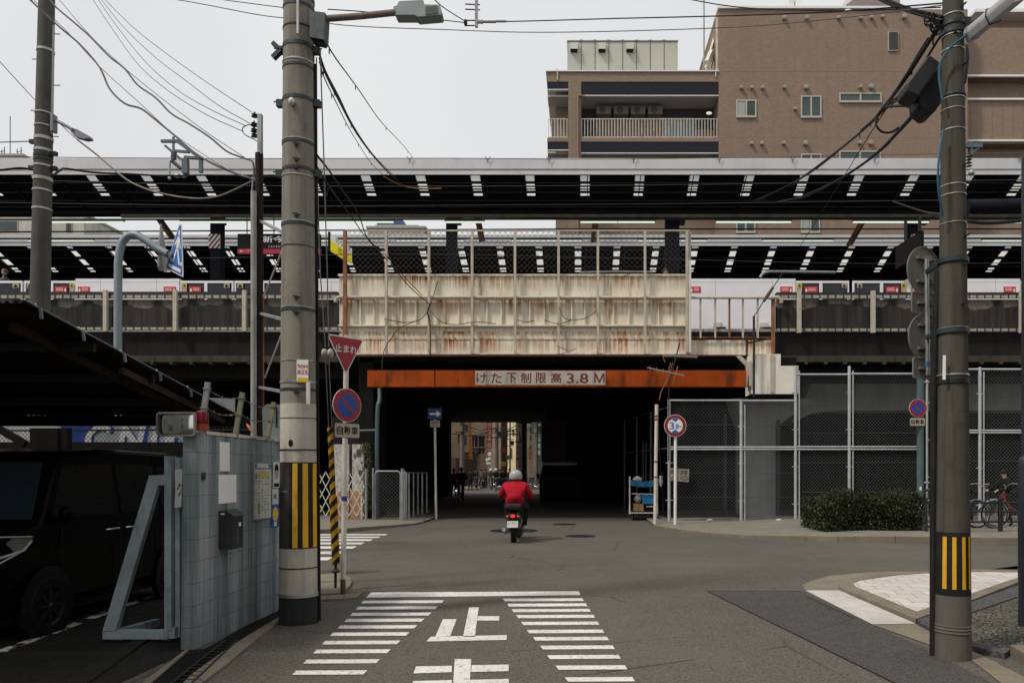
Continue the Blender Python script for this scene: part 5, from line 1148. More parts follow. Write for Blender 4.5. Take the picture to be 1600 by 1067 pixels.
mp.band(zB - .03, .035, M_BANDS, .012); mp.band(Z_(886, Ym), .012, M_DKSTEEL, .004); mp.band(Z_(704, Ym), .012, M_DKSTEEL, .006); mp.band(Z_(655, Ym), .008, M_DKSTEEL, .002)
z0, z1 = Z_(853, Ym), Z_(724, Ym)
for px0, px1, mt in ((462, 469.5, M_YEL), (470, 476, M_BLK), (476.5, 483, M_YEL), (483.5, 487.5, M_BLK), (488, 492, M_YEL), (492.5, 496, M_BLK), (457, 461.5, M_BLK)):
    rr = mp.r(1.2) + .004; cx = bp.x
    def ang(px): v = max(-.995, min(.995, (X_(px, Ym - .1) - cx) / rr)); return math.degrees(math.asin(v)) - 90
    mp.band(z0, z1 - z0, mt, .004, ang(px0), ang(px1), 'hazard_stripe')
mp.band(Z_(768, Ym), .01, M_BANDS, .004, 180, 255, 'clamp')
for py, h, m_ in ((600, .03, M_BANDS), (612, .035, M_BANDT), (566, .012, M_BANDS), (489, .04, M_BANDT), (484, .012, M_BANDS), (389, .006, M_DKSTEEL), (357, .04, M_BANDT), (352, .012, M_BANDS), (281, .015, M_BANDS), (272, .045, M_BANDT), (230, .03, M_BANDT), (225, .012, M_BANDS), (163, .05, M_BANDT), (112, .035, M_BANDT), (103, .02, M_BANDS), (80, .055, M_BANDT), (50, .02, M_DKSTEEL), (18, .04, M_BANDT), (5, .05, M_DKSTEEL)):
    mp.band(Z_(py, Ym), h * .72, m_, .006)
for py in (236, 259, 344, 470, 494, 271, 615):
    b = MB().m(M_DKSTEEL); p = mp.at(-78, Z_(py, Ym), .0); b.bx(p + Vector((0, -.01, 0)), (.03, .03, .03)); b.cyl(p + Vector((-.03, -.02, .01)), p + Vector((.05, -.02, -.005)), .007, 6); b.obj('band_bolt', mp.t)
for a, py in ((182, 80), (182, 163), (182, 272), (0, 272), (0, 163), (0, 80)):
    b = MB().m(M_TEAL); p = mp.at(a, Z_(py, Ym), .03); b.bx(p, (.07, .06, .07)); b.cyl(p + Vector((-.06, -.02, .01)), p + Vector((.06, -.02, .01)), .008, 6); b.obj('clamp', mp.t)
b = MB().m(M_TEAL); p = mp.at(190, Z_(82, Ym), .05); b.bar(p + Vector((-.05, 0, .07)), p + Vector((.03, 0, 0)), .06, .04); b.bar(p + Vector((-.05, 0, -.08)), p + Vector((.03, 0, 0)), .06, .04); b.obj('hook_bracket', mp.t)
# plates and fittings on the pole
b = MB().m(M_SIGNW); Yf = Ym - mp.r(2.6) - .012
b.prism([P(463.5, 595, Yf), P(481.5, 595, Yf), P(481.5, 562, Yf), P(463.5, 562, Yf)], (0, .006, 0)); b.m(flat('plate_red', (.42, .04, .03)))
b.text('90H', P(472.5, 572, Yf - .004), UX, UZ, h=.042, w=.1, bold=.01); b.text('825', P(472.5, 581, Yf - .004), UX, UZ, h=.042, w=.1, bold=.01); b.m(M_YEL).prism([P(465, 597, Yf - .003), P(480, 597, Yf - .003), P(480, 590, Yf - .003), P(465, 590, Yf - .003)], (0, .002, 0)); b.obj('number_plate', mp.t)
b = MB().m(M_INK); p = mp.at(-95, Z_(693, Ym), 0); b.ball(p, .03, (.8, .4, 1.2), 10); b.obj('plug', mp.t)
b = MB().m(mat('white_insulator', (.62, .6, .54), .2)); p = mp.at(-92, Z_(172, Ym), .025); b.ball(p, .032, (1, 1, 1.25), 12); b.obj('insulator', mp.t)
b = MB().m(M_BLACK); zs = [0.02, 1.5, 3., 4.5, 5.7]; b.tube([mp.at(3, z, .012) for z in zs], .016, 8); b.obj('riser_pipe', mp.t)
b = MB().m(M_OFFW); b.box(X_(488.5, Ym), X_(494, Ym), Ym - .19, Ym - .17, Z_(634, Ym), Z_(600, Ym)); b.obj('white_strip', mp.t)
b = MB().m(M_GALV); b.bar((X_(476, Ym), Ym - .19, Z_(70, Ym)), (X_(475.5, Ym), Ym - .18, Z_(0, Ym)), .02, .02); b.obj('conduit', mp.t)
# street light on the main pole
t = thing('street_light', 'street light on a rusty arm from the big concrete pole', 'street light', P(498, 62, 7.7)); Y = 7.68
b = MB().m(mat('weathered_box_grey', (.13, .15, .15), .6, 0, .3, 5, 40, (.05, .06, .06), .6)); b.prism([P(484, 58, Y - .06), P(506, 62, Y - .06), P(508, 20, Y - .06), P(484, 17, Y - .06)], (0, .14, 0)); b.obj('ballast_box', t)
b = MB().m(M_DKSTEEL); b.prism([P(484, 58.5, Y - .05), P(506, 62.5, Y - .05), P(505, 67, Y - .03), P(487, 63, Y - .03)], (0, .11, 0)); b.obj('box_base', t)
b = MB().m(mat('rusty_arm', (.2, .165, .145), .7, 0, .3, 4, 30, (.14, .08, .05), .6)); b.tube([P(505, 30, Y), P(560, 26, Y - .02), P(618, 20, Y - .04)], .031, 12); b.obj('arm', t)
b = MB().m(mat('lamp_housing', (.27, .32, .32), .45, 0, .12, 4, 30)); pr = [P(617, 24, Y), P(620, 29, Y), P(650, 29, Y), P(654, 32, Y), P(690, 29, Y), P(692, 26, Y), P(689, 13.5, Y), P(664, 13, Y), P(663, 6, Y), P(626, 8, Y), P(622, 15, Y), P(617, 16, Y)]
b.prism([p + Vector((0, -.06, 0)) for p in pr], (0, .14, 0)); b.obj('housing', t)
b = MB().m(mat('lamp_lens', (.1, .12, .1), .15, 0, .1, 4, 0)); b.prism([P(667, 29.5, Y) + Vector((0, -.066, 0)), P(686, 27, Y) + Vector((0, -.066, 0)), P(685, 15.5, Y) + Vector((0, -.066, 0)), P(667, 16.5, Y) + Vector((0, -.066, 0))], (0, .005, 0)); b.obj('lens', t)
# right pole
Yr = 6.37; bp2 = Vector((X_(1489, Yr), Yr, 0)); zr = lambda py: Z_(py, Yr)
rp_ = Pole('utility_pole', 'mossy dark concrete utility pole with hazard stripes on the right corner', bp2, .143, .080, 5.45, 7.6,
           [(-.02, zr(928), m_pole('right_pole_base', (.12, .115, .1), .7)), (zr(928), zr(830), M_BLK), (zr(830), 7.6, M_POLED)])  # base segment in a separate, slightly lighter grey
z0, z1 = zr(917), zr(837)
def ang2(px): v = max(-.995, min(.995, (X_(px, Yr - .08) - bp2.x) / (rp_.r(.7) + .004))); return math.degrees(math.asin(v)) - 90
for a, c in ((1463, 1465), (1467.5, 1470), (1473.5, 1477.5), (1484, 1489.5), (1498, 1504), (1510, 1513.5)): rp_.band(z0, z1 - z0, M_YEL, .005, ang2(a), ang2(c), 'hazard_stripe')
for py, h, m_, e in ((980, .008, M_BANDS, .008), (985, .006, M_BANDS, .01), (975, .006, M_BANDS, .007), (600, .05, M_DKSTEEL, .012), (588, .02, M_BANDS, .012), (520, .01, M_BANDS, .006), (514, .006, M_BANDS, .006), (412, .035, M_TEAL, .014), (521, .0, M_TEAL, .0), (352, .01, M_BANDS, .005), (308, .01, M_BANDS, .005), (293, .01, M_BANDS, .005), (207, .01, M_BANDS, .005), (175, .01, M_BANDS, .005), (158, .012, M_BANDS, .006), (154, .03, M_TEAL, .014), (82, .01, M_BANDS, .005), (60, .01, M_BANDS, .006), (56, .04, M_TEAL, .012), (43, .04, M_TEAL, .012), (28, .012, M_BANDS, .006)):
    if h: rp_.band(zr(py), h * .75, m_, e * .8)
b = MB().m(M_BLK); b.tube([(X_(1463.5, Yr), Yr + .06, 0), (X_(1464, Yr), Yr + .06, zr(590)), (X_(1471, Yr), Yr + .06, zr(420))], .03, 10); b.obj('riser_pipe', rp_.t)
b = MB().m(M_SIGNW); b.prism([P(1473, 593, Yr - .12), P(1477.5, 593, Yr - .13), P(1478, 555, Yr - .13), P(1473.5, 555, Yr - .12)], (0, .005, 0)); b.obj('number_plate', rp_.t)
for py, a in ((20, -70), (60, -110), (110, -60), (265, -62), (345, -60), (375, -60), (420, -70), (480, -80)):
    b = MB().m(M_DKSTEEL); p = rp_.at(a, zr(py)); b.cyl(p, p + Vector((.02, -.05, .01)), .008, 6); b.obj('step_bolt', rp_.t)
# sign backs clamped to the right pole
Yk = 6.6; t = thing('sign_post', 'back of clustered road signs on a pipe clamped to the right pole', 'sign', P(1449, 592, Yk))
M_BACK = mat('sign_back_grey', (.2, .19, .165), .55, .2, .15, 4, 40, (.1, .09, .07), .4)
b = MB().m(M_GALV); b.cyl(P(1449.5, 586, Yk - .03), P(1447.5, 405, Yk - .03), .02, 10); b.obj('pipe', t)
rv = Vector((.906, .423, 0))
for (px, py, kind) in ((1443, 423, 'c'), (1444, 474.5, 's'), (1445, 527, 'c'), (1446, 576, 's')):
    b = MB().m(M_BACK); c = P(px, py, Yk)
    if kind == 'c':
        n_ = 36; r_ = .2; ring = [c + rv * (r_ * math.cos(k * 2 * math.pi / n_)) * .98 + UZ * (r_ * math.sin(k * 2 * math.pi / n_)) for k in range(n_)]
    else: ring = [c + rv * x + UZ * z for x, z in rrect(0, 0, .3, .175, .02)]
    nv = Vector((-.423, .906, 0)); b.prism(ring, nv * .006); b.tube([p - nv * .004 for p in ring], .005, 5, closed=True)
    for dz in ((.1, -.1) if kind == 'c' else (0,)): b.bar(c + UZ * dz - rv * .09 - nv * .012, c + UZ * dz + rv * .12 - nv * .012, .02, .035, nv); b.bx(c + UZ * dz + rv * .03 - nv * .02, (.05, .03, .045))
    b.obj('sign_plate', t)
for py0, py1 in ((425, 408), (527, 518)):
    b = MB().m(M_TEAL); b.bar(P(1448, py0, Yk - .05), P(1474, py1, Yr), .03, .035); b.m(M_TEAL); b.lathe(bp2, [(rp_.r(zr(py1)) + .002, zr(py1 + 4)), (rp_.r(zr(py1)) + .016, zr(py1 + 4)), (rp_.r(zr(py1)) + .016, zr(py1 - 3)), (rp_.r(zr(py1)) + .002, zr(py1 - 3))], 32); b.obj('clamp_arm', t)
b = MB().m(flat('blue_tape', (.02, .12, .3))); b.lathe(P(1449.2, 569, Yk - .03), [(.021, -.02), (.022, -.02), (.022, .02), (.021, .02)], 12); b.obj('tape', t)
# big lamp at upper right
t = thing('street_light', 'large pale street lamp head close up beside the right pole top', 'street light', P(1512, 60, 6.2))
p, q = P(1514, 57, 6.25), P(1590, -6, 5.75); d = (q - p).normalized(); u = d.cross(Vector((.2, 1, .15))).normalized(); w = d.cross(u).normalized()
sec = [(-.045, -.05), (.02, -.055), (.055, -.03), (.06, .03), (.02, .055), (-.045, .05)]
b = MB().m(mat('pale_lamp_housing', (.42, .41, .42), .4, 0, .08, 4, 30, (.2, .2, .2), .3)); b.prism([p + u * a * 1.05 + w * c for a, c in sec], d * (q - p).length); o = b.obj('housing', t); md = o.modifiers.new('bevel', 'BEVEL'); md.width = .012; md.segments = 2
b = MB().m(flat('lamp_end_cap', (.26, .26, .28))); b.prism([p + d * .02 + u * a * 1.08 + w * c * 1.06 for a, c in sec], d * .03); o = b.obj('end_cap', t); b = MB().m(M_DKSTEEL); c = p + d * .26; b.tube([c + u * a * 1.14 + w * e * 1.14 for a, e in sec], .005, 5, closed=True); b.obj('strap', t)
b = MB().m(M_DKSTEEL); b.bar(p + d * .1 + w * .02, Vector((bp2.x + .08, Yr, zr(48))), .05, .05); b.m(M_TEAL).bx((bp2.x + .1, Yr, zr(42)), (.06, .08, .12)); b.obj('bracket', t)
# splice closures left of the right pole
def closure(pts, th, label):
    b = MB().m(mat('closure_black', (.02, .02, .022), .55, 0, .2, 5, 30) if 'closure_black' not in bpy.data.materials else bpy.data.materials['closure_black']); b.prism(pts, (0, th, 0)); o = b.obj('splice_closure'); md = o.modifiers.new('bevel', 'BEVEL'); md.width = .015; md.segments = 2; tag(o, label, 'cable box', 'cable closures at the right pole')
Yc = 6.5
closure([P(1417, 130, Yc), P(1418, 143, Yc), P(1436, 152, Yc), P(1462, 112, Yc), P(1470, 98, Yc), P(1455, 86, Yc), P(1449, 88, Yc)], .22, 'upper black cable splice box hanging left of the right pole')
closure([P(1434, 148, Yc + .1), P(1436, 166, Yc + .1), P(1450, 179, Yc + .1), P(1460, 176, Yc + .1), P(1478, 152, Yc + .1), P(1478, 100, Yc + .1), P(1464, 104, Yc + .1)], .2, 'lower black cable splice box touching the right pole')
closure([P(1508, 66, Yc + .15), P(1514, 70, Yc + .15), P(1516, 90, Yc + .15), P(1511, 130, Yc + .15), P(1507, 130, Yc + .15)], .1, 'narrow black cable box behind the right side of the right pole')
# far left pole
Yl = 12.2
lp = Pole('utility_pole', 'grey concrete utility pole with small lamp rising behind the carport', Vector((X_(53.6, Yl), Yl, 0)), .165, .112, 9.0, 10.8, [(0, 10.8, M_POLEF)])
for py, h, m_ in ((329, .03, M_BANDS), (300, .03, M_BANDS), (283, .05, M_RUSTP), (262, .03, M_BANDS), (252, .03, M_DKSTEEL), (246, .04, M_DKSTEEL), (238, .04, M_BANDS), (220, .05, M_BANDS), (199, .02, M_BANDS), (179, .02, M_BANDS), (82, .04, M_BANDS)):
    lp.band(Z_(py, Yl), h, m_, .008)
for px, py in ((84, 53), (84, 133), (82, 213), (58, 173), (60, 93)):
    b = MB().m(M_DKSTEEL); s_ = 1 if px > 75 else -1; p = P(px - (887 - py) * .0219, py, Yl - .05); b.cyl(p, p + Vector((s_ * .1, 0, 0)), .008, 6); b.obj('step_bolt', lp.t)
for a, py in ((0, 240), (180, 222), (0, 263), (180, 263)): b = MB().m(M_DKSTEEL); p = lp.at(a, Z_(py, Yl), .04); b.bx(p, (.1, .06, .06)); b.obj('clamp', lp.t)
b = MB().m(M_GALV); b.cyl(P(64, 40, Yl), P(65.5, 210, Yl), .02, 8); b.obj('conduit', lp.t); lp.t.rotation_euler = (0, R(1.25), 0)
t = thing('street_light', 'small grey lamp on a short arm from the far left pole', 'street light', P(84, 205, Yl))
b = MB().m(flat('lamp_grey', (.22, .21, .25))); b.box(X_(82, Yl), X_(86, Yl), Yl - .06, Yl + .06, Z_(207, Yl), Z_(180, Yl)); b.obj('ballast_box', t)
b = MB().m(bpy.data.materials['lamp_grey']); b.tube([P(86, 188, Yl), P(100, 195, Yl), P(114, 203, Yl)], .026, 8); b.obj('arm', t)
b = MB().m(bpy.data.materials['lamp_grey']); b.prism([P(110, 205, Yl), P(114, 201, Yl), P(120, 202, Yl), P(138, 212, Yl), P(139, 216, Yl), P(130, 217, Yl), P(116, 213, Yl)], (0, .12, 0)); b.obj('housing', t)
# rust red service pole behind the wall
Ys = 10.; xs_ = X_(405, Ys); t = thing('steel_pole', 'rust red steel service pole with grey conduit left of the big pole', 'pole', (xs_, Ys, 0))
b = MB().m(mat('dark_red_pole_paint', (.022, .012, .012), .6, 0, .3, 3, 30)); b.cyl((xs_, Ys, 0), (xs_, Ys, Z_(240, Ys)), .05, 14); b.obj('shaft', t)
b = MB().m(M_GALV); b.box(X_(404, Ys), X_(410, Ys), Ys - .04, Ys + .02, Z_(242, Ys), Z_(180, Ys)); b.obj('top_channel', t)
b = MB().m(mat('pale_conduit', (.33, .32, .3), .6)); b.tube([(X_(399.5, Ys), Ys - .06, .2), (X_(399.5, Ys), Ys - .06, Z_(302, Ys))], .038, 10); b.tube([(X_(396.5, Ys), Ys - .05, .2), (X_(396.5, Ys), Ys - .05, Z_(300, Ys)), (X_(397.5, Ys), Ys - .05, Z_(285, Ys))], .011, 8); b.obj('conduit', t)
b = MB().m(M_RUSTO); b.tube([(X_(411.5, Ys), Ys, .3), (X_(411.5, Ys), Ys, Z_(460, Ys))], .011, 8); b.obj('cable', t)
b = MB().m(mat('dark_insulator', (.05, .05, .055), .25))
for px, py in ((397, 194), (397, 203), (397.5, 211), (398, 180)):
    c = P(px, py, Ys); b.lathe(c, [(.01, -.035), (.045, -.025), (.02, -.01), (.04, 0.005), (.015, .02), (.01, .04)], 12); b.bar(c, c + Vector((.08, 0, 0)), .02, .02)
b.obj('insulator', t)
for a, c in (((408, 346), (440, 362)), ((408, 490), (440, 498)), ((406, 605), (440, 612))): b = MB().m(M_GALV); b.bar(P(a[0], a[1], Ys), Vector((bp.x - .15, Ym + .1, Z_(c[1], Ym))), .045, .03); b.obj('stay_arm', t)
for a, c in (((443, 368), (411, 466)), ((441, 502), (414, 590))): b = MB().m(M_OFFW); b.tube([Vector((X_(a[0], Ym), Ym + .1, Z_(a[1], Ym))), P(c[0], c[1], Ys)], .009, 6); b.obj('stay_rod', t)
# bent pipe with pedestrian crossing signs
Yp_ = 14.; t = thing('crossing_sign', 'grey hooked pipe carrying a blue pedestrian crossing sign edge on', 'sign', (X_(184, Yp_), Yp_, 0))
b = MB().m(mat('galvanised_hook_pipe', (.22, .27, .29), .5, .3, .12, 4, 40)); b.tube(spline([P(183, 900, Yp_), P(184, 700, Yp_), P(184.5, 450, Yp_), P(185.5, 405, Yp_), P(190, 382, Yp_), P(199, 370, Yp_), P(211, 367, Yp_), P(224, 373, Yp_), P(245, 388, Yp_), P(262, 397, Yp_)], 6), [.068] * 55, 12); b.obj('pipe', t)
rv = (P(286, 430, Yp_ + .0) - P(260, 419, Yp_)); rv = Vector((rv.x, -.55, 0))  # plate seen obliquely
def tri(cx0, top, bl, brr, m_, name, th):
    b = MB().m(m_); b.prism([P(*top, Yp_), P(*bl, Yp_ + .28), P(*brr, Yp_ - .28)], th); return b
up_p, bl_p, br_p = P(282, 349.5, Yp_ - .1), P(259.5, 419.5, Yp_ + .2), P(285.5, 433, Yp_ - .2)
ed_ = (up_p - bl_p); base_ = (br_p - bl_p); nrm = base_.cross(ed_).normalized(); nrm = nrm if nrm.y < 0 else -nrm
def tp(u, v): return bl_p + base_ * u + (up_p - (bl_p + base_ * .5)) * v + base_ * 0 + nrm * .004
outl = [(.0, .0), (1, 0), (1.0, .06), (.56, 1.0), (.44, 1.0), (0, .06)]
b = MB().m(M_SIGNW); b.prism([bl_p + base_ * u + (up_p - (bl_p + base_ * .5)) * v for u, v in outl], -nrm * .01)
b.m(flat('crossing_blue', (.02, .13, .42))); b.poly([tp(u, v) for u, v in ((.04, .02), (.96, .02), (.96, .07), (.55, .965), (.45, .965), (.04, .07))]); b.m(M_SIGNW)
def shp(l): b.poly([tp(u, v) + nrm * .003 for u, v in l])
shp([(.14, .06), (.86, .06), (.86, .13), (.14, .13)]); shp([(.3, .2), (.4, .2), (.53, .5), (.47, .52)]); shp([(.68, .2), (.78, .2), (.56, .52), (.5, .5)]); shp([(.44, .48), (.58, .48), (.57, .74), (.47, .74)]); shp([(.57, .66), (.67, .5), (.71, .53), (.58, .73)]); shp([(.46, .7), (.33, .55), (.36, .52), (.48, .65)]); shp([(.47 + .05 + .05 * math.cos(k * .785), .81 + .055 * math.sin(k * .785)) for k in range(8)])
shp([(.2, .2), (.3, .2), (.3, .27), (.2, .27)]); shp([(.8, .2), (.88, .2), (.88, .27), (.8, .27)]); b.obj('sign_plate', t)
b = MB().m(mat('plate_back', (.3, .29, .28), .5)); p0 = [P(250, 350, Yp_ + .2), P(262, 420, Yp_ + .45), P(262, 423, Yp_ + .45), P(248, 423, Yp_ - .0), P(245.5, 416, Yp_ - .1)]; b.prism(p0, (.02, .02, 0)); b.obj('back_plate', t)
b = MB().m(M_GALV); b.bar(P(258, 394, Yp_), P(268, 399, Yp_), .05, .07); b.obj('clamp', t)
# stop sign, no parking sign
def sign_axes(c, cosv): s_ = math.sqrt(1 - cosv * cosv); return Vector((cosv, s_, 0)), Vector((s_, -cosv, 0))
Yt = 9.637; t = thing('stop_sign', 'red triangular stop sign above a no parking disc on white post', 'road sign', G(536, 928)); s_ = Yt / F
pb, pt_ = G(536, 929), P(541.5, 524, Yt)
b = MB().m(M_OFFW); b.cyl(pb, pt_, .032, 14); b.m(flat('post_rust', (.12, .07, .045))); b.lathe(pb, [(.0325, 0), (.0335, 0), (.0335, .17), (.0325, .2)], 14); b.m(M_BLUE).lathe(pb.lerp(pt_, .37), [(.0325, -.03), (.034, -.03), (.034, .03), (.0325, .03)], 14); b.obj('post', t)
rv, nv = sign_axes(None, .6)
def tri_r(c, hw, h, r, k=5):
    cor = [(-hw, h * .5), (0, -h * .5), (hw, h * .5)]; out = []
    for i in range(3):
        p0, p1, p2 = Vector(cor[i - 1]), Vector(cor[i]), Vector(cor[(i + 1) % 3]); a = (p0 - p1).normalized(); d = (p2 - p1).normalized(); ang_ = a.angle(d); L = r / math.tan(ang_ / 2)
        s0, s1 = p1 + a * L, p1 + d * L
        for j in range(k + 1): u = j / k; out.append((s0 * (1 - u) ** 2 + p1 * 2 * u * (1 - u) + s1 * u * u))
    return [c + rv * p.x + UZ * p.y for p in out]
c = P(540.5, 555.5, Yt - .05)
b = MB().m(M_SIGNW); b.prism(tri_r(c, .272, .475, .03), -nv * .008); b.m(M_RED).poly([p + nv * .003 for p in tri_r(c + UZ * .003, .25, .437, .022)]); b.text('止まれ', c + UZ * .085 + nv * .006, rv, UZ, h=.098, w=.33, mt=M_SIGNW, bold=.012); b.obj('stop_plate', t)
c = P(542.5, 633, Yt - .05)
def noparking(b, c, r_, rv, nv):
    b.m(M_SIGNW); n_ = 44; b.prism([c + rv * (r_ * math.cos(k * 2 * math.pi / n_)) + UZ * (r_ * math.sin(k * 2 * math.pi / n_)) for k in range(n_)], -nv * .008)
    b.m(M_RED).disc(c + nv * .003, r_ * .97, rv, UZ, 44); b.m(M_BLUE).disc(c + nv * .0045, r_ * .70, rv, UZ, 44)
    a = r_ * .71; d = Vector((-.7071, .7071)); w = r_ * .085; l = []
    for u, v in ((-a, -w), (a, -w), (a, w), (-a, w)): x, z = u * .7071 - v * -.7071 * -1, -u * .7071 + v * .7071; l.append(c + nv * .006 + rv * (u * .7071 + v * .7071) + UZ * (-u * .7071 + v * .7071))
    b.m(M_RED).poly(l)
b = MB(); noparking(b, c, .21, rv, nv); b.obj('no_parking_plate', t)
c = P(542.5, 672.5, Yt - .05); M_CREAM = mat('cream_plate', (.4, .34, .27), .5, 0, .12, 4, 40)
def plate3(b, c, w, h, rv, nv, txt, bold=.012):
    b.m(M_INK).prism([c + rv * x + UZ * z for x, z in rrect(0, 0, w, h, .02)], -nv * .008); b.m(M_CREAM).poly([c + nv * .002 + rv * x + UZ * z for x, z in rrect(0, 0, w * .97, h * .95, .018)])
    for i, ch in enumerate(txt): b.text(ch, c + nv * .005 + rv * ((i - (len(txt) - 1) / 2) * w / len(txt) * .88), rv, UZ, h=h * .58, w=w * .25, mt=M_INK, bold=bold)
b = MB(); plate3(b, c, .375, .185, rv, nv, '自動車'); b.obj('vehicle_plate', t)
b = MB().m(M_GALV)
for py in (533, 545, 610, 655, 672): c = P(541, py, Yt + .02); b.bar(c - Vector((.06, 0, 0)), c + Vector((.06, 0, 0)), .012, .03)
b.obj('clamp', t)
# second no parking sign on the teal post, right
Yn = 19.2; t = thing('no_parking_sign', 'small no parking disc on a teal post beside the clipped hedge', 'road sign', G(1437, 832)); rv2, nv2 = sign_axes(None, .9); rv2 = Vector((1, .05, 0)); nv2 = Vector((.05, -1, 0))
b = MB().m(mat('teal_post_paint', (.08, .125, .125), .6, 0, .2, 4, 30, (.04, .05, .05), .5)); b.cyl((X_(1438, Yn), Yn, .1), (X_(1438, Yn), Yn, Z_(520, Yn)), .085, 14); b.m(M_PAPER).bx((X_(1436, Yn), Yn - .086, Z_(763, Yn)), (.05, .006, .09)); b.obj('post', t)
b = MB(); noparking(b, P(1434.5, 637.5, Yn - .12), .225, rv2, nv2); b.obj('no_parking_plate', t)
b = MB(); plate3(b, P(1433.5, 659, Yn - .12), .39, .2, rv2, nv2, '自動車'); b.obj('vehicle_plate', t)
# hazard tape guy wire
t = thing('guy_wire', 'pole guy wire sheathed in yellow and black hazard spiral', 'guy wire', G(523, 922)); Yg = 9.9
n_ = N('hazard_spiral'); x, y, z = n_.xyz(); f_ = n_.math('FRACT', n_.math('ADD', n_.math('MULTIPLY', z, 6.4), n_.math('MULTIPLY', x, -7.)))
cc = n_.mix(n_.math('GREATER_THAN', f_, .5), (.02, .018, .016), (.5, .27, .015)); cc = n_.mix(n_.rng(n_.noise(12, 4), .5, .75), cc, (.04, .03, .02)); M_SPIRAL = n_.set(cc, .6)
b = MB().m(M_SPIRAL); b.cyl(P(525, 881, Yg), P(520.5, 775, Yg - .05), .05, 14); b.obj('sleeve', t)
b = MB().m(M_SPIRAL); b.cyl(P(520.5, 776, Yg - .05), P(516, 668, Yg - .1), .036, 14); b.obj('sleeve', t)
b = MB().m(M_DKSTEEL); b.cyl(G(524, 922), P(524.5, 880, Yg), .018, 8); b.lathe(P(524.3, 892, Yg), [(.0, -.03), (.05, -.015), (.06, 0), (.03, .03), (0, .05)], 12); b.obj('anchor_rod', t)
e = Vector((bp.x + .2, Ym, Z_(90, Ym))); ins = P(511, 552, 9.2)
b = MB().m(M_GALV)
for k in (-.02, .02):
    b.tube([P(516, 668, Yg - .1) + Vector((k, 0, 0)), ins + Vector((k, 0, -.08))], .007, 6); b.tube([ins + Vector((k, 0, .08)), P(506, 430, 8.9) + Vector((k * 2, 0, 0)), P(501, 270, 8.4) + Vector((k * 2, 0, 0)), e + Vector((k, 0, 0))], .007, 6)
b.obj('strand', t); b = MB().m(mat('cream_insulator', (.4, .37, .31), .3)); b.ball(ins + Vector((-.03, 0, 0)), .05, (.75, 1, 1.15), 12); b.ball(ins + Vector((.04, 0, 0)), .05, (.75, 1, 1.15), 12); b.obj('insulator', t)
# dark post at the right edge
t = thing('steel_post', 'dark navy pipe post at the right edge of the gravel bed', 'post', (X_(1604, 7.5), 7.5, 0)); M_NAVY = mat('dark_navy_paint', (.025, .028, .04), .4, 0, .2, 3, 30)
xx = X_(1604, 7.5); b = MB().m(M_NAVY); b.lathe((xx, 7.5, 0), [(0, 0), (.075, 0), (.075, 1.62), (.07, 1.66), (.052, 1.685), (.045, 1.69)], 24); b.obj('sleeve', t)
b = MB().m(M_NAVY); b.cyl((xx + .0, 7.5, 1.69), (xx, 7.5, 4.6), .045, 16); b.obj('pipe', t)
# ------------------------------------------------------------ mesh fence under the viaduct, right side
def pipe_post(b, x, y, z0, z1, r=.045): b.cyl((x, y, z0), (x, y, z1), r, 12); b.ball((x, y, z1), r * 1.1, (1, 1, .5), 10)
def fence(name, label, Yv, posts, panels, mid, zb, group='mesh fences under the viaduct'):
    t = thing(name, label, 'fence', (X_(posts[0][0], Yv), Yv, 0), group)
    for px, py, dbl in posts:
        b = MB().m(M_FENCE); x = X_(px, Yv); pipe_post(b, x, Yv, .02, Z_(py, Yv))
        if dbl: b.cyl((x + .11, Yv, .08), (x + .11, Yv, Z_(py + 6, Yv)), .02, 8)
        for py2 in range(int(py) + 40, 800, 58): b.bx((x, Yv, Z_(py2, Yv)), (.2, .03, .025))
        b.obj('post', t)
    for x0, x1, yt in panels:
        X0, X1 = X_(x0, Yv), X_(x1, Yv)
        b = MB().m(M_WIREMESH); link_mesh(b, X0, X1, zb, Z_(yt, Yv), Yv + .05, .098, .0058); b.obj('mesh', t, smooth=0)
        b = MB().m(M_FENCE); b.cyl((X0, Yv, Z_(yt, Yv)), (X1, Yv, Z_(yt, Yv)), .03, 8); b.obj('top_rail', t)
        b = MB().m(M_FENCE); b.cyl((X0, Yv, zb), (X1, Yv, zb), .022, 8); b.obj('bottom_rail', t)
        b = MB().m(M_FENCE)
        for m_ in mid: b.cyl((X0, Yv - .01, Z_(m_, Yv)), (X1, Yv - .01, Z_(m_, Yv)), .026, 8)
        b.obj('mid_rail', t)
        b = MB().m(M_WIREMESH); zt = Z_(yt, Yv)
        for k in range(1, 5): z = zb + (zt - zb) * k / 5; b.bar((X0, Yv + .03, z), (X1, Yv + .03, z), .008, .008)
        b.obj('tension_wire', t)
zb_ = Z_(814.5, 22.5)
fence('mesh_fence', 'low chain link fence on pale pipes right of the height limit sign', 22.5, [(1045.5, 625, 0), (1158, 626, 1)], [(1045.5, 1158, 625.5), (1158, 1242, 626)], (698.5, 702), zb_)
fence('mesh_fence', 'tall chain link fence on pale pipes behind the clipped hedge', 22.5, [(1243, 573, 1), (1327, 573, 1)], [(1243, 1327, 585), (1327, 1437, 584)], (698, 702), zb_)
fence('mesh_fence', 'tall chain link fence right of the right concrete pole behind the bicycles', 21.4, [(1456, 589, 0), (1531, 575, 1), (1625, 575, 1)], [(1456, 1531, 577), (1531, 1625, 577), (1625, 1760, 577)], (672.5, 676), .12)
t = thing('fence_gate', 'narrow double bar pale gate posts beside the teal sign post', 'gate', (X_(1446, 21.6), 21.6, 0)); Yv = 21.6
for px in (1441, 1448.5, 1457): b = MB().m(M_FENCE); b.cyl((X_(px, Yv), Yv, .05), (X_(px, Yv), Yv, Z_(590, Yv)), .033, 10); b.obj('bar', t)
b = MB().m(M_FENCE)
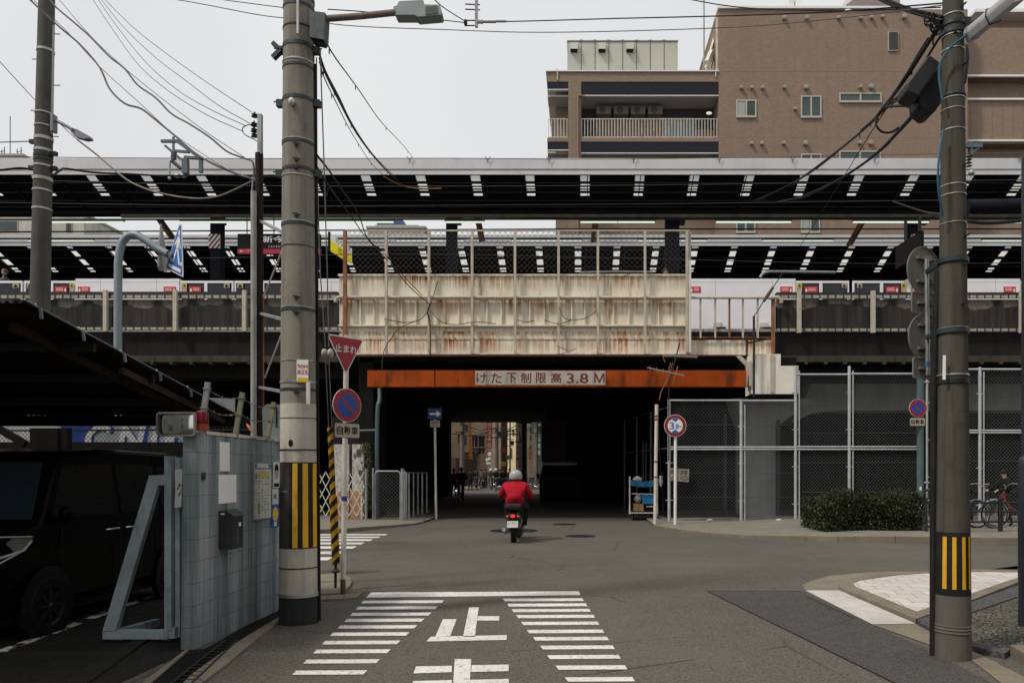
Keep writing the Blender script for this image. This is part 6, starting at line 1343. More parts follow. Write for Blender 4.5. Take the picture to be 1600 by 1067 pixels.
for py in (597, 754): b.cyl((X_(1441, Yv), Yv - .02, Z_(py, Yv)), (X_(1457, Yv), Yv - .02, Z_(py, Yv)), .022, 8)
b.obj('crossbar', t)
# return panel of the low fence running back under the span
t = thing('mesh_fence', 'dim chain link fence return running back under the girder span', 'fence', (X_(1045, 22.5), 22.5, 0), 'mesh fences under the viaduct')
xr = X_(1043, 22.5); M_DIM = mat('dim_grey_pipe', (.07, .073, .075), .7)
b = MB().m(M_DIM)
for Yv in (24.5, 26.5, 28.5): b.cyl((xr - .15 * (Yv - 22.5), Yv, 0), (xr - .15 * (Yv - 22.5), Yv, 3.4), .035, 8)
b.obj('post', t, smooth=35); b = MB().m(M_DIM)
for z in (3.4, 2.2, .15): b.cyl((xr, 22.5, z), (xr - .9, 28.5, z), .02, 8)
b.obj('rail', t)
# no thoroughfare style direction sign on the fence
t = thing('direction_sign', 'weathered direction board with two outline arrows on the mesh fence', 'sign', P(1060, 752, 22.3)); Yv = 22.35
b = MB().m(mat('weathered_board', (.36, .33, .27), .6, 0, .2, 4, 40)); b.prism([P(1047.5, 750.5, Yv), P(1076, 753, Yv), P(1077, 733, Yv), P(1047.5, 731, Yv)], (0, .012, 0)); b.m(M_INK)
b.text('関空', P(1054, 737, Yv - .006), UX, UZ, h=.13, w=.22, bold=.0); b.text('京都', P(1069, 738, Yv - .006), UX, UZ, h=.13, w=.22)
for cx, s_ in ((1054, -1), (1069.5, 1)):
    c = P(cx, 746.5, Yv - .006); l = [(-.1, .035), (.02, .035), (.02, .07), (.11, 0), (.02, -.07), (.02, -.035), (-.1, -.035)]
    b.tube([c + Vector((s_ * x, 0, z)) for x, z in l], .009, 5, closed=True)
b.obj('board', t)
# 3.8 m height limit sign
Yh = 21.4; t = thing('height_limit_sign', 'round height limit sign on a white post before the mesh fence', 'road sign', G(1055, 822))
b = MB().m(M_WHITE); b.cyl((X_(1055, Yh), Yh, 0), (X_(1055.5, Yh), Yh, Z_(650, Yh)), .042, 14); b.obj('post', t)
c = P(1055, 665, Yh - .07); n3 = Vector((0, -1, 0)); r_ = .308; b = MB().m(M_SIGNW)
b.prism([c + UX * (r_ * math.cos(k * .1428)) + UZ * (r_ * math.sin(k * .1428)) for k in range(44)], Vector((0, .01, 0))); b.m(flat('deep_red', (.2, .015, .022))).disc(c + n3 * .003, r_ * .965, UX, UZ, 44); b.m(M_SIGNW).disc(c + n3 * .005, r_ * .68, UX, UZ, 44)
hb = flat('height_blue', (.02, .09, .33)); b.m(hb)
for s_ in (1, -1): b.poly([c + n3 * .007 + Vector((x, 0, s_ * z)) for x, z in ((-.1, .178), (-.05, .2), (0, .207), (.05, .2), (.1, .178), (0, .105))])
b.text('3', c + n3 * .008 + Vector((-.095, 0, .0)), UX, UZ, h=.2, w=.125, bold=.01); b.text('.', c + n3 * .008 + Vector((-.012, 0, -.085)), UX, UZ, h=.022, w=.022); b.text('8', c + n3 * .008 + Vector((.055, 0, -.02)), UX, UZ, h=.145, w=.09, bold=.01); b.text('m', c + n3 * .008 + Vector((.145, 0, -.022)), UX, UZ, h=.04, w=.065, bold=.01); b.obj('sign_plate', t)
# rusty white post carrying an old aerial
t = thing('white_post', 'white rust spotted pipe post at the corner of the underpass', 'post', G(1024, 820)); Yw = 21.9
b = MB().m(m_rustpaint('white_post_paint', (.6, .55, .48), .9, sc=2.5)); b.cyl((X_(1023.5, Yw), Yw, 0), (X_(1026, Yw), Yw, Z_(632, Yw)), .05, 12); b.obj('pipe', t); b = MB().m(M_RUST)
for py in (650, 655, 721, 745): b.lathe((X_(1025, Yw), Yw, Z_(py, Yw)), [(.051, -.02), (.062, -.02), (.062, .02), (.051, .02)], 12)
b.obj('clamp', t)
t = thing('aerial', 'broken leaning television aerial with bent elements before the orange beam', 'aerial', P(1045, 640, 22)); Ya = 22.
M_ALU = mat('dull_aluminium', (.32, .28, .25), .5, .4, .2, 5, 30)
b = MB().m(M_DKSTEEL); b.tube([P(1045, 720, Ya), P(1045, 600, Ya), P(1062, 536, Ya)], .018, 6); b.obj('mast', t)
b = MB().m(M_ALU); b.tube([P(1035, 555.5, Ya), P(1090, 557.5, Ya)], .02, 6)
for k in range(13): q = P(1037 + k * 4.2, 555.6 + k * .16, Ya); b.tube([q + Vector((0, 0, -.05)), q + Vector((0, -.02, .05))], .009, 4)
b.obj('boom', t)
b = MB().m(M_ALU); b.tube([P(1011, 574.5, Ya), P(1069, 587, Ya)], .02, 6)
for k in range(6): q = P(1016 + k * 10, 575.8 + k * 2.1, Ya); b.tube([q + Vector((0, 0, -.07)), q + Vector((0, 0, .07))], .007, 4)
b.obj('boom', t)
b = MB().m(M_RUSTO); b.tube(spline([P(1048, 567, Ya), P(1043, 585, Ya), P(1039, 600, Ya), P(1033, 612, Ya), P(1030, 625, Ya)], 4), .016, 5); b.tube([P(1051, 567, Ya), P(1046, 585, Ya), P(1041, 600, Ya)], .014, 5); b.tube([P(1059, 572, Ya), P(1055, 588, Ya), P(1051, 600, Ya)], .016, 5); b.tube([P(1036, 558, Ya), P(1039, 566, Ya)], .014, 5); b.obj('bent_element', t)
# stay post with spring on the end of the girder
t = thing('stay_post', 'thin dark stay post with coiled spring before the rusty railing', 'post', P(1178, 620, 22.3)); Yv = 22.3
b = MB().m(M_DKSTEEL); b.tube([P(1178, 620, Yv), P(1178, 494, Yv)], .035, 8); b.tube([P(1167, 555, Yv), P(1167, 522, Yv), P(1178, 522, Yv)], .025, 6); b.bar(P(1167, 536, Yv), P(1204, 529, Yv + .4), .04, .05); b.obj('post', t)
b = MB().m(M_CABLE); b.tube([P(1178, 494, Yv), P(1184, 486, Yv), P(1192, 472, Yv), P(1198, 465, Yv), P(1210, 446, Yv), P(1222, 428, 23)], .014, 6); b.obj('wire', t)
b = MB().m(mat('brown_spring', (.09, .06, .04), .6)); b.tube([P(1193, 471, Yv), P(1200, 461, Yv), P(1208, 449, Yv)], [.04, .05, .04], 8); b.obj('spring', t)
# ------------------------------------------------------------ clipped hedge
def m_leaf():
    n = N('hedge_leaf'); c = n.mix(n.rng(n.noise(7, 3), .35, .65), (.006, .011, .004), (.022, .03, .01)); c = n.mix(n.rng(n.noise(60, 2), .5, .7), c, (.07, .08, .025)); m_ = n.set(c, .55, 0, spec=.3); return m_
M_LEAF = m_leaf()
t = thing('hedge', 'dense dark green clipped hedge on the pavement before the mesh fence', 'hedge', (X_(1352, 18.6), 18.6, .1))
rnd = random.Random(11); b = MB().m(M_LEAF); x0, x1, y0, y1, z0, z1 = X_(1276, 18.4), X_(1434, 18.4), 17.95, 19.6, .12, 1.0
def hz(x, y): return z1 + .02 - .13 * abs(math.sin(x * 1.9 + .4)) - .08 * math.sin(x * 5.1 + y * 3) - .05 * math.sin(x * 11) - (.18 * max(0, (.35 - (x - x0))) / .35)
for i in range(15000):
    x, y = rnd.uniform(x0, x1), rnd.uniform(y0, y1); top = hz(x, y); f_ = rnd.random()
    if f_ < .45: y = y0 + rnd.uniform(-.05, .18) + .06 * math.sin(x * 4); z = rnd.uniform(z0, top)
    elif f_ < .8: z = top - rnd.random() ** 2 * .16
    else: x = x0 + rnd.uniform(-.05, .2); z = rnd.uniform(z0, top - .1)
    z = max(z0, z + rnd.gauss(0, .02)); c = Vector((x, y, z)); a = Vector((rnd.gauss(0, 1), rnd.gauss(0, 1), rnd.gauss(0, 1))).normalized(); d = a.cross(Vector((rnd.gauss(0, 1), rnd.gauss(0, 1), rnd.gauss(0, 1)))).normalized(); s_ = rnd.uniform(.022, .042)
    b.add([c - a * s_, c + d * s_ * .5, c + a * s_, c - d * s_ * .5], [(0, 1, 2, 3)])
for i in range(160):
    x = rnd.uniform(x0, x1); y = rnd.uniform(y0, y1); z = hz(x, y); h = rnd.uniform(.04, .13)
    for k in range(5):
        c = Vector((x + rnd.gauss(0, .02), y + rnd.gauss(0, .02), z + h * k / 5)); a = Vector((rnd.gauss(0, 1), rnd.gauss(0, 1), 1)).normalized(); d = a.cross(UX).normalized(); s_ = .03; b.add([c - a * s_, c + d * s_ * .5, c + a * s_, c - d * s_ * .5], [(0, 1, 2, 3)])
b.obj('foliage', t, smooth=0)
b = MB().m(mat('hedge_twig', (.025, .018, .012), .9))
for i in range(60): x = rnd.uniform(x0 + .1, x1 - .1); y = rnd.uniform(y0 + .15, y1 - .1); b.tube([(x, y, .1), (x + rnd.gauss(0, .1), y + rnd.gauss(0, .08), hz(x, y) - .12)], .01, 4)
b.box(x0 + .2, x1 - .1, y0 + .3, y1 - .1, .1, .62); b.obj('twig', t, smooth=0)
for i, (px, py, c_) in enumerate(((1270, 815, (.02, .1, .3)), (1217, 817, (.6, .6, .58)), (1109, 817, (.5, .5, .48)))):
    b = MB().m(flat('litter_%d' % i, c_)); p = P(px, py, 22.2); p.z = .12; b.ball(p, .07, (1.3, .7, .5), 8); tag(b.obj('litter'), ('blue scrap of litter at the fence foot beside the hedge', 'white scrap of litter at the foot of the pale pier fence', 'grey scrap of litter near the height limit sign')[i], 'litter')
# black guard rail
t = thing('guard_rail', 'low black pipe guard rail before the bicycles at the right', 'guard rail', (X_(1500, 17.6), 17.6, .15)); Yg_ = 17.7
for px in (1447, 1563, 1680): b = MB().m(M_DKSTEEL); b.cyl((X_(px, Yg_), Yg_, .1), (X_(px, Yg_), Yg_, Z_(778, Yg_)), .05 if px == 1563 else .035, 12); b.obj('post', t)
for py in (785, 799, 815): b = MB().m(M_DKSTEEL); b.cyl((X_(1441, Yg_), Yg_, Z_(py, Yg_)), (X_(1700, Yg_), Yg_, Z_(py, Yg_)), .022, 10); b.obj('rail', t)
# ------------------------------------------------------------ bicycles
def bicycle(label, loc, rz, col, group=None, basket=True):
    t = thing('bicycle', label, 'bicycle', loc, group, rz); M_ = flat('bike_%.2f_%.2f' % col[:2], col, .35); kw = dict(parent=t, local=True)
    for x in (-.54, .54):
        b = MB().m(M_TYRE); c = Vector((x, 0, .33)); b.tube([c + Vector((math.cos(k * .2618), 0, math.sin(k * .2618))) * .325 for k in range(24)], .018, 6, closed=True); b.m(M_GALV); b.tube([c + Vector((math.cos(k * .2618), 0, math.sin(k * .2618))) * .3 for k in range(24)], .011, 6, closed=True)
        for k in range(14): a = k * .4488; b.bar(c, c + Vector((math.cos(a), 0, math.sin(a))) * .3, .004, .004)
        b.cyl(c - Vector((0, .05, 0)), c + Vector((0, .05, 0)), .025, 8); b.obj('wheel', **kw)
        b = MB().m(M_GALV); b.tube([c + Vector((math.cos(a), 0, math.sin(a))) * .355 for a in [R(20 + k * 14) for k in range(11)]], .014, 5); b.obj('mudguard', **kw)
    b = MB().m(M_); bb = Vector((-.08, 0, .29)); st = Vector((-.24, 0, .72)); hd = Vector((.38, 0, .78)); fr = Vector((.54, 0, .33)); rr = Vector((-.54, 0, .33))
    b.tube(spline([hd, Vector((.2, 0, .48)), bb], 5), .022, 8); b.tube([st, bb], .018, 8)
    for s_ in (-.04, .04): b.tube([bb, rr + Vector((0, s_, 0))], .011, 6); b.tube([st, rr + Vector((0, s_, 0))], .009, 6); b.tube([hd, fr + Vector((0, s_, 0))], .012, 6)
    b.tube([hd, hd + Vector((-.05, 0, .12))], .022, 8); b.obj('frame', **kw)
    b = MB().m(M_GALV); h = hd + Vector((-.08, 0, .22)); b.tube([hd + Vector((-.05, 0, .12)), h], .014, 6); b.tube(spline([h + Vector((-.22, -.27, .06)), h + Vector((-.05, -.25, .08)), h, h + Vector((-.05, .25, .08)), h + Vector((-.22, .27, .06))], 5), .012, 6); b.obj('handlebar', **kw)
    b = MB().m(M_BLACK); b.tube([st, st + Vector((-.04, 0, .12))], .014, 6); b.prism([Vector((-.4, -.1, .86)), Vector((-.4, .1, .86)), Vector((-.28, .07, .86)), Vector((-.12, .02, .86)), Vector((-.12, -.02, .86)), Vector((-.28, -.07, .86))], (0, 0, .05)); b.obj('saddle', **kw)
    b = MB().m(M_BLACK); b.lathe(bb, [(.0, -.02), (.09, -.02), (.09, .02), (0, .02)], 16, ax='y'); b.bar(bb + Vector((0, .05, 0)), bb + Vector((.12, .05, -.12)), .02, .02); b.bar(bb - Vector((0, .05, 0)), bb + Vector((-.12, -.05, .12)), .02, .02); b.obj('pedal_crank', **kw)
    if basket:
        b = MB().m(M_DKSTEEL); c = Vector((.56, 0, .82))
        for z, w in ((-.1, .12), (.0, .14), (.12, .16)): b.tube([c + Vector((sx * w * .9, sy * w, z)) for sx, sy in ((-1, -1), (1, -1), (1, 1), (-1, 1))], .007, 4, closed=True)
        for k in range(5):
            for sy in (-1, 1): x = -1 + k * .5; b.bar(c + Vector((x * .11, sy * .12, -.1)), c + Vector((x * .144, sy * .16, .12)), .005, .005)
            b.bar(c + Vector((-.11, (-1 + k * .5) * .12, -.1)), c + Vector((-.144, (-1 + k * .5) * .16, .12)), .005, .005); b.bar(c + Vector((.11, (-1 + k * .5) * .12, -.1)), c + Vector((.144, (-1 + k * .5) * .16, .12)), .005, .005)
        b.obj('basket', **kw)
    return t
zk = .15
bicycle('blue bicycle half hidden behind the right concrete pole', (X_(1492, 18.9), 18.9, zk), R(180), (.02, .05, .16), 'bicycles on the right pavement')
bicycle('silver handled black bicycle just right of the right concrete pole', (X_(1520, 18.6), 18.6, zk), R(4), (.03, .03, .03), 'bicycles on the right pavement', False)
bicycle('bicycle with red frame and pale wheels leaning at the far right', (X_(1592, 19.2), 19.2, zk), R(170), (.2, .03, .02), 'bicycles on the right pavement', False)
# ------------------------------------------------------------ people
M_SKIN = mat('skin_tone', (.42, .26, .18), .55, 0, .1, 8, 40)
def cloth(name, col): return bpy.data.materials.get(name) or mat(name, col, .85, 0, .25, 5, 60, bump=.15)
def skin_body(name, parent, nodes, edges, mats, sub=2):
    """one continuous body: a skeleton with a radius at each joint, skinned and smoothed, coloured by nearest joint"""
    keys = list(nodes); me = bpy.data.meshes.new(name); me.from_pydata([nodes[k][0] for k in keys], [(keys.index(a), keys.index(c)) for a, c in edges], [])
    o = bpy.data.objects.new(name, me); COL.objects.link(o); o.modifiers.new('skin', 'SKIN').use_smooth_shade = True
    sv = me.skin_vertices[0].data
    for i, k in enumerate(keys):
        r = nodes[k][1]; sv[i].radius = r if isinstance(r, tuple) else (r, r); sv[i].use_root = (i == 0)
    s_ = o.modifiers.new('sub', 'SUBSURF'); s_.levels = s_.render_levels = sub
    dg = bpy.context.evaluated_depsgraph_get(); dg.update(); m2 = bpy.data.meshes.new_from_object(o.evaluated_get(dg)); o.modifiers.clear(); o.data = m2
    ml = []; mi = {}
    for k in keys:
        mt = mats[nodes[k][2]]
        if mt not in ml: ml.append(mt)
        mi[k] = ml.index(mt)
    m2.materials.clear()
    for mt in ml: m2.materials.append(mt)
    pts = [(Vector(nodes[k][0]), (nodes[k][1] if not isinstance(nodes[k][1], tuple) else nodes[k][1][0]), mi[k]) for k in keys]
    for p in m2.polygons: p.material_index = min(pts, key=lambda q: (q[0] - p.center).length - q[1] * .6)[2]; p.use_smooth = True
    o.parent = parent; return o
BODY_E = [('pelvis', 'waist'), ('waist', 'chest'), ('chest', 'neck0'), ('neck0', 'neck'), ('neck', 'head'), ('head', 'crown')] + [e for s in 'lr' for e in (('chest', 'sh' + s), ('sh' + s, 'el' + s), ('el' + s, 'wr' + s), ('wr' + s, 'ha' + s), ('pelvis', 'hip' + s), ('hip' + s, 'kn' + s), ('kn' + s, 'an' + s), ('an' + s, 'to' + s))] + [e for s in 'lr' for k in range(4) for e in (('ha' + s, 'f%da' % k + s), ('f%da' % k + s, 'f%db' % k + s))] + [('wrl', 'thl'), ('wrr', 'thr')]
def figure(parent, J, mats, name='body', girth=1., legtop=0):
    """J: joint -> position for the left (+x) side and centre; r side mirrored unless given"""
    N_ = {}; g = girth
    rad = dict(pelvis=.135 * g, waist=.13 * g, chest=(.17 * g, .135 * g), neck0=.075, neck=.052, head=.082, crown=.07, sh=.075 * g, el=.052 * g, wr=.034, ha=.03, hip=.1 * g, kn=.066 * g, an=.042, to=.038)
    part = dict(pelvis='leg', waist='top', chest='top', neck0='top', neck='skin', head='skin', crown='skin', sh='top', el='top', wr='top', ha='skin', hip='leg', kn='leg', an='leg', to='shoe')
    for k in ('pelvis', 'waist', 'chest', 'neck0', 'neck', 'head', 'crown'): N_[k] = (J[k], rad[k], part[k])
    for k in ('sh', 'el', 'wr', 'ha', 'hip', 'kn', 'an', 'to'):
        l = Vector(J[k]); rr = Vector(J[k + 'r']) if k + 'r' in J else Vector((-l.x, l.y, l.z))
        N_[k + 'l'] = (l, rad[k], part[k]); N_[k + 'r'] = (rr, rad[k], part[k])
    if legtop: N_['pelvis'] = (J['pelvis'], .15 * g, 'top')
    for s, sg in (('l', 1), ('r', -1)):
        h = N_['ha' + s][0]; d = (h - N_['wr' + s][0]).normalized(); up = Vector((0, 0, 1)) if abs(d.z) < .8 else Vector((0, 1, 0)); sd = d.cross(up).normalized(); dn = sd.cross(d)
        for k in range(4):
            L = (.036, .042, .04, .032)[k]; base = h + sd * (k - 1.5) * .018 + d * .03
            N_['f%da%s' % (k, s)] = (base + d * L * .6, .0085, 'skin'); N_['f%db%s' % (k, s)] = (base + d * L * .7 - up * L * .9, .0075, 'skin')
        N_['th' + s] = (h + sd * sg * -.035 + d * .02 - up * .02, .01, 'skin')
    return skin_body(name, parent, N_, BODY_E, mats)
# ------------------------------------------------------------ scooter and its rider
Ysc = 16.9; xsc = X_(805, Ysc)
t = thing('motor_scooter', 'black motor scooter ridden away towards the underpass, tail lamp lit', 'scooter', (xsc, Ysc, 0))
M_SCB = mat('scooter_black_paint', (.008, .008, .009), .18, 0, .2, 3, 0); K = dict(parent=t, local=True)
for y, nm in ((-.35, 'rear'), (.92, 'front')):
    b = MB().m(M_TYRE); b.lathe((0, y, .22), [(.13, -.05), (.19, -.055), (.218, -.03), (.222, 0), (.218, .03), (.19, .055), (.13, .05)], 28, ax='x'); o = b.obj('wheel', **K); b = MB().m(M_GALV); b.lathe((0, y, .22), [(.0, .03), (.09, .04), (.13, .05), (.13, -.05), (.09, -.04), (0, -.03)], 20, ax='x'); r_ = b.obj('rim', o, local=True)
def loft(b, secs, n=16):
    vs = []
    for (y, cz, hw, hh, pw) in secs:
        for j in range(n):
            a = 2 * math.pi * j / n; c, s_ = math.cos(a), math.sin(a); vs.append((hw * math.copysign(abs(c) ** pw, c), y, cz + hh * math.copysign(abs(s_) ** pw, s_)))
    k = len(secs); b.add(vs, [(i * n + j, i * n + (j + 1) % n, (i + 1) * n + (j + 1) % n, (i + 1) * n + j) for i in range(k - 1) for j in range(n)] + [tuple(range(n))[::-1], tuple((k - 1) * n + j for j in range(n))]); return b
b = MB().m(M_SCB); loft(b, [(-.62, .56, .04, .05, .8), (-.58, .55, .10, .1, .8), (-.42, .53, .165, .16, .75), (-.1, .5, .18, .17, .75), (.15, .45, .16, .17, .75), (.24, .36, .12, .14, .8)]); b.obj('tail_body', **K)
b = MB().m(M_SCB); loft(b, [(.2, .27, .15, .05, .5), (.62, .27, .16, .05, .5), (.7, .29, .15, .05, .5)]); b.obj('floorboard', **K)
b = MB().m(M_SCB); b.prism([(-.19, .66, .3), (.19, .66, .3), (.2, .76, .62), (.12, .80, .92), (-.12, .80, .92), (-.2, .76, .62)], (0, .07, .02)); b.obj('leg_shield', **K)
b = MB().m(M_BLACK); loft(b, [(-.5, .71, .06, .03, .8), (-.42, .715, .125, .05, .7), (-.1, .71, .14, .055, .7), (.15, .7, .11, .05, .7), (.22, .68, .06, .03, .8)]); b.obj('seat', **K)
b = MB().m(emis('lit_tail_lamp', (.9, .02, .02), 1.6)); loft(b, [(-.645, .585, .028, .02, .8), (-.63, .585, .042, .03, .8), (-.58, .585, .05, .036, .8)]); b.obj('tail_lamp', **K)
for s_ in (-1, 1):
    b = MB().m(flat('amber_lens', (.4, .11, .01), .2)); b.ball((s_ * .115, -.6, .575), .034, (1, .8, .8), 10); b.obj('turn_signal', **K)
    b = MB().m(M_CHR); b.tube([(s_ * .14, -.35, .22), (s_ * .12, -.48, .6)], .02, 8); b.obj('shock_absorber', **K)
    b = MB().m(M_BLACK); b.tube([(s_ * .2, .68, 1.0), (s_ * .36, .62, 1.02)], .016, 8); b.obj('grip', **K)
    b = MB().m(M_BLACK); b.tube([(s_ * .2, .7, 1.0), (s_ * .34, .7, 1.12), (s_ * .4, .7, 1.16)], .008, 6); b.ball((s_ * .42, .7, 1.165), .055, (1.1, .35, .8), 12); o = b.obj('mirror', **K); b = MB().m(M_CHR); b.ball((s_ * .42, .688, 1.165), .05, (1.05, .18, .75), 12); b.obj('glass', o, local=True)
b = MB().m(M_SCB); loft(b, [(.62, .98, .1, .05, .7), (.72, .99, .17, .08, .7), (.82, .95, .1, .07, .8)]); b.obj('handlebar_cowl', **K)
b = MB().m(flat('plate_cream', (.66, .66, .6))); b.bx((0, -.66, .415), (.23, .008, .14), Matrix.Rotation(R(-12), 3, 'X')); b.m(flat('plate_green_ink', (.03, .06, .04))); b.text('大阪市', Vector((0, -.676, .45)), UX, UZ, h=.03, w=.12); b.text('て・544', Vector((0, -.666, .4)), UX, UZ, h=.055, w=.19, bold=.01); b.obj('number_plate', **K)
b = MB().m(M_BLACK); b.prism([(-.09, -.6, .5), (.09, -.6, .5), (.07, -.64, .26), (-.07, -.64, .26)], (0, .02, .0)); b.obj('mudguard', **K)
b = MB().m(M_GALV); b.tube([(-.17, .05, .2), (-.19, -.2, .22), (-.2, -.5, .29)], [.03, .048, .042], 12); b.obj('exhaust', **K)
b = MB().m(M_DKSTEEL); b.bx((.1, -.2, .24), (.14, .4, .2)); b.obj('engine_case', **K)
b = MB().m(mat('grey_rack_bag', (.035, .034, .036), .7, 0, .2, 6, 40)); loft(b, [(-.6, .79, .14, .035, .4), (-.57, .79, .175, .05, .4), (-.4, .79, .175, .05, .4), (-.36, .79, .15, .035, .4)]); b.obj('rear_box', **K)
b = MB().m(M_DKSTEEL); b.box(-.12, .12, -.6, -.28, .725, .737); b.obj('carrier', **K)
# rider
t = thing('person', 'person in red jacket and grey helmet riding the black scooter away', 'person', (xsc, Ysc, 0))
M_J = cloth('red_jacket', (.36, .01, .022)); M_T = cloth('dark_trousers', (.02, .02, .024)); M_SH = cloth('black_shoe', (.02, .018, .016)); M_GL = cloth('dark_glove', (.05, .035, .03))
J = dict(pelvis=(0, -.08, .86), waist=(0, -.08, .98), chest=(0, -.02, 1.13), neck0=(0, .06, 1.27), neck=(0, .1, 1.33), head=(0, .12, 1.42), crown=(0, .12, 1.49), sh=(.21, .02, 1.2), el=(.34, .16, .98), wr=(.31, .48, 1.0), ha=(.3, .57, 1.02), hip=(.1, .0, .82), kn=(.21, .4, .76), an=(.19, .42, .36), to=(.19, .55, .33))
figure(t, J, dict(top=M_J, leg=M_T, skin=M_GL, shoe=M_SH), girth=1.38, legtop=1)
b = MB().m(M_J); b.lathe((0, .085, 1.3), [(.1, -.05), (.095, 0), (.083, .04), (.078, .04)], 20); b.obj('collar', t, local=True)
b = MB().m(mat('grey_helmet', (.34, .33, .32), .2, 0, .1, 4, 0)); b.lathe((0, .12, 1.42), [(.112, -.09), (.136, -.06), (.148, 0), (.142, .05), (.12, .1), (.08, .135), (.04, .15), (0, .153)], 28); b.m(M_BLACK); b.lathe((0, .12, 1.42), [(.105, -.09), (.14, -.075), (.14, -.062), (.112, -.05)], 28); b.m(M_INK).bx((0, .245, 1.42), (.2, .05, .1)); b.obj('helmet', t, local=True)
# ------------------------------------------------------------ cyclists and walkers beyond the underpass
def walker(label, loc, rz, top, leg, hair=(.02, .016, .014), helmet=None, group=None, reach=0.):
    t = thing('person', label, 'person', loc, group, rz); m_ = dict(top=cloth('coat_%.3f_%.3f' % top[:2], top), leg=cloth('leg_%.3f_%.3f' % leg[:2], leg), skin=M_SKIN, shoe=M_SH)
    J = dict(pelvis=(0, 0, .9), waist=(0, 0, 1.02), chest=(0, .0, 1.22), neck0=(0, .0, 1.38), neck=(0, .01, 1.43), head=(0, .03, 1.53), crown=(0, .03, 1.62), sh=(.185, 0, 1.33), el=(.24, .02 + reach * .1, 1.08), wr=(.22, .1 + reach * .25, .88 + reach * .2), ha=(.21, .13 + reach * .3, .83 + reach * .22), hip=(.09, 0, .87), kn=(.1, .06, .48), an=(.1, .0, .09), to=(.11, .12, .04), knr=(-.1, .0, .48), anr=(-.1, -.16, .1), tor=(-.11, -.05, .04))
    figure(t, J, m_); hd(t, J, hair, helmet); return t
def hd(t, J, hair, helmet):
    h = Vector(J['head'])
    if helmet: b = MB().m(flat('helmet_%.2f' % helmet[0], helmet, .25)); b.lathe(h + UZ * .02, [(.11, -.05), (.135, 0), (.125, .07), (.08, .12), (0, .135)], 20); b.obj('helmet', t, local=True)
    else: b = MB().m(cloth('hair_%.3f' % hair[0], hair)); b.ball(h + Vector((0, -.02, .05)), .105, (.92, 1, .95), 14); b.obj('hair', t, local=True)
    b = MB().m(M_INK); y = h.y + .083
    for s_ in (-.032, .032): b.ball((s_, y - .002, h.z + .01), .009, n=6)
    b.m(M_SKIN); b.ball((0, y + .006, h.z - .015), .014, (.8, 1, 1.2), 6); b.m(flat('lip', (.25, .1, .08))).ball((0, y - .006, h.z - .045), .014, (1.4, .5, .4), 6); b.m(M_SKIN)
    for s_ in (-1, 1): b.ball((s_ * .083, h.y, h.z), .018, (.4, .8, 1.3), 6)
    b.obj('face', t, local=True)
def cyclist(label, bike_label, loc, rz, top, leg, hair=(.02, .016, .014), helmet=None, lamp=False, bike=(.03, .03, .035), gb=None, gp_=None):
    # bicycle points along its local +x; the rider faces the same way
    bk = bicycle(bike_label, loc, rz, bike, gb, True); t = thing('person', label, 'person', loc, gp_, rz - R(90)); m_ = dict(top=cloth('coat_%.3f_%.3f' % top[:2], top), leg=cloth('leg_%.3f_%.3f' % leg[:2], leg), skin=M_SKIN, shoe=M_SH)
    J = dict(pelvis=(0, -.28, .95), waist=(0, -.26, 1.08), chest=(0, -.2, 1.27), neck0=(0, -.16, 1.42), neck=(0, -.15, 1.47), head=(0, -.12, 1.57), crown=(0, -.12, 1.66), sh=(.19, -.18, 1.37), el=(.27, -.0, 1.15), wr=(.26, .16, 1.06), ha=(.25, .2, 1.06), hip=(.09, -.25, .93), kn=(.12, .12, .72), an=(.1, .02, .34), to=(.1, .14, .3), knr=(-.12, .04, .55), anr=(-.1, -.1, .14), tor=(-.1, .03, .12))
    figure(t, J, m_); hd(t, J, hair, helmet)
    if lamp: b = MB().m(emis('lit_bicycle_lamp', (.85, .93, 1), 1.6) if 'lit_bicycle_lamp' not in bpy.data.materials else bpy.data.materials['lit_bicycle_lamp']); b.ball((.62, -.12, .55), .035, n=8); b.obj('lamp', bk, local=True)
    return t
BK, DK, NV = (.014, .014, .016), (.02, .02, .024), (.02, .025, .05)
cyclist('black coated cyclist with lit lamp riding towards camera through the underpass', 'black bicycle with lit white lamp ridden by the black coated cyclist', (X_(720, 39), 39, 0), R(-92), BK, DK, lamp=True, gp_='people in the street beyond', gb='bicycles in the street beyond')
cyclist('small dark cyclist in the middle distance beside the beige building', 'distant bicycle ridden by the small dark cyclist', (X_(743, 60), 60, 0), R(-95), (.028, .024, .03), DK, gp_='people in the street beyond', gb='bicycles in the street beyond')
cyclist('distant cyclist with white helmet next to the pale fronted scooter', 'distant bicycle with pale front beside the white helmet rider', (X_(767, 61), 61, 0), R(-88), (.05, .045, .04), DK, helmet=(.6, .6, .6), gp_='people in the street beyond', bike=(.5, .52, .55), gb='bicycles in the street beyond')
cyclist('distant dark rider with cream helmet left of the red jacket', 'dark distant bicycle under the cream helmet rider', (X_(775, 57), 57, 0), R(-86), (.018, .017, .018), DK, helmet=(.55, .5, .42), lamp=True, gp_='people in the street beyond', gb='bicycles in the street beyond')
cyclist('bareheaded dark cyclist just left of the red jacketed rider', 'dark bicycle of the bareheaded cyclist beside the red jacket', (X_(787, 52), 52, 0), R(-90), (.022, .014, .014), NV, gp_='people in the street beyond', gb='bicycles in the street beyond')
cyclist('bareheaded cyclist in navy half hidden by the grey helmet', 'navy bicycle half hidden behind the grey helmet', (X_(796, 55), 55, 0), R(-90), (.025, .025, .04), NV, gp_='people in the street beyond', gb='bicycles in the street beyond')
walker('dark red coated pedestrian in the left shade of the underpass', (X_(709, 44), 44, 0), R(0), (.05, .012, .014), DK, group='people in the street beyond')
walker('pale coated pedestrian at the left mouth of the far street', (X_(702, 52), 52, 0), R(180), (.3, .29, .27), DK, group='people in the street beyond')
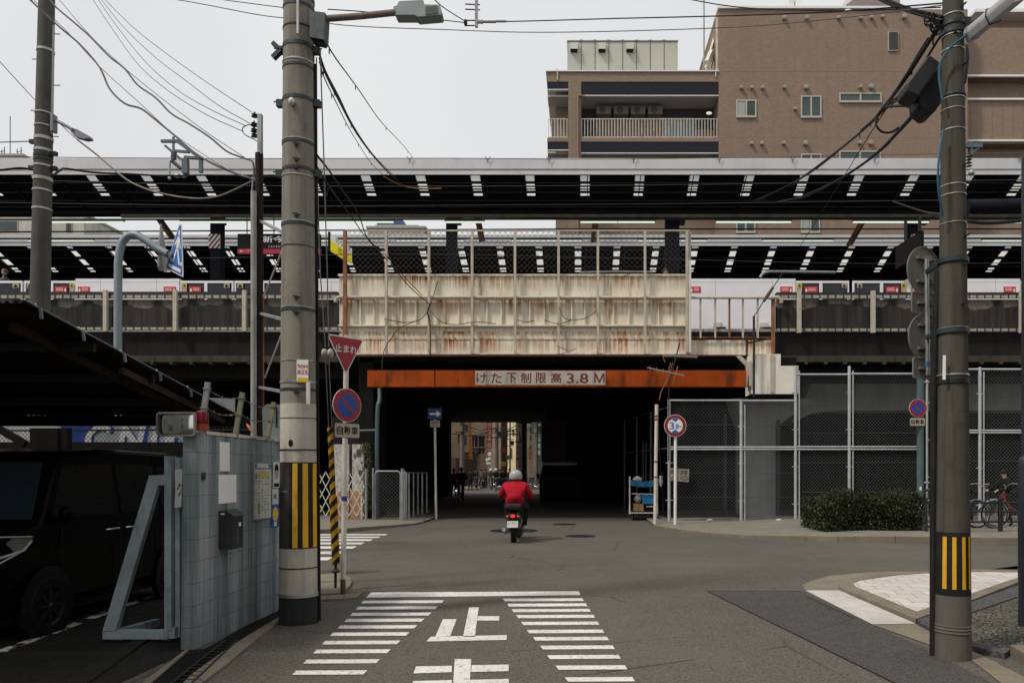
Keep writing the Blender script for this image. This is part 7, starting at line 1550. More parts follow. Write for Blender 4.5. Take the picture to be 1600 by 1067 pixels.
walker('distant pedestrian in grey standing by the far parked bicycles', (X_(752, 66), 66, 0), R(160), (.08, .075, .075), DK, group='people in the street beyond')
for i, (px, Y, c_, lb, hm) in enumerate(((735, 58, BK, 'black clad pedestrian just right of the orange pillar', None), (758, 63, (.1, .06, .04), 'brown coated pedestrian below the round white far sign', None), (781, 60, (.02, .02, .03), 'navy clad pedestrian between the two dark cyclists', None), (803, 64, (.06, .012, .012), 'dark red clad pedestrian right of the grey helmet', None), (809, 70, DK, 'dark clad pedestrian farthest right in the far street', None), (716, 72, (.16, .13, .1), 'grey brown pedestrian by the shop row on the left of the far street', None))):
    walker(lb, (X_(px, Y), Y, 0), R(180 * (i % 2) + 20 * i), c_, DK, helmet=hm, group='people in the street beyond')
# right pavement
t = walker('person in black standing with a bicycle behind the guard rail', (X_(1570, 19.5), 19.5, .13), R(100), (.015, .015, .017), (.06, .05, .042), group='people on the right pavement', reach=1.)
t.scale = (.87, .87, .87)
t = walker('person in pale blue mostly hidden behind the right concrete pole', (X_(1462, 19.4), 19.4, .13), R(60), (.12, .25, .33), NV, group='people on the right pavement', reach=1.)
t.scale = (.86, .86, .86)
# ------------------------------------------------------------ things at the mouth of the underpass
Yo = 24.5; t = thing('one_way_sign', 'blue one way arrow sign on a thin post in the dark underpass', 'road sign', G(681, 811))
b = MB().m(M_OFFW); b.cyl(G(681.5, 811), P(679.5, 655, Yo), .038, 10); b.obj('post', t)
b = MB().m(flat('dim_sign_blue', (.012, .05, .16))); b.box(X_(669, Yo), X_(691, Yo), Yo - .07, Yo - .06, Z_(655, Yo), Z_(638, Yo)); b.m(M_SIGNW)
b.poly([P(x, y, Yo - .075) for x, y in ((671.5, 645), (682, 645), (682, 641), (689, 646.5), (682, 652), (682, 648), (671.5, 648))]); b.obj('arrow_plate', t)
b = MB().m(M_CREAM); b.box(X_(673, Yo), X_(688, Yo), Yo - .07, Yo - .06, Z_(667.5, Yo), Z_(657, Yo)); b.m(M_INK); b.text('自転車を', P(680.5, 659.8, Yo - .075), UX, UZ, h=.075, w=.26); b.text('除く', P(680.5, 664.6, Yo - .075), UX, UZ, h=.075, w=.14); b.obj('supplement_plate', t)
# concertina gate and painted wall, left
t = thing('painted_wall', 'peeling white wall with peach lower band under the viaduct left', 'wall', (X_(545, 23.4), 23.4, 0)); Yq = 23.2
n_ = N('peeling_paint'); x, y, z = n_.xyz(); f_ = n_.rng(n_.noise(2.2, 5, .7), .47, .53); up = n_.mix(n_.rng(n_.noise(9, 4), .4, .65), (.5, .47, .44), (.33, .3, .27)); lo = n_.mix(n_.rng(n_.noise(5, 4), .4, .65), (.42, .23, .13), (.3, .19, .13)); cc = n_.mix(n_.math('GREATER_THAN', z, Z_(767, Yq)), lo, up); sp = n_.math('MULTIPLY', n_.rng(n_.noise(1., 5, .75, vec=n_.map((4, 4, 1.6))), .56, .62), 1.); M_PEEL = n_.set(n_.mix(sp, cc, (.06, .055, .05)), .9, 0, sp, .4, .01)
b = MB().m(M_PEEL); b.box(X_(522, Yq), X_(545, Yq), Yq, Yq + .2, .1, Z_(694, Yq)); b.box(X_(550, Yq), X_(568, Yq), Yq, Yq + .2, .1, Z_(694, Yq)); b.box(X_(545, Yq) + .002, X_(550, Yq) - .002, Yq + .03, Yq + .2, .1, Z_(765, Yq)); b.obj('plaster', t)
b = MB().m(M_CONCD); b.box(X_(515, Yq), X_(571, Yq), Yq + .21, Yq + .6, .05, Z_(650, Yq)); b.obj('backing', t); b = MB().m(flat('slot_grey', (.06, .055, .055))); b.box(X_(557, Yq), X_(564.5, Yq), Yq - .01, Yq - .001, Z_(713, Yq), Z_(702, Yq)); b.obj('vent', t)
b = MB().m(M_OFFW); b.box(X_(565, Yq), X_(567.5, Yq), Yq - .1, Yq - .05, .08, Z_(768, Yq)); b.obj('edge_post', t)
t = thing('concertina_gate', 'white folding lattice gate across the left pavement by the hazard wire', 'gate', (X_(530, 22.6), 22.6, 0)); Yq = 22.6
b = MB().m(M_OFFW)
for k in range(6):
    px = 497 + k * 12.
    if px > 566: break
    for r_ in range(3):
        y0, y1 = 737 + r_ * 23, 760 + r_ * 23
        b.bar(P(px, y0, Yq), P(px + 12, y1, Yq), .022, .012, (0, 1, 0)); b.bar(P(px + 12, y0, Yq - .015), P(px, y1, Yq - .015), .022, .012, (0, 1, 0))
b.obj('lattice', t); b = MB().m(M_GALV); b.cyl((X_(572, Yq), Yq, .08), (X_(572, Yq), Yq, Z_(732, Yq)), .04, 10); b.obj('post', t)
t = thing('mesh_gate', 'rounded mesh gate panel between grey posts at the left underpass mouth', 'gate', (X_(608, 22.8), 22.8, 0)); Yq = 22.8
b = MB().m(M_GALV); pr = [Vector((x, Yq, z)) for x, z in rrect(X_(606, Yq), (Z_(736, Yq) + Z_(815, Yq)) / 2, X_(626, Yq) - X_(586.5, Yq), Z_(736, Yq) - Z_(815, Yq), .1)]; b.tube(pr, .025, 8, closed=True); b.obj('frame', t)
b = MB().m(M_WIREMESH); link_mesh(b, X_(587, Yq), X_(625.5, Yq), Z_(814, Yq), Z_(737, Yq), Yq, .11, .006); b.obj('mesh', t, smooth=0)
for px, py, r_ in ((583, 731, .03), (629, 732, .05), (632, 735, .03)): b = MB().m(M_GALV); b.cyl((X_(px, Yq), Yq, .04), (X_(px, Yq), Yq, Z_(py, Yq)), r_, 10); b.obj('post', t)
t = thing('tube_fence', 'row of grey tube posts receding into the left of the underpass', 'fence', (X_(640, 24), 24, 0))
for k, (px, Y) in enumerate(((635, 23.3), (639, 23.9), (646, 24.6), (653, 25.6), (660, 26.8), (667, 28.4))):
    b = MB().m(M_GALV); b.cyl((X_(px, Y), Y, 0), (X_(px, Y), Y, 1.5), .03, 8); b.bar((X_(px, Y), Y, .03), (X_(px, Y) + .12, Y, .03), .05, .02); b.obj('post', t)
b = MB().m(M_GALV); b.tube([(X_(635, 23.3), 23.3, 1.48), (X_(646, 24.6), 24.6, 1.48), (X_(667, 28.4), 28.4, 1.48)], .02, 6); b.obj('rail', t)
t = thing('drain_pipe', 'grey green downpipe with side branch in the left underpass corner', 'pipe', (X_(591, 23.1), 23.1, 0)); Yq = 23.1
b = MB().m(mat('grey_green_pipe', (.07, .1, .105), .5, 0, .2, 4, 30)); b.tube(spline([P(593, 605, Yq + .3), P(593, 625, Yq + .1), P(590, 640, Yq), P(589, 700, Yq), P(589, 815, Yq)], 4), .065, 10); b.tube([P(562, 673, Yq), P(589, 672, Yq)], .04, 8); b.obj('pipe', t)
rnd = random.Random(4); M_IVY = mat('ivy_leaf', (.05, .055, .025), .6, 0, .5, 30, 0); b = MB().m(M_IVY)
for i in range(500):
    c = P(rnd.gauss(573, 3.5), rnd.uniform(692, 800), 22.95 + rnd.uniform(-.15, .1)); a = Vector((rnd.gauss(0, 1), rnd.gauss(0, .4), rnd.gauss(0, 1))).normalized(); d = a.cross(Vector((0, 1, 0))).normalized(); s_ = rnd.uniform(.02, .045); b.add([c - a * s_, c + d * s_ * .6, c + a * s_, c - d * s_ * .6], [(0, 1, 2, 3)])
t = thing('creeper_plant', 'straggly creeper growing up beside the peeling white wall', 'plant', P(573, 815, 22.95)); b.obj('foliage', t, smooth=0); b = MB().m(M_STEM); b.tube(spline([P(573, 816, 22.97), P(571, 770, 22.97), P(575, 730, 22.97), P(572, 690, 22.97)], 5), .015, 5); b.obj('stem', t)
# cart of collected goods under a blue tarpaulin
Yc_ = 23.8; t = thing('hand_cart', 'laden hand cart parked against the right wall of the underpass', 'cart', (X_(1003, Yc_), Yc_, 0))
b = MB().m(M_OFFW)
for px in (984, 1027): b.cyl(P(px, 803, Yc_), P(px, 744, Yc_), .025, 8)
b.bar(P(984, 801, Yc_), P(1027, 801, Yc_), .03, .03); b.bar(P(987, 771, Yc_), P(1027, 772, Yc_), .02, .025); b.bar(P(1010, 791, Yc_), P(1028, 791, Yc_), .02, .025); b.obj('frame', t)
b = MB().m(M_DKSTEEL); b.box(X_(984, Yc_), X_(1028, Yc_), Yc_ + .03, Yc_ + 1.2, .2, .28); b.obj('deck', t)
for px in (990, 1022): wheel(t, (X_(px, Yc_), Yc_ + .2, .13), .13, .05, 'x', M_TYRE, M_GALV)
b = MB().m(M_DKSTEEL); b.cyl(P(1005, 760, Yc_ + .3), P(1005, 690, Yc_ + .3), .02, 8); b.cyl(P(1009, 760, Yc_ + .3), P(1010, 690, Yc_ + .3), .02, 8); b.obj('pole', t)
def crumple(b, c, d, n=9, seed=1, k=.12):
    r_ = random.Random(seed); b.ball(c, 1, tuple(x / 2 for x in d), n); o = len(b.v) - (max(6, n // 2 + 2) + 1) * n
    for i in range(o, len(b.v)): v = Vector(b.v[i]); b.v[i] = tuple(v + (v - Vector(c)) * r_.uniform(-k, k))
    return b
b = MB().m(mat('blue_tarpaulin', (.01, .14, .3), .5, 0, .2, 8, 40, bump=.3)); a, c = P(986, 754, Yc_), P(1033, 752, Yc_)
for k in range(12):
    u0, u1 = k / 12, (k + 1) / 12; f_ = lambda u: a.lerp(c, u) + Vector((0, -.03 * math.sin(u * 19), -.07 * math.sin(u * math.pi) - .012 * math.sin(u * 31))); h = .17
    p0, p1 = f_(u0), f_(u1); b.hexa([p0 - UZ * h / 2, p1 - UZ * h / 2, p1 + Vector((0, .4, -h / 2)), p0 + Vector((0, .4, -h / 2)), p0 + UZ * h / 2, p1 + UZ * h / 2, p1 + Vector((0, .5, h / 2)), p0 + Vector((0, .5, h / 2))])
tag(b.obj('tarpaulin'), 'blue tarpaulin stretched over the laden hand cart', 'tarpaulin')
b = MB().m(flat('bag_grey', (.3, .28, .25))); crumple(b, P(996, 749, Yc_ + .25), (.3, .25, .2), 12, 2); tag(b.obj('bag'), 'grey plastic bag on top of the blue tarpaulin', 'bag')
b = MB().m(flat('bag_dull', (.3, .28, .26))); crumple(b, P(997, 779, Yc_ + .15), (.24, .25, .25), 12, 3); tag(b.obj('bag'), 'dull white bag in the cart above the cardboard box', 'bag')
b = MB().m(flat('crate_blue', (.02, .2, .45))); b.hexa([P(1004, 787, Yc_ + .05), P(1022, 787, Yc_ + .05), P(1022, 787, Yc_ + .4), P(1004, 787, Yc_ + .4), P(1003, 774, Yc_ + .03), P(1023, 774, Yc_ + .03), P(1023, 774, Yc_ + .42), P(1003, 774, Yc_ + .42)]); b.box(X_(1002.5, Yc_), X_(1023.5, Yc_), Yc_ + .01, Yc_ + .44, Z_(775, Yc_), Z_(773, Yc_)); tag(b.obj('crate'), 'bright blue plastic crate inside the hand cart', 'crate')
b = MB().m(mat('cardboard', (.3, .19, .08), .85, 0, .12, 6, 30)); x0, x1 = X_(990.5, Yc_), X_(1006, Yc_); b.box(x0, x1, Yc_ + .08, Yc_ + .4, .29, Z_(787, Yc_)); b.m(flat('box_seam', (.16, .1, .04))).box((x0 + x1) / 2 - .006, (x0 + x1) / 2 + .006, Yc_ + .076, Yc_ + .08, .29, Z_(787, Yc_)); tag(b.obj('cardboard_box'), 'brown cardboard box at the bottom of the hand cart', 'box')
b = MB().m(flat('bag_white', (.6, .59, .6))); crumple(b, P(1033, 752, Yc_), (.11, .1, .32), 12, 6, .1); b.ball(P(1033, 745, Yc_), .06, (1, .8, .7), 10); tag(b.obj('bag'), 'white knotted carrier bag hanging at the right of the cart', 'bag')
b = MB().m(M_DKSTEEL); b.tube([P(1030, 700, Yc_ - .2), P(1034, 750, Yc_ - .1), P(1037, 800, Yc_)], .012, 6); b.tube([P(1028, 642, Yc_), P(1030, 700, Yc_ - .2)], .01, 6); tag(b.obj('rope'), 'dark rope hanging beside the white carrier bag', 'rope')
# hanging maroon shop board and a red lettered banner deep in the underpass
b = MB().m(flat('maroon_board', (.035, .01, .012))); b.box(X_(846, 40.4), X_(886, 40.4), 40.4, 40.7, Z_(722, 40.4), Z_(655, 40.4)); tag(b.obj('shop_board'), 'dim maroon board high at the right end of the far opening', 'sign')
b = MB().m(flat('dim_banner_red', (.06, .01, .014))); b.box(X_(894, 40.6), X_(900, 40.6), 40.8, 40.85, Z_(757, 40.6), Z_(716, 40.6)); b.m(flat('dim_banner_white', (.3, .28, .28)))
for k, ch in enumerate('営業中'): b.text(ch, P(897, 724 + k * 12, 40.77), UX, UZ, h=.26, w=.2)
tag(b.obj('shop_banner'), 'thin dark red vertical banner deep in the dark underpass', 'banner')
# van waiting in the shade
def loft2(b, x, secs):
    k = len(b.v); loft(b, secs); b.v[k:] = [(v[0] + x, v[1], v[2]) for v in b.v[k:]]
t = thing('van', 'pale roofed van parked in the dark at right of far opening', 'van', (X_(876, 37), 37.5, 0)); xo, Yv = X_(876, 37), 36.
b = MB().m(flat('van_shade_dark', (.03, .028, .026), .4)); sec = lambda z: .98 if z < 1.1 else .98 - (z - 1.1) * .16; pr = [(Yv, .3), (Yv, .95), (Yv + .25, 1.15), (Yv + .75, 1.85), (Yv + 1.1, 1.98), (Yv + 3.6, 1.98), (Yv + 3.7, .3)]; vs = [(xo + s_ * sec(z), y, z) for s_ in (-1, 1) for y, z in pr]; n7 = len(pr)  # body colour darkened to sink into the underpass shade, roof kept pale
b.add(vs, [(k, (k + 1) % n7, n7 + (k + 1) % n7, n7 + k) for k in range(n7)] + [tuple(range(n7))[::-1], tuple(range(n7, 2 * n7))]); o = b.obj('body', t); md = o.modifiers.new('bevel', 'BEVEL'); md.width = .08; md.segments = 3
b = MB().m(flat('van_cream', (.5, .46, .38), .4)); loft2(b, xo, [(Yv + .62, 1.86, .8, .05, .5), (Yv + 1.1, 1.93, .86, .1, .5), (Yv + 3.6, 1.93, .86, .1, .5)]); b.obj('roof', t); b = MB().m(M_CGL); b.prism([(xo - .88, Yv + .24, 1.2), (xo + .88, Yv + .24, 1.2), (xo + .8, Yv + .68, 1.82), (xo - .8, Yv + .68, 1.82)], (0, .01, -.008)); b.obj('windshield', t)
b = MB().m(M_BLACK); b.box(xo - .95, xo + .95, Yv - .03, Yv + .2, .28, .95); b.obj('bumper', t)
for s_ in (-1, 1):
    for y in (.7, 3.0): wheel(t, (xo + s_ * .85, Yv + y, .3), .3, .18, 'x', M_TYRE, M_GALV)
    b = MB().m(M_BLACK); b.bx((xo + s_ * 1.06, Yv + .5, 1.3), (.14, .08, .22)); b.obj('wing_mirror', t)
# ------------------------------------------------------------ the street beyond
def fblock(label, x0, x1, ytop, Y, D, col, wins=(), glass=M_GLASS, side=None):
    t = thing('street_building', label, 'building', (X_((x0 + x1) / 2, Y), Y, 0), 'buildings along the far street'); b = MB().m(m_conc('street_%d_%d' % (x0, Y), col, c3(col, .45), .45, True, .7, 8)); b.box(X_(x0, Y), X_(x1, Y), Y, Y + D, 0, Z_(ytop, Y)); b.obj('wall', t)
    for a, c, d, e in wins:
        f = MB().m(flat('dull_frame', (.15, .14, .13))); f.box(X_(a, Y) - .05, X_(c, Y) + .05, Y - .06, Y - .002, Z_(e, Y) - .05, Z_(d, Y) + .05); o = f.obj('window', t); f = MB().m(glass); f.box(X_(a, Y), X_(c, Y), Y - .08, Y - .061, Z_(e, Y), Z_(d, Y)); f.obj('pane', o)
    return t
t = fblock('beige building with narrow dark windows at left of the far street', 655, 762, 560, 84, 14, (0.725, 0.558, 0.391), [(716, 718, 679, 692), (719.5, 721.5, 679, 692), (724, 725.5, 681, 694), (727, 728.5, 681, 694), (749, 750.5, 699, 708), (754, 755.5, 700, 708)])
Y = 84
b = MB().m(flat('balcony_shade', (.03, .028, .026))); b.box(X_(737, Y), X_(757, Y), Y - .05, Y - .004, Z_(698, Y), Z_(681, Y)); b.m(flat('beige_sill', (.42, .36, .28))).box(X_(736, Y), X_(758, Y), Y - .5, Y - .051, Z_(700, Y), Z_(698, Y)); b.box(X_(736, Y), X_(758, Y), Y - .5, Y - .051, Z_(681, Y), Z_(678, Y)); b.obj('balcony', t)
for px in (741, 747): b = MB().m(flat('beige_sill', (.42, .36, .28))); b.box(X_(px, Y), X_(px + 1.4, Y), Y - .3, Y - .052, Z_(697.9, Y), Z_(681.1, Y)); b.obj('balcony_post', t)
b = MB().m(flat('awning_dark', (.03, .028, .03))); b.prism([P(718, 709, 80), P(742, 706, 80), P(742, 708, 80), P(718, 711, 80)], (0, 3.8, .3)); b.obj('awning', t)
b = MB().m(flat('orange_column', (.5, .17, .02))); b.box(X_(732.5, 79), X_(737, 79), 79, 79.4, 0, Z_(600, 79)); tag(b.obj('pillar'), 'orange painted pillar before the beige far building', 'pillar')
def vsign(label, x0, x1, y0, y1, Y, col, ink, txt, frame=None, th=.2):
    t = thing('shop_sign', label, 'sign', P((x0 + x1) / 2, y1, Y), 'shop signs along the far street'); b = MB().m(flat('sign_%d_%d' % (x0, y0), col)); b.box(X_(x0, Y), X_(x1, Y), Y, Y + th, Z_(y1, Y), Z_(y0, Y)); n_ = len(txt); h = (y1 - y0) / max(1, n_)
    for i, ch in enumerate(txt): b.text(ch, P((x0 + x1) / 2, y0 + h * (i + .5), Y - .02), UX, UZ, h=h * .75 * Y / F, w=(x1 - x0) * .7 * Y / F, mt=ink)
    b.obj('panel', t); return t
vsign('tall orange vertical sign with white characters over the far street', 760, 769, 640, 700, 77, (.42, .07, .012), M_SIGNW, '・ビラ2番館')
vsign('small orange and white vertical sign left of the orange pillar', 717, 724, 684, 719, 78, (.5, .1, .03), M_SIGNW, '家具買取店')
vsign('short red orange sign with white characters on the right of the far street', 826, 831, 700, 716, 82, (.5, .12, .03), M_SIGNW, '酒場')
vsign('crimson square sign hung in the far street', 782, 789, 700, 707, 90, (.35, .02, .06), M_SIGNW, '')
vsign('orange topped green sign in the middle of the far street', 791, 796, 711, 718, 88, (.06, .35, .05), M_SIGNW, '')
b = MB().m(flat('sign_orange', (.5, .15, .03))); b.box(X_(791, 88), X_(796, 88), 87.98, 88.2, Z_(714, 88), Z_(711, 88) + .004); tag(b.obj('shop_sign'), 'orange strip sign above the green far street sign', 'sign')
vsign('yellow sign before the van at right of the far street', 834, 840, 718, 727, 70, (.5, .36, .03), M_INK, '薬')
vsign('yellow notice low in the middle of the far street', 783, 790, 721, 728, 80, (.45, .32, .05), M_INK, '')
vsign('dark green lettered vertical sign at right of the far street', 840, 845, 660, 712, 68, (.02, .1, .06), M_SIGNW, 'ホテル旅館')
vsign('green vertical sign beside the dark far pole', 830, 834, 662, 676, 74, (.03, .16, .09), M_SIGNW, '')
t = thing('road_sign_far', 'round white far road sign on a thin post by the orange sign', 'road sign', (X_(764, 66), 66, 0)); b = MB().m(M_GALV); b.cyl((X_(764, 66), 66, 0), (X_(764, 66), 66, Z_(705, 66)), .05, 8); b.obj('post', t); b = MB().m(M_RED).disc(P(765, 709, 65.9), .26, UX, UZ, 20); b.m(M_SIGNW).disc(P(765, 709, 65.88), .18, UX, UZ, 20); b.m(M_SIGNW).prism([P(758, 717, 65.9), P(766, 713, 65.9), P(767, 717, 65.9), P(760, 721, 65.9)], (0, .03, 0)); b.box(X_(760, 66), X_(767, 66), 65.9, 65.93, Z_(725, 66), Z_(722, 66)); b.obj('sign_plate', t)
fblock('cream far building with small windows closing the middle of the street', 778, 806, 560, 118, 14, (0.82, 0.726, 0.504), [(787, 789, 674, 680), (791, 793, 674, 680), (801, 803, 672, 680), (798, 799.5, 700, 716), (786, 788, 695, 700)])
fblock('brown ribbed far building right of the cream one', 806, 822, 570, 100, 12, (0.343, 0.26, 0.18), [(808, 815, 688, 691), (808, 815, 697, 700), (808, 815, 706, 709), (808, 815, 715, 718)])
fblock('dark narrow building left of the brown ribbed one in far street', 769.5, 779, 560, 96, 12, (0.202, 0.158, 0.114))
fblock('grey far building with balconies at the right of the street', 823, 837, 560, 108, 12, (0.605, 0.539, 0.456), [(825, 830, 668, 674), (825, 830, 682, 688), (825, 830, 696, 702), (825, 830, 710, 716)])
fblock('dark green netted building at the far right of the street', 837, 875, 600, 74, 14, (0.0605, 0.093, 0.0732), [(842, 844, 690, 696)])
fblock('low dark shopfront at the left of the far street', 640, 712, 715, 68, 14, (0.101, 0.0558, 0.0456))
fblock('long low dark shop row along the left of the far street', 712, 760, 732, 92, 10, (0.121, 0.093, 0.0781))
fblock('distant pale block closing the end of the far street', 740, 900, 650, 190, 10, (0.82, 0.781, 0.684), [(760 + 8 * k, 764 + 8 * k, y, y + 5) for k in range(14) for y in (662, 674, 686, 698, 710)])
# poles, wires and parked bikes in the far street
for px, Y, r_, lb in ((722, 62, .2, 'dark far pole left of the orange and white sign'), (776, 72, .19, 'thick dark far pole right of the tall orange sign'), (819, 50, .2, 'big dark far pole just right of the grey helmet'), (812, 84, .12, 'thin far pole before the brown ribbed building'), (838, 64, .16, 'far pole before the dark green building'), (797, 96, .1, 'thin far pole before the cream far building')):
    t = thing('utility_pole', lb, 'utility pole', (X_(px, Y), Y, 0), 'poles along the far street'); b = MB().m(mat('far_pole', (.14, .125, .11), .8) if 'far_pole' not in bpy.data.materials else bpy.data.materials['far_pole']); b.lathe((X_(px, Y), Y, 0), [(r_, 0), (r_ * .8, 11), (0, 11)], 14); b.obj('shaft', t)
    b = MB().m(M_DKSTEEL)
    for z in (4.6, 5.4, 6.4): b.box(X_(px, Y) - .5, X_(px, Y) + .5, Y - .25, Y - .2, z, z + .08)
    b.bx((X_(px, Y) + .3, Y - .2, 5.0), (.4, .35, .5)); b.obj('crossarm', t)
rnd = random.Random(9)
for i, (a, c) in enumerate((((722, 664, 62), (776, 668, 72)), ((776, 665, 72), (819, 661, 50)), ((722, 672, 62), (819, 668, 50)), ((690, 676, 56), (776, 672, 72)), ((776, 676, 72), (838, 668, 64)), ((797, 672, 96), (838, 664, 64)), ((722, 681, 62), (812, 676, 84)))):
    p, q = P(*a), P(*c); b = MB().m(M_CABLE); b.tube([p, p.lerp(q, .5) - UZ * .35, q], .03, 5); tag(b.obj('cable'), 'dark overhead cable crossing the far street, %s' % ('highest at the left', 'highest at the right', 'long upper span', 'ending at the beige building', 'sagging to the right pole', 'before the cream building', 'lowest long span')[i], 'cable', 'cables over the far street')
proto = None
for i in range(7):
    loc = (X_(826 + i * 3.2, 72 - i * 1.3), 72 - i * 1.3, 0); lb = 'dark parked bicycle, number %s in the row before the van' % ('one', 'two', 'three', 'four', 'five', 'six', 'seven')[i]
    lb = ('dark bicycle at the far end of the row parked before the green building', 'second farthest dark bicycle of the row before the green building', 'third farthest dark bicycle of the row before the green building', 'middle dark bicycle of the row before the green building', 'third nearest dark bicycle of the row before the green building', 'second nearest dark bicycle of the row before the green building', 'nearest dark bicycle of the row parked before the green building')[i]
    if i == 0: proto = bicycle(lb, loc, R(70), (.03, .03, .03), 'bicycles parked in the far street')
    else: dup(proto, loc, lb)
for i, px in enumerate((747, 752, 757)): dup(proto, (X_(px, 70), 70 - i * .3, 0), ('left', 'middle', 'right')[i] + ' of three parked bicycles by the round white far sign')
b = MB().m(M_PAVE); b.prism([(X_(640, 60), 58, -.02), (X_(748, 62), 62, -.02), (X_(780, 200), 200, -.02), (X_(500, 200), 200, -.02)], (0, 0, .12)); structure('pavement', b)
# ------------------------------------------------------------ overhead wires
def wire(name, label, pts, r=.01, mt=None, k=8, cat='cable', group=None, rings=0):
    b = MB().m(mt or M_CABLE); s_ = spline([P(*p) for p in pts], k); b.tube(s_, r, 6)
    if rings:
        for j in range(4, len(s_) - 2, rings): d = (s_[j + 1] - s_[j]).normalized(); c = s_[j] - UZ * .035; b.tube([c + d * .035 * math.cos(a) + UZ * .035 * math.sin(a) for a in [q * .785 for q in range(8)]], .004, 4, closed=True)
    return tag(b.obj(name), label, cat, group)
wire('cable', 'thick wavy grey cable from top left pole to steel pole, lower one', [(30, -20, 11.4), (47, 0, 11.6), (90, 40, 11.6), (125, 70, 11.5), (155, 105, 11.3), (172, 140, 11.2), (195, 162, 11.1), (220, 170, 11), (240, 185, 10.9), (268, 208, 10.7), (310, 243, 10.4), (355, 266, 10.2), (397, 281, 10)], .014, M_GREYCABLE)
wire('cable', 'thin messenger wire running close above the lower wavy grey cable', [(30, -20, 11.4), (100, 45, 11.6), (155, 104, 11.3), (220, 163, 11), (268, 207, 10.7), (320, 243, 10.4), (365, 270, 10.1), (398, 281, 10)], .005, M_GREYCABLE)
wire('cable', 'wavy grey cable from left pole to steel pole, upper one', [(70, -15, 11.8), (85, 9, 11.8), (115, 35, 11.6), (140, 57, 11.5), (170, 88, 11.3), (195, 108, 11.2), (215, 133, 11.1), (243, 153, 10.9), (268, 178, 10.7), (296, 194, 10.5), (328, 215, 10.3), (355, 237, 10.2), (383, 248, 10.1), (395, 254, 10), (397, 278, 10)], .013, M_GREYCABLE)
wire('cable', 'thin straight messenger wire above the upper wavy grey cable', [(80, -15, 11.8), (140, 55, 11.5), (195, 107, 11.2), (250, 152, 10.9), (320, 205, 10.4), (383, 247, 10.1)], .005, M_GREYCABLE)
for i, l in enumerate(([(140, -8, 14), (175, 45, 13.5), (215, 100, 12.8), (260, 140, 12), (320, 178, 11), (378, 205, 10.1)], [(148, -8, 14), (185, 45, 13.5), (230, 100, 12.8), (280, 143, 12), (330, 172, 11), (384, 197, 10.1)], [(152, -8, 14), (195, 45, 13.5), (245, 92, 12.8), (290, 126, 12), (340, 164, 11), (390, 193, 10.1)], [(156, -8, 14), (210, 45, 13.5), (260, 84, 12.8), (310, 120, 12), (350, 147, 11), (394, 176, 10.1)])):
    wire('power_line', ('lowest', 'second lowest', 'second highest', 'highest')[i] + ' of four thin power lines fanning from the sky to the steel pole', l, .0055, M_GREYCABLE, cat='wire', group='power lines at upper left')
wire('cable', 'sagging grey cable looping before the upper roof to the steel pole', [(120, 218, 12.1), (150, 241, 12), (190, 275, 11.5), (215, 290, 11.3), (250, 302, 11), (290, 309, 10.7), (320, 310, 10.5), (350, 304, 10.3), (397, 282, 10)], .013, mat('tan_cable', (.2, .17, .14), .7))
wire('cable', 'thin wire slanting down behind the small left lamp', [(-20, 75, 13), (0, 97, 13), (30, 130, 13), (60, 162, 13), (90, 190, 13), (120, 218, 13), (160, 250, 13)], .006, M_CABLE)
wire('cable', 'loose wire loop near the insulators of the steel pole', [(398, 194, 9.9), (386, 196, 9.8), (379, 201, 9.8), (382, 210, 9.8), (395, 217, 9.9), (404, 222, 10)], .006, M_CABLE)
# catenary wires along the railway
for i, l in enumerate(([(-60, 243, 25), (85, 246, 25), (400, 248, 25), (700, 247.5, 25), (900, 249, 25), (1120, 247, 25), (1500, 240, 25), (1700, 238, 25)], [(82, 283, 24.5), (400, 290.5, 24.5), (800, 291, 24.5), (1100, 288.5, 24.5), (1480, 283, 24.5), (1700, 280, 24.5)], [(-50, 316, 25), (400, 322, 25), (800, 320.5, 25), (1100, 318, 25), (1470, 313, 25), (1700, 310, 25)], [(300, 404, 26), (620, 397, 26), (1000, 404, 26), (1350, 412, 26), (1700, 410, 26)])):
    wire('catenary_wire', ('topmost level catenary wire along the edge of the upper roof', 'level catenary wire crossing the upper row of skylights', 'level catenary wire in the dark below the upper skylights', 'lowest level catenary wire before the lower roof')[i], l, .014 if i else .012, M_DKSTEEL if i else M_GREYCABLE, 4, 'wire', 'catenary wires')
wire('cable', 'dark banded cable from the left pole along the upper roof', [(82, 275, 12.2), (95, 266, 12.6), (104, 264, 13), (150, 270, 14), (200, 272, 15), (260, 275, 16.5), (330, 274, 18), (440, 277, 19)], .018, M_CABLE, rings=0)
wire('cable', 'dark banded cable entering the left pole from the left edge', [(-40, 267, 12), (0, 266, 12), (30, 263, 12.1), (52, 265, 12.2)], .018, M_CABLE)
wire('cable', 'thin stay wire from the left edge to the left pole', [(-40, 223, 12), (0, 222.5, 12), (50, 221, 12.2)], .008, M_CABLE)
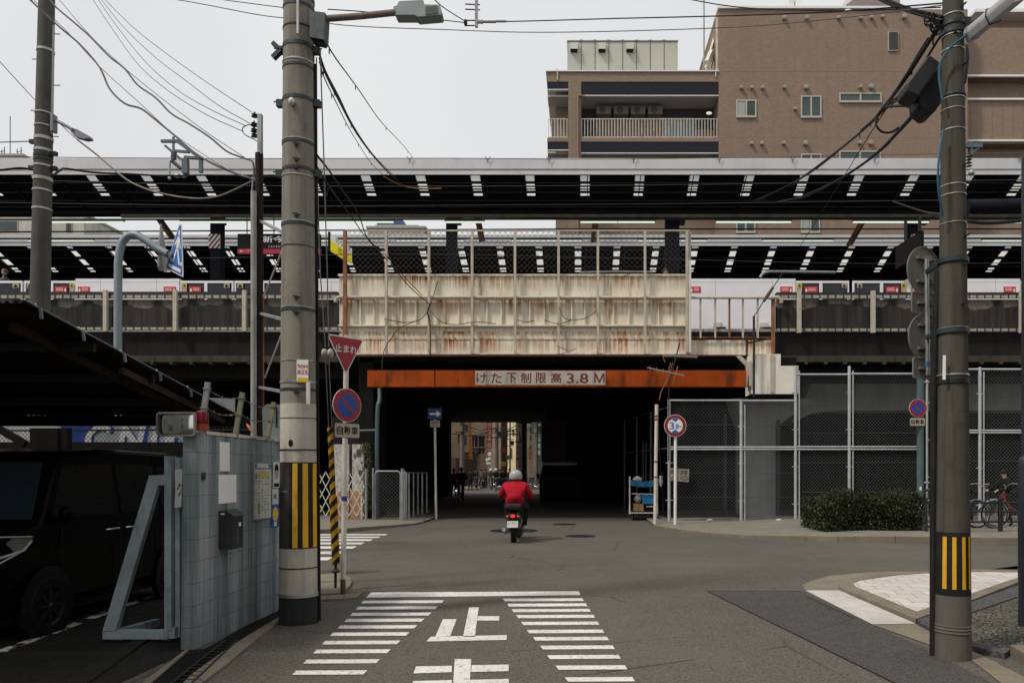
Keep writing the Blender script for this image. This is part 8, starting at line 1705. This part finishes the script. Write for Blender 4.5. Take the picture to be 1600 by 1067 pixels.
# bundle from the big pole to the platform
for i, (l, r_) in enumerate((([(500, 88, 7.9), (510, 115, 9), (530, 153, 11), (548, 190, 13.5), (570, 225, 16.5), (590, 250, 19), (612, 272, 21.5), (628, 290, 24)], .011), ([(500, 92, 7.9), (512, 122, 9), (530, 158, 11), (555, 205, 14), (580, 240, 17.5), (605, 268, 21), (630, 291, 24)], .015), ([(499, 97, 7.9), (508, 125, 9), (525, 160, 11), (545, 200, 14), (562, 228, 17), (580, 255, 20), (600, 275, 23)], .007))):
    wire('cable', ('upper strand', 'thick middle strand with hangers', 'thin lowest strand with loops')[i] + ' of the cable bundle from big pole to roof edge', l, r_, M_CABLE, rings=9 if i else 0, group='cable bundle right of the big pole')
wire('cable', 'straight thin wire with curled loops from big pole to roof ridge', [(507, 62, 7.8), (525, 92, 9), (560, 140, 12), (595, 190, 16), (625, 222, 20), (643, 243, 24)], .008, M_CABLE, rings=11)
wire('cable', 'orange sleeved cable end lying across the upper roof underside', [(600, 276, 23), (620, 287, 23.5), (640, 293, 24), (665, 295, 24), (690, 294.5, 24)], .018, mat('ochre_cable', (.24, .12, .05), .6))
wire('cable', 'slack dark cable from big pole down to the creeper on the girder', [(493, 240, 8), (515, 268, 11), (540, 305, 14.5), (560, 335, 17), (574, 372, 19), (595, 395, 20.5), (612, 414, 21.5), (640, 448, 22.3), (672, 476, 22.8)], .013, M_CABLE)
wire('cable', 'thin twisted cable beside the slack one reaching the girder', [(492, 256, 8), (520, 300, 12), (550, 340, 16.5), (567, 365, 18), (577, 374, 19), (583, 382, 20), (600, 396, 20.8), (625, 425, 22), (660, 462, 22.7)], .011, M_CABLE)
wire('cable', 'black tail cable hanging at the right of the big pole', [(501, 270, 8.2), (512, 293, 8.4), (509, 310, 8.4)], .008, M_CABLE)
# long wires over the road at the top
t = thing('strain_insulator', 'white hanging strain insulator fitting at the top centre of the sky', 'insulator', P(744, 42, 9))
b = MB().m(M_GALV); b.bar(P(744.5, -25, 9), P(744.5, 43, 9), .033, .03); b.obj('bar', t)
b = MB().m(M_DKSTEEL)
for py in (7, 15): b.cyl(P(727, py, 9), P(750, py + 1, 9), .008, 6)
for py in (32.5, 40.5): b.cyl(P(727, py, 9), P(744, py, 9), .008, 6)
b.ball(P(727.5, 36, 9), .032, (.7, 1, 1.3), 10); b.obj('clevis', t)
b = MB().m(mat('cream_porcelain', (.5, .48, .42), .25)); b.lathe(P(751, 34.5, 9), [(.0, -.05), (.025, -.04), (.02, 0), (.028, .02), (0, .04)], 12, ax='x'); b.m(M_GALV); b.cyl(P(752, 34.5, 9), P(775, 34.5, 9), .016, 8); b.cyl(P(774, 33.8, 9), P(791, 33.8, 9), .014, 8); b.obj('turnbuckle', t)
wire('power_line', 'black sleeved wire from hanging insulator towards the right pole', [(744, 35, 9), (800, 34, 9), (860, 32.5, 8.8), (960, 29.5, 8.4), (1125, 25.5, 7.8), (1300, 19, 7), (1480, 5, 6.4)], .007, M_CABLE, cat='wire')
wire('power_line', 'thin wire from the big pole to the hanging insulator', [(512, 15, 7.8), (570, 19, 8), (640, 26, 8.5), (727, 36, 9)], .006, M_GREYCABLE, cat='wire')
wire('power_line', 'thin wire dropping from the top edge to the hanging insulator', [(665, -15, 8.5), (690, 10, 8.8), (727, 34, 9)], .006, M_GREYCABLE, cat='wire')
wire('power_line', 'faint long wire from the big pole across the sky to the right pole', [(440, 12, 8), (520, 38, 8.2), (700, 47, 8.4), (860, 51, 8.2), (1125, 44, 7.6), (1300, 30, 7), (1478, 8, 6.4)], .005, M_GREYCABLE, cat='wire')
wire('power_line', 'faint wire entering the big pole from upper left', [(250, -20, 9.5), (330, -3, 9), (400, 7, 8.4), (448, 13, 7.9)], .005, M_GREYCABLE, cat='wire')
wire('power_line', 'fainter second wire entering the big pole from upper left', [(200, -12, 9.5), (300, 4, 9), (400, 23, 8.4), (447, 29, 7.9)], .005, M_GREYCABLE, cat='wire')
wire('power_line', 'faint wire rising from sky centre to the top right', [(1040, -8, 9), (1125, 8, 8.6), (1200, 15, 8), (1330, 17, 7.2), (1470, 12, 6.5)], .006, M_CABLE, cat='wire')
b = MB().m(M_SIGNW); b.ball(P(1325, 18.5, 7.2), .03, (1.3, .8, .7), 10); tag(b.obj('wire_insulator'), 'small white insulator on the wire before the brown block', 'insulator')
# bundle at the right pole
Q = [(1470, 25, 6.35), (1462, 45, 6.4)]
G_ = 'cables fanning from the right pole'
for i, (l, r_) in enumerate((
    ([(1474, 30, 6.35), (1463, 48, 6.5), (1440, 82, 7.2), (1418, 115, 8.2), (1400, 142, 9.3), (1380, 168, 10.8), (1350, 202, 13), (1290, 250, 17), (1240, 285, 20), (1180, 316, 23)], .017),
    ([(1472, 40, 6.35), (1450, 70, 7), (1420, 118, 8.3), (1395, 152, 9.6), (1368, 184, 11.5), (1320, 228, 15), (1270, 268, 18), (1225, 293, 20.5), (1178, 314, 23)], .013),
    ([(1475, 48, 6.35), (1452, 85, 7.1), (1428, 125, 8.1), (1400, 158, 9.5), (1375, 178, 11), (1345, 204, 13)], .011),
    ([(1437, 168, 6.6), (1420, 188, 7.4), (1400, 210, 8.6), (1375, 235, 10.5), (1340, 262, 13), (1300, 286, 16.5), (1250, 308, 20), (1218, 315, 23)], .02),
    ([(1440, 172, 6.7), (1425, 185, 7.4), (1405, 202, 8.6), (1385, 228, 10.2), (1345, 260, 13), (1305, 285, 16.5), (1255, 309, 20), (1212, 316, 23)], .012),
    ([(1418, 138, 6.6), (1405, 150, 7.2), (1390, 162, 8), (1372, 182, 9.5), (1350, 203, 11.5), (1300, 244, 15), (1235, 292, 20)], .012),
    ([(1450, 60, 6.8), (1430, 92, 7.6), (1408, 130, 8.8), (1385, 170, 10.5), (1372, 190, 11.5), (1350, 225, 14), (1310, 290, 19), (1285, 330, 21), (1250, 385, 22)], .008),
    ([(1437, 160, 6.7), (1420, 165, 7), (1402, 166, 7.4), (1385, 168, 7.8), (1372, 180, 8), (1369, 195, 8), (1378, 206, 8), (1392, 207, 8), (1404, 200, 8)], .012),
    ([(1340, -25, 7.4), (1385, 0, 7), (1420, 14, 6.7), (1450, 22, 6.5), (1472, 27, 6.35)], .014),
    ([(1330, -25, 7.4), (1380, 3, 7), (1415, 17, 6.7), (1440, 25, 6.5), (1470, 34, 6.35)], .01))):
    wire('cable', ('topmost thick cable sweeping down left from the right pole', 'second thick cable sweeping down left from the right pole', 'short cable from right pole joining the upper bundle', 'thickest lower cable leaving the lower splice box', 'thin cable wrapped along the thickest lower cable', 'cable leaving the upper splice box towards the roof', 'thin straight cable crossing both bundles down to the lower roof', 'black cable loop hanging below the upper splice box', 'upper cable reaching the right pole from the top edge', 'lower cable reaching the right pole from the top edge')[i], l, r_, M_CABLE, 6, group=G_, rings=7 if i in (1, 5) else 0)
b = MB().m(M_CABLE); rnd = random.Random(2)
for i in range(9):
    c = P(1458 + rnd.uniform(-8, 8), 34 + rnd.uniform(-8, 14), 6.35); b.tube([c + Vector((math.cos(a) * rnd.uniform(.02, .045), math.sin(a * 2) * .02, math.sin(a) * rnd.uniform(.025, .05))) for a in [q * .7 for q in range(9)]], .006, 5, closed=True)
tag(b.obj('cable_knot'), 'tangle of looped black wire where the cables meet the right pole', 'cable knot')
wire('cable', 'blue cable curving from lamp bracket down the right pole', [(1510, 55, 6.2), (1490, 70, 6.22), (1478, 84, 6.24), (1470, 98, 6.26), (1467.5, 120, 6.27), (1470, 140, 6.26), (1473, 158, 6.26)], .01, flat('cable_blue', (.02, .09, .13)))
wire('cable', 'blue cable hanging slack beside the middle of the right pole', [(1474, 203, 6.25), (1469, 235, 6.22), (1466, 262, 6.2), (1466, 290, 6.2), (1469, 315, 6.22), (1473, 338, 6.25)], .01, bpy.data.materials['cable_blue'])
# catenary brackets
t = thing('catenary_bracket', 'blue grey catenary bracket with insulators before the upper roof', 'bracket', P(285, 270, 26)); Y = 26.
b = MB().m(mat('bracket_blue_grey', (.09, .115, .13), .5, .2, .2, 5, 30))
for a, c, w in (((252, 221), (278, 221), .09), ((258, 228), (292, 257), .08), ((277, 221), (317, 250), .11), ((272, 236), (296, 238), .08), ((290, 249), (290, 272), .18), ((314, 247), (314, 270), .11), ((288, 246), (318, 248), .09), ((271, 214), (271, 235), .06)): b.bar(P(a[0], a[1], Y), P(c[0], c[1], Y), w, w)
b.obj('frame', t); b = MB().m(flat('insulator_dark', (.06, .055, .06), .3)); b.cyl(P(272, 238, Y), P(271, 249, Y), .09, 10); b.tube([P(268, 251, Y), P(283, 264, Y)], .06, 8); b.obj('insulator', t)
b = MB().m(M_GALV); b.tube(spline([P(273, 249, Y), P(267, 251, Y), P(265, 258, Y), P(265, 279, Y)], 4), .035, 8); b.ball(P(265, 279, Y), .06, n=8); b.ball(P(277, 275, Y), .09, (1.2, .8, .9), 10); b.ball(P(287, 275, Y), .09, (1.2, .8, .9), 10); b.obj('clamp', t)
t = thing('catenary_bracket', 'teal catenary bracket peeping out right of the right pole', 'bracket', P(1520, 250, 24.5)); Y = 24.5
b = MB().m(bpy.data.materials['bracket_blue_grey']); b.bar(P(1508, 228, Y), P(1534, 228, Y), .12, .14); b.bar(P(1534, 229, Y), P(1516, 240, Y), .06, .06); b.bar(P(1518, 222, Y), P(1518, 242, Y), .07, .07); b.obj('frame', t)
b = MB().m(bpy.data.materials['insulator_dark'])
for k in range(4): b.lathe(P(1514, 244 + k * 5, Y), [(.02, -.05), (.1, -.02), (.02, .03)], 10)
b.obj('insulator', t); b = MB().m(M_GALV); b.ball(P(1518, 270, Y), .1, n=10); b.obj('clamp', t)
b = MB().m(flat('black_beam', (.01, .011, .018), .9)); b.cyl(P(1512, 323, 24), P(1594, 320, 24), .19, 14); tag(b.obj('signal_drum'), 'dark blue black drum hanging under the roof right of the right pole', 'drum')
wire('cable', 'heavy black cable sagging right of the right pole under the roof', [(1395, 315, 20), (1440, 330, 16), (1475, 337, 8), (1515, 346, 8), (1560, 348, 8.5), (1640, 340, 9)], .02, M_CABLE)
# ------------------------------------------------------------ houses behind the camera (the mirror shows them)
def house(label, x0, x1, y0, y1, h, col, wall_y=None):
    t = thing('house', label, 'house', ((x0 + x1) / 2, (y0 + y1) / 2, 0), 'houses behind the viewpoint'); b = MB().m(m_conc('house_%d' % (x0 * 10), col, c3(col, .5), .3, True, .6, 10)); b.box(x0, x1, y0, y1, 0, h); b.obj('wall', t)
    b = MB().m(flat('house_coping', (.3, .3, .29))); b.box(x0 - .1, x1 + .1, y0 - .1, y1 + .1, h + .003, h + .2); b.obj('coping', t)
    for xs, sg in ((x0, -1), (x1, 1)):
        for k in range(3):
            for zz in (1.0, 4.0):
                y = y0 + (y1 - y0) * (k + .5) / 3; b = MB().m(M_FRAME); b.box(min(xs, xs + sg * .06), max(xs, xs + sg * .06), y - .8, y + .8, zz, zz + 1.4); o = b.obj('window', t); b = MB().m(M_GLASS); b.box(min(xs + sg * .061, xs + sg * .08), max(xs + sg * .061, xs + sg * .08), y - .72, y + .72, zz + .08, zz + 1.32); b.obj('pane', o)
    return t
house('pale house behind the viewpoint on the left of the street', -18, -7.9, -14, 3.2, 8.5, (.32, .33, .3))
house('beige house behind the viewpoint on the right of the street', 6.2, 17, -14, 3.5, 8.5, (.4, .33, .26))
house('grey house closing the street behind the viewpoint', -5, 5, -34, -24, 9, (.33, .34, .32))
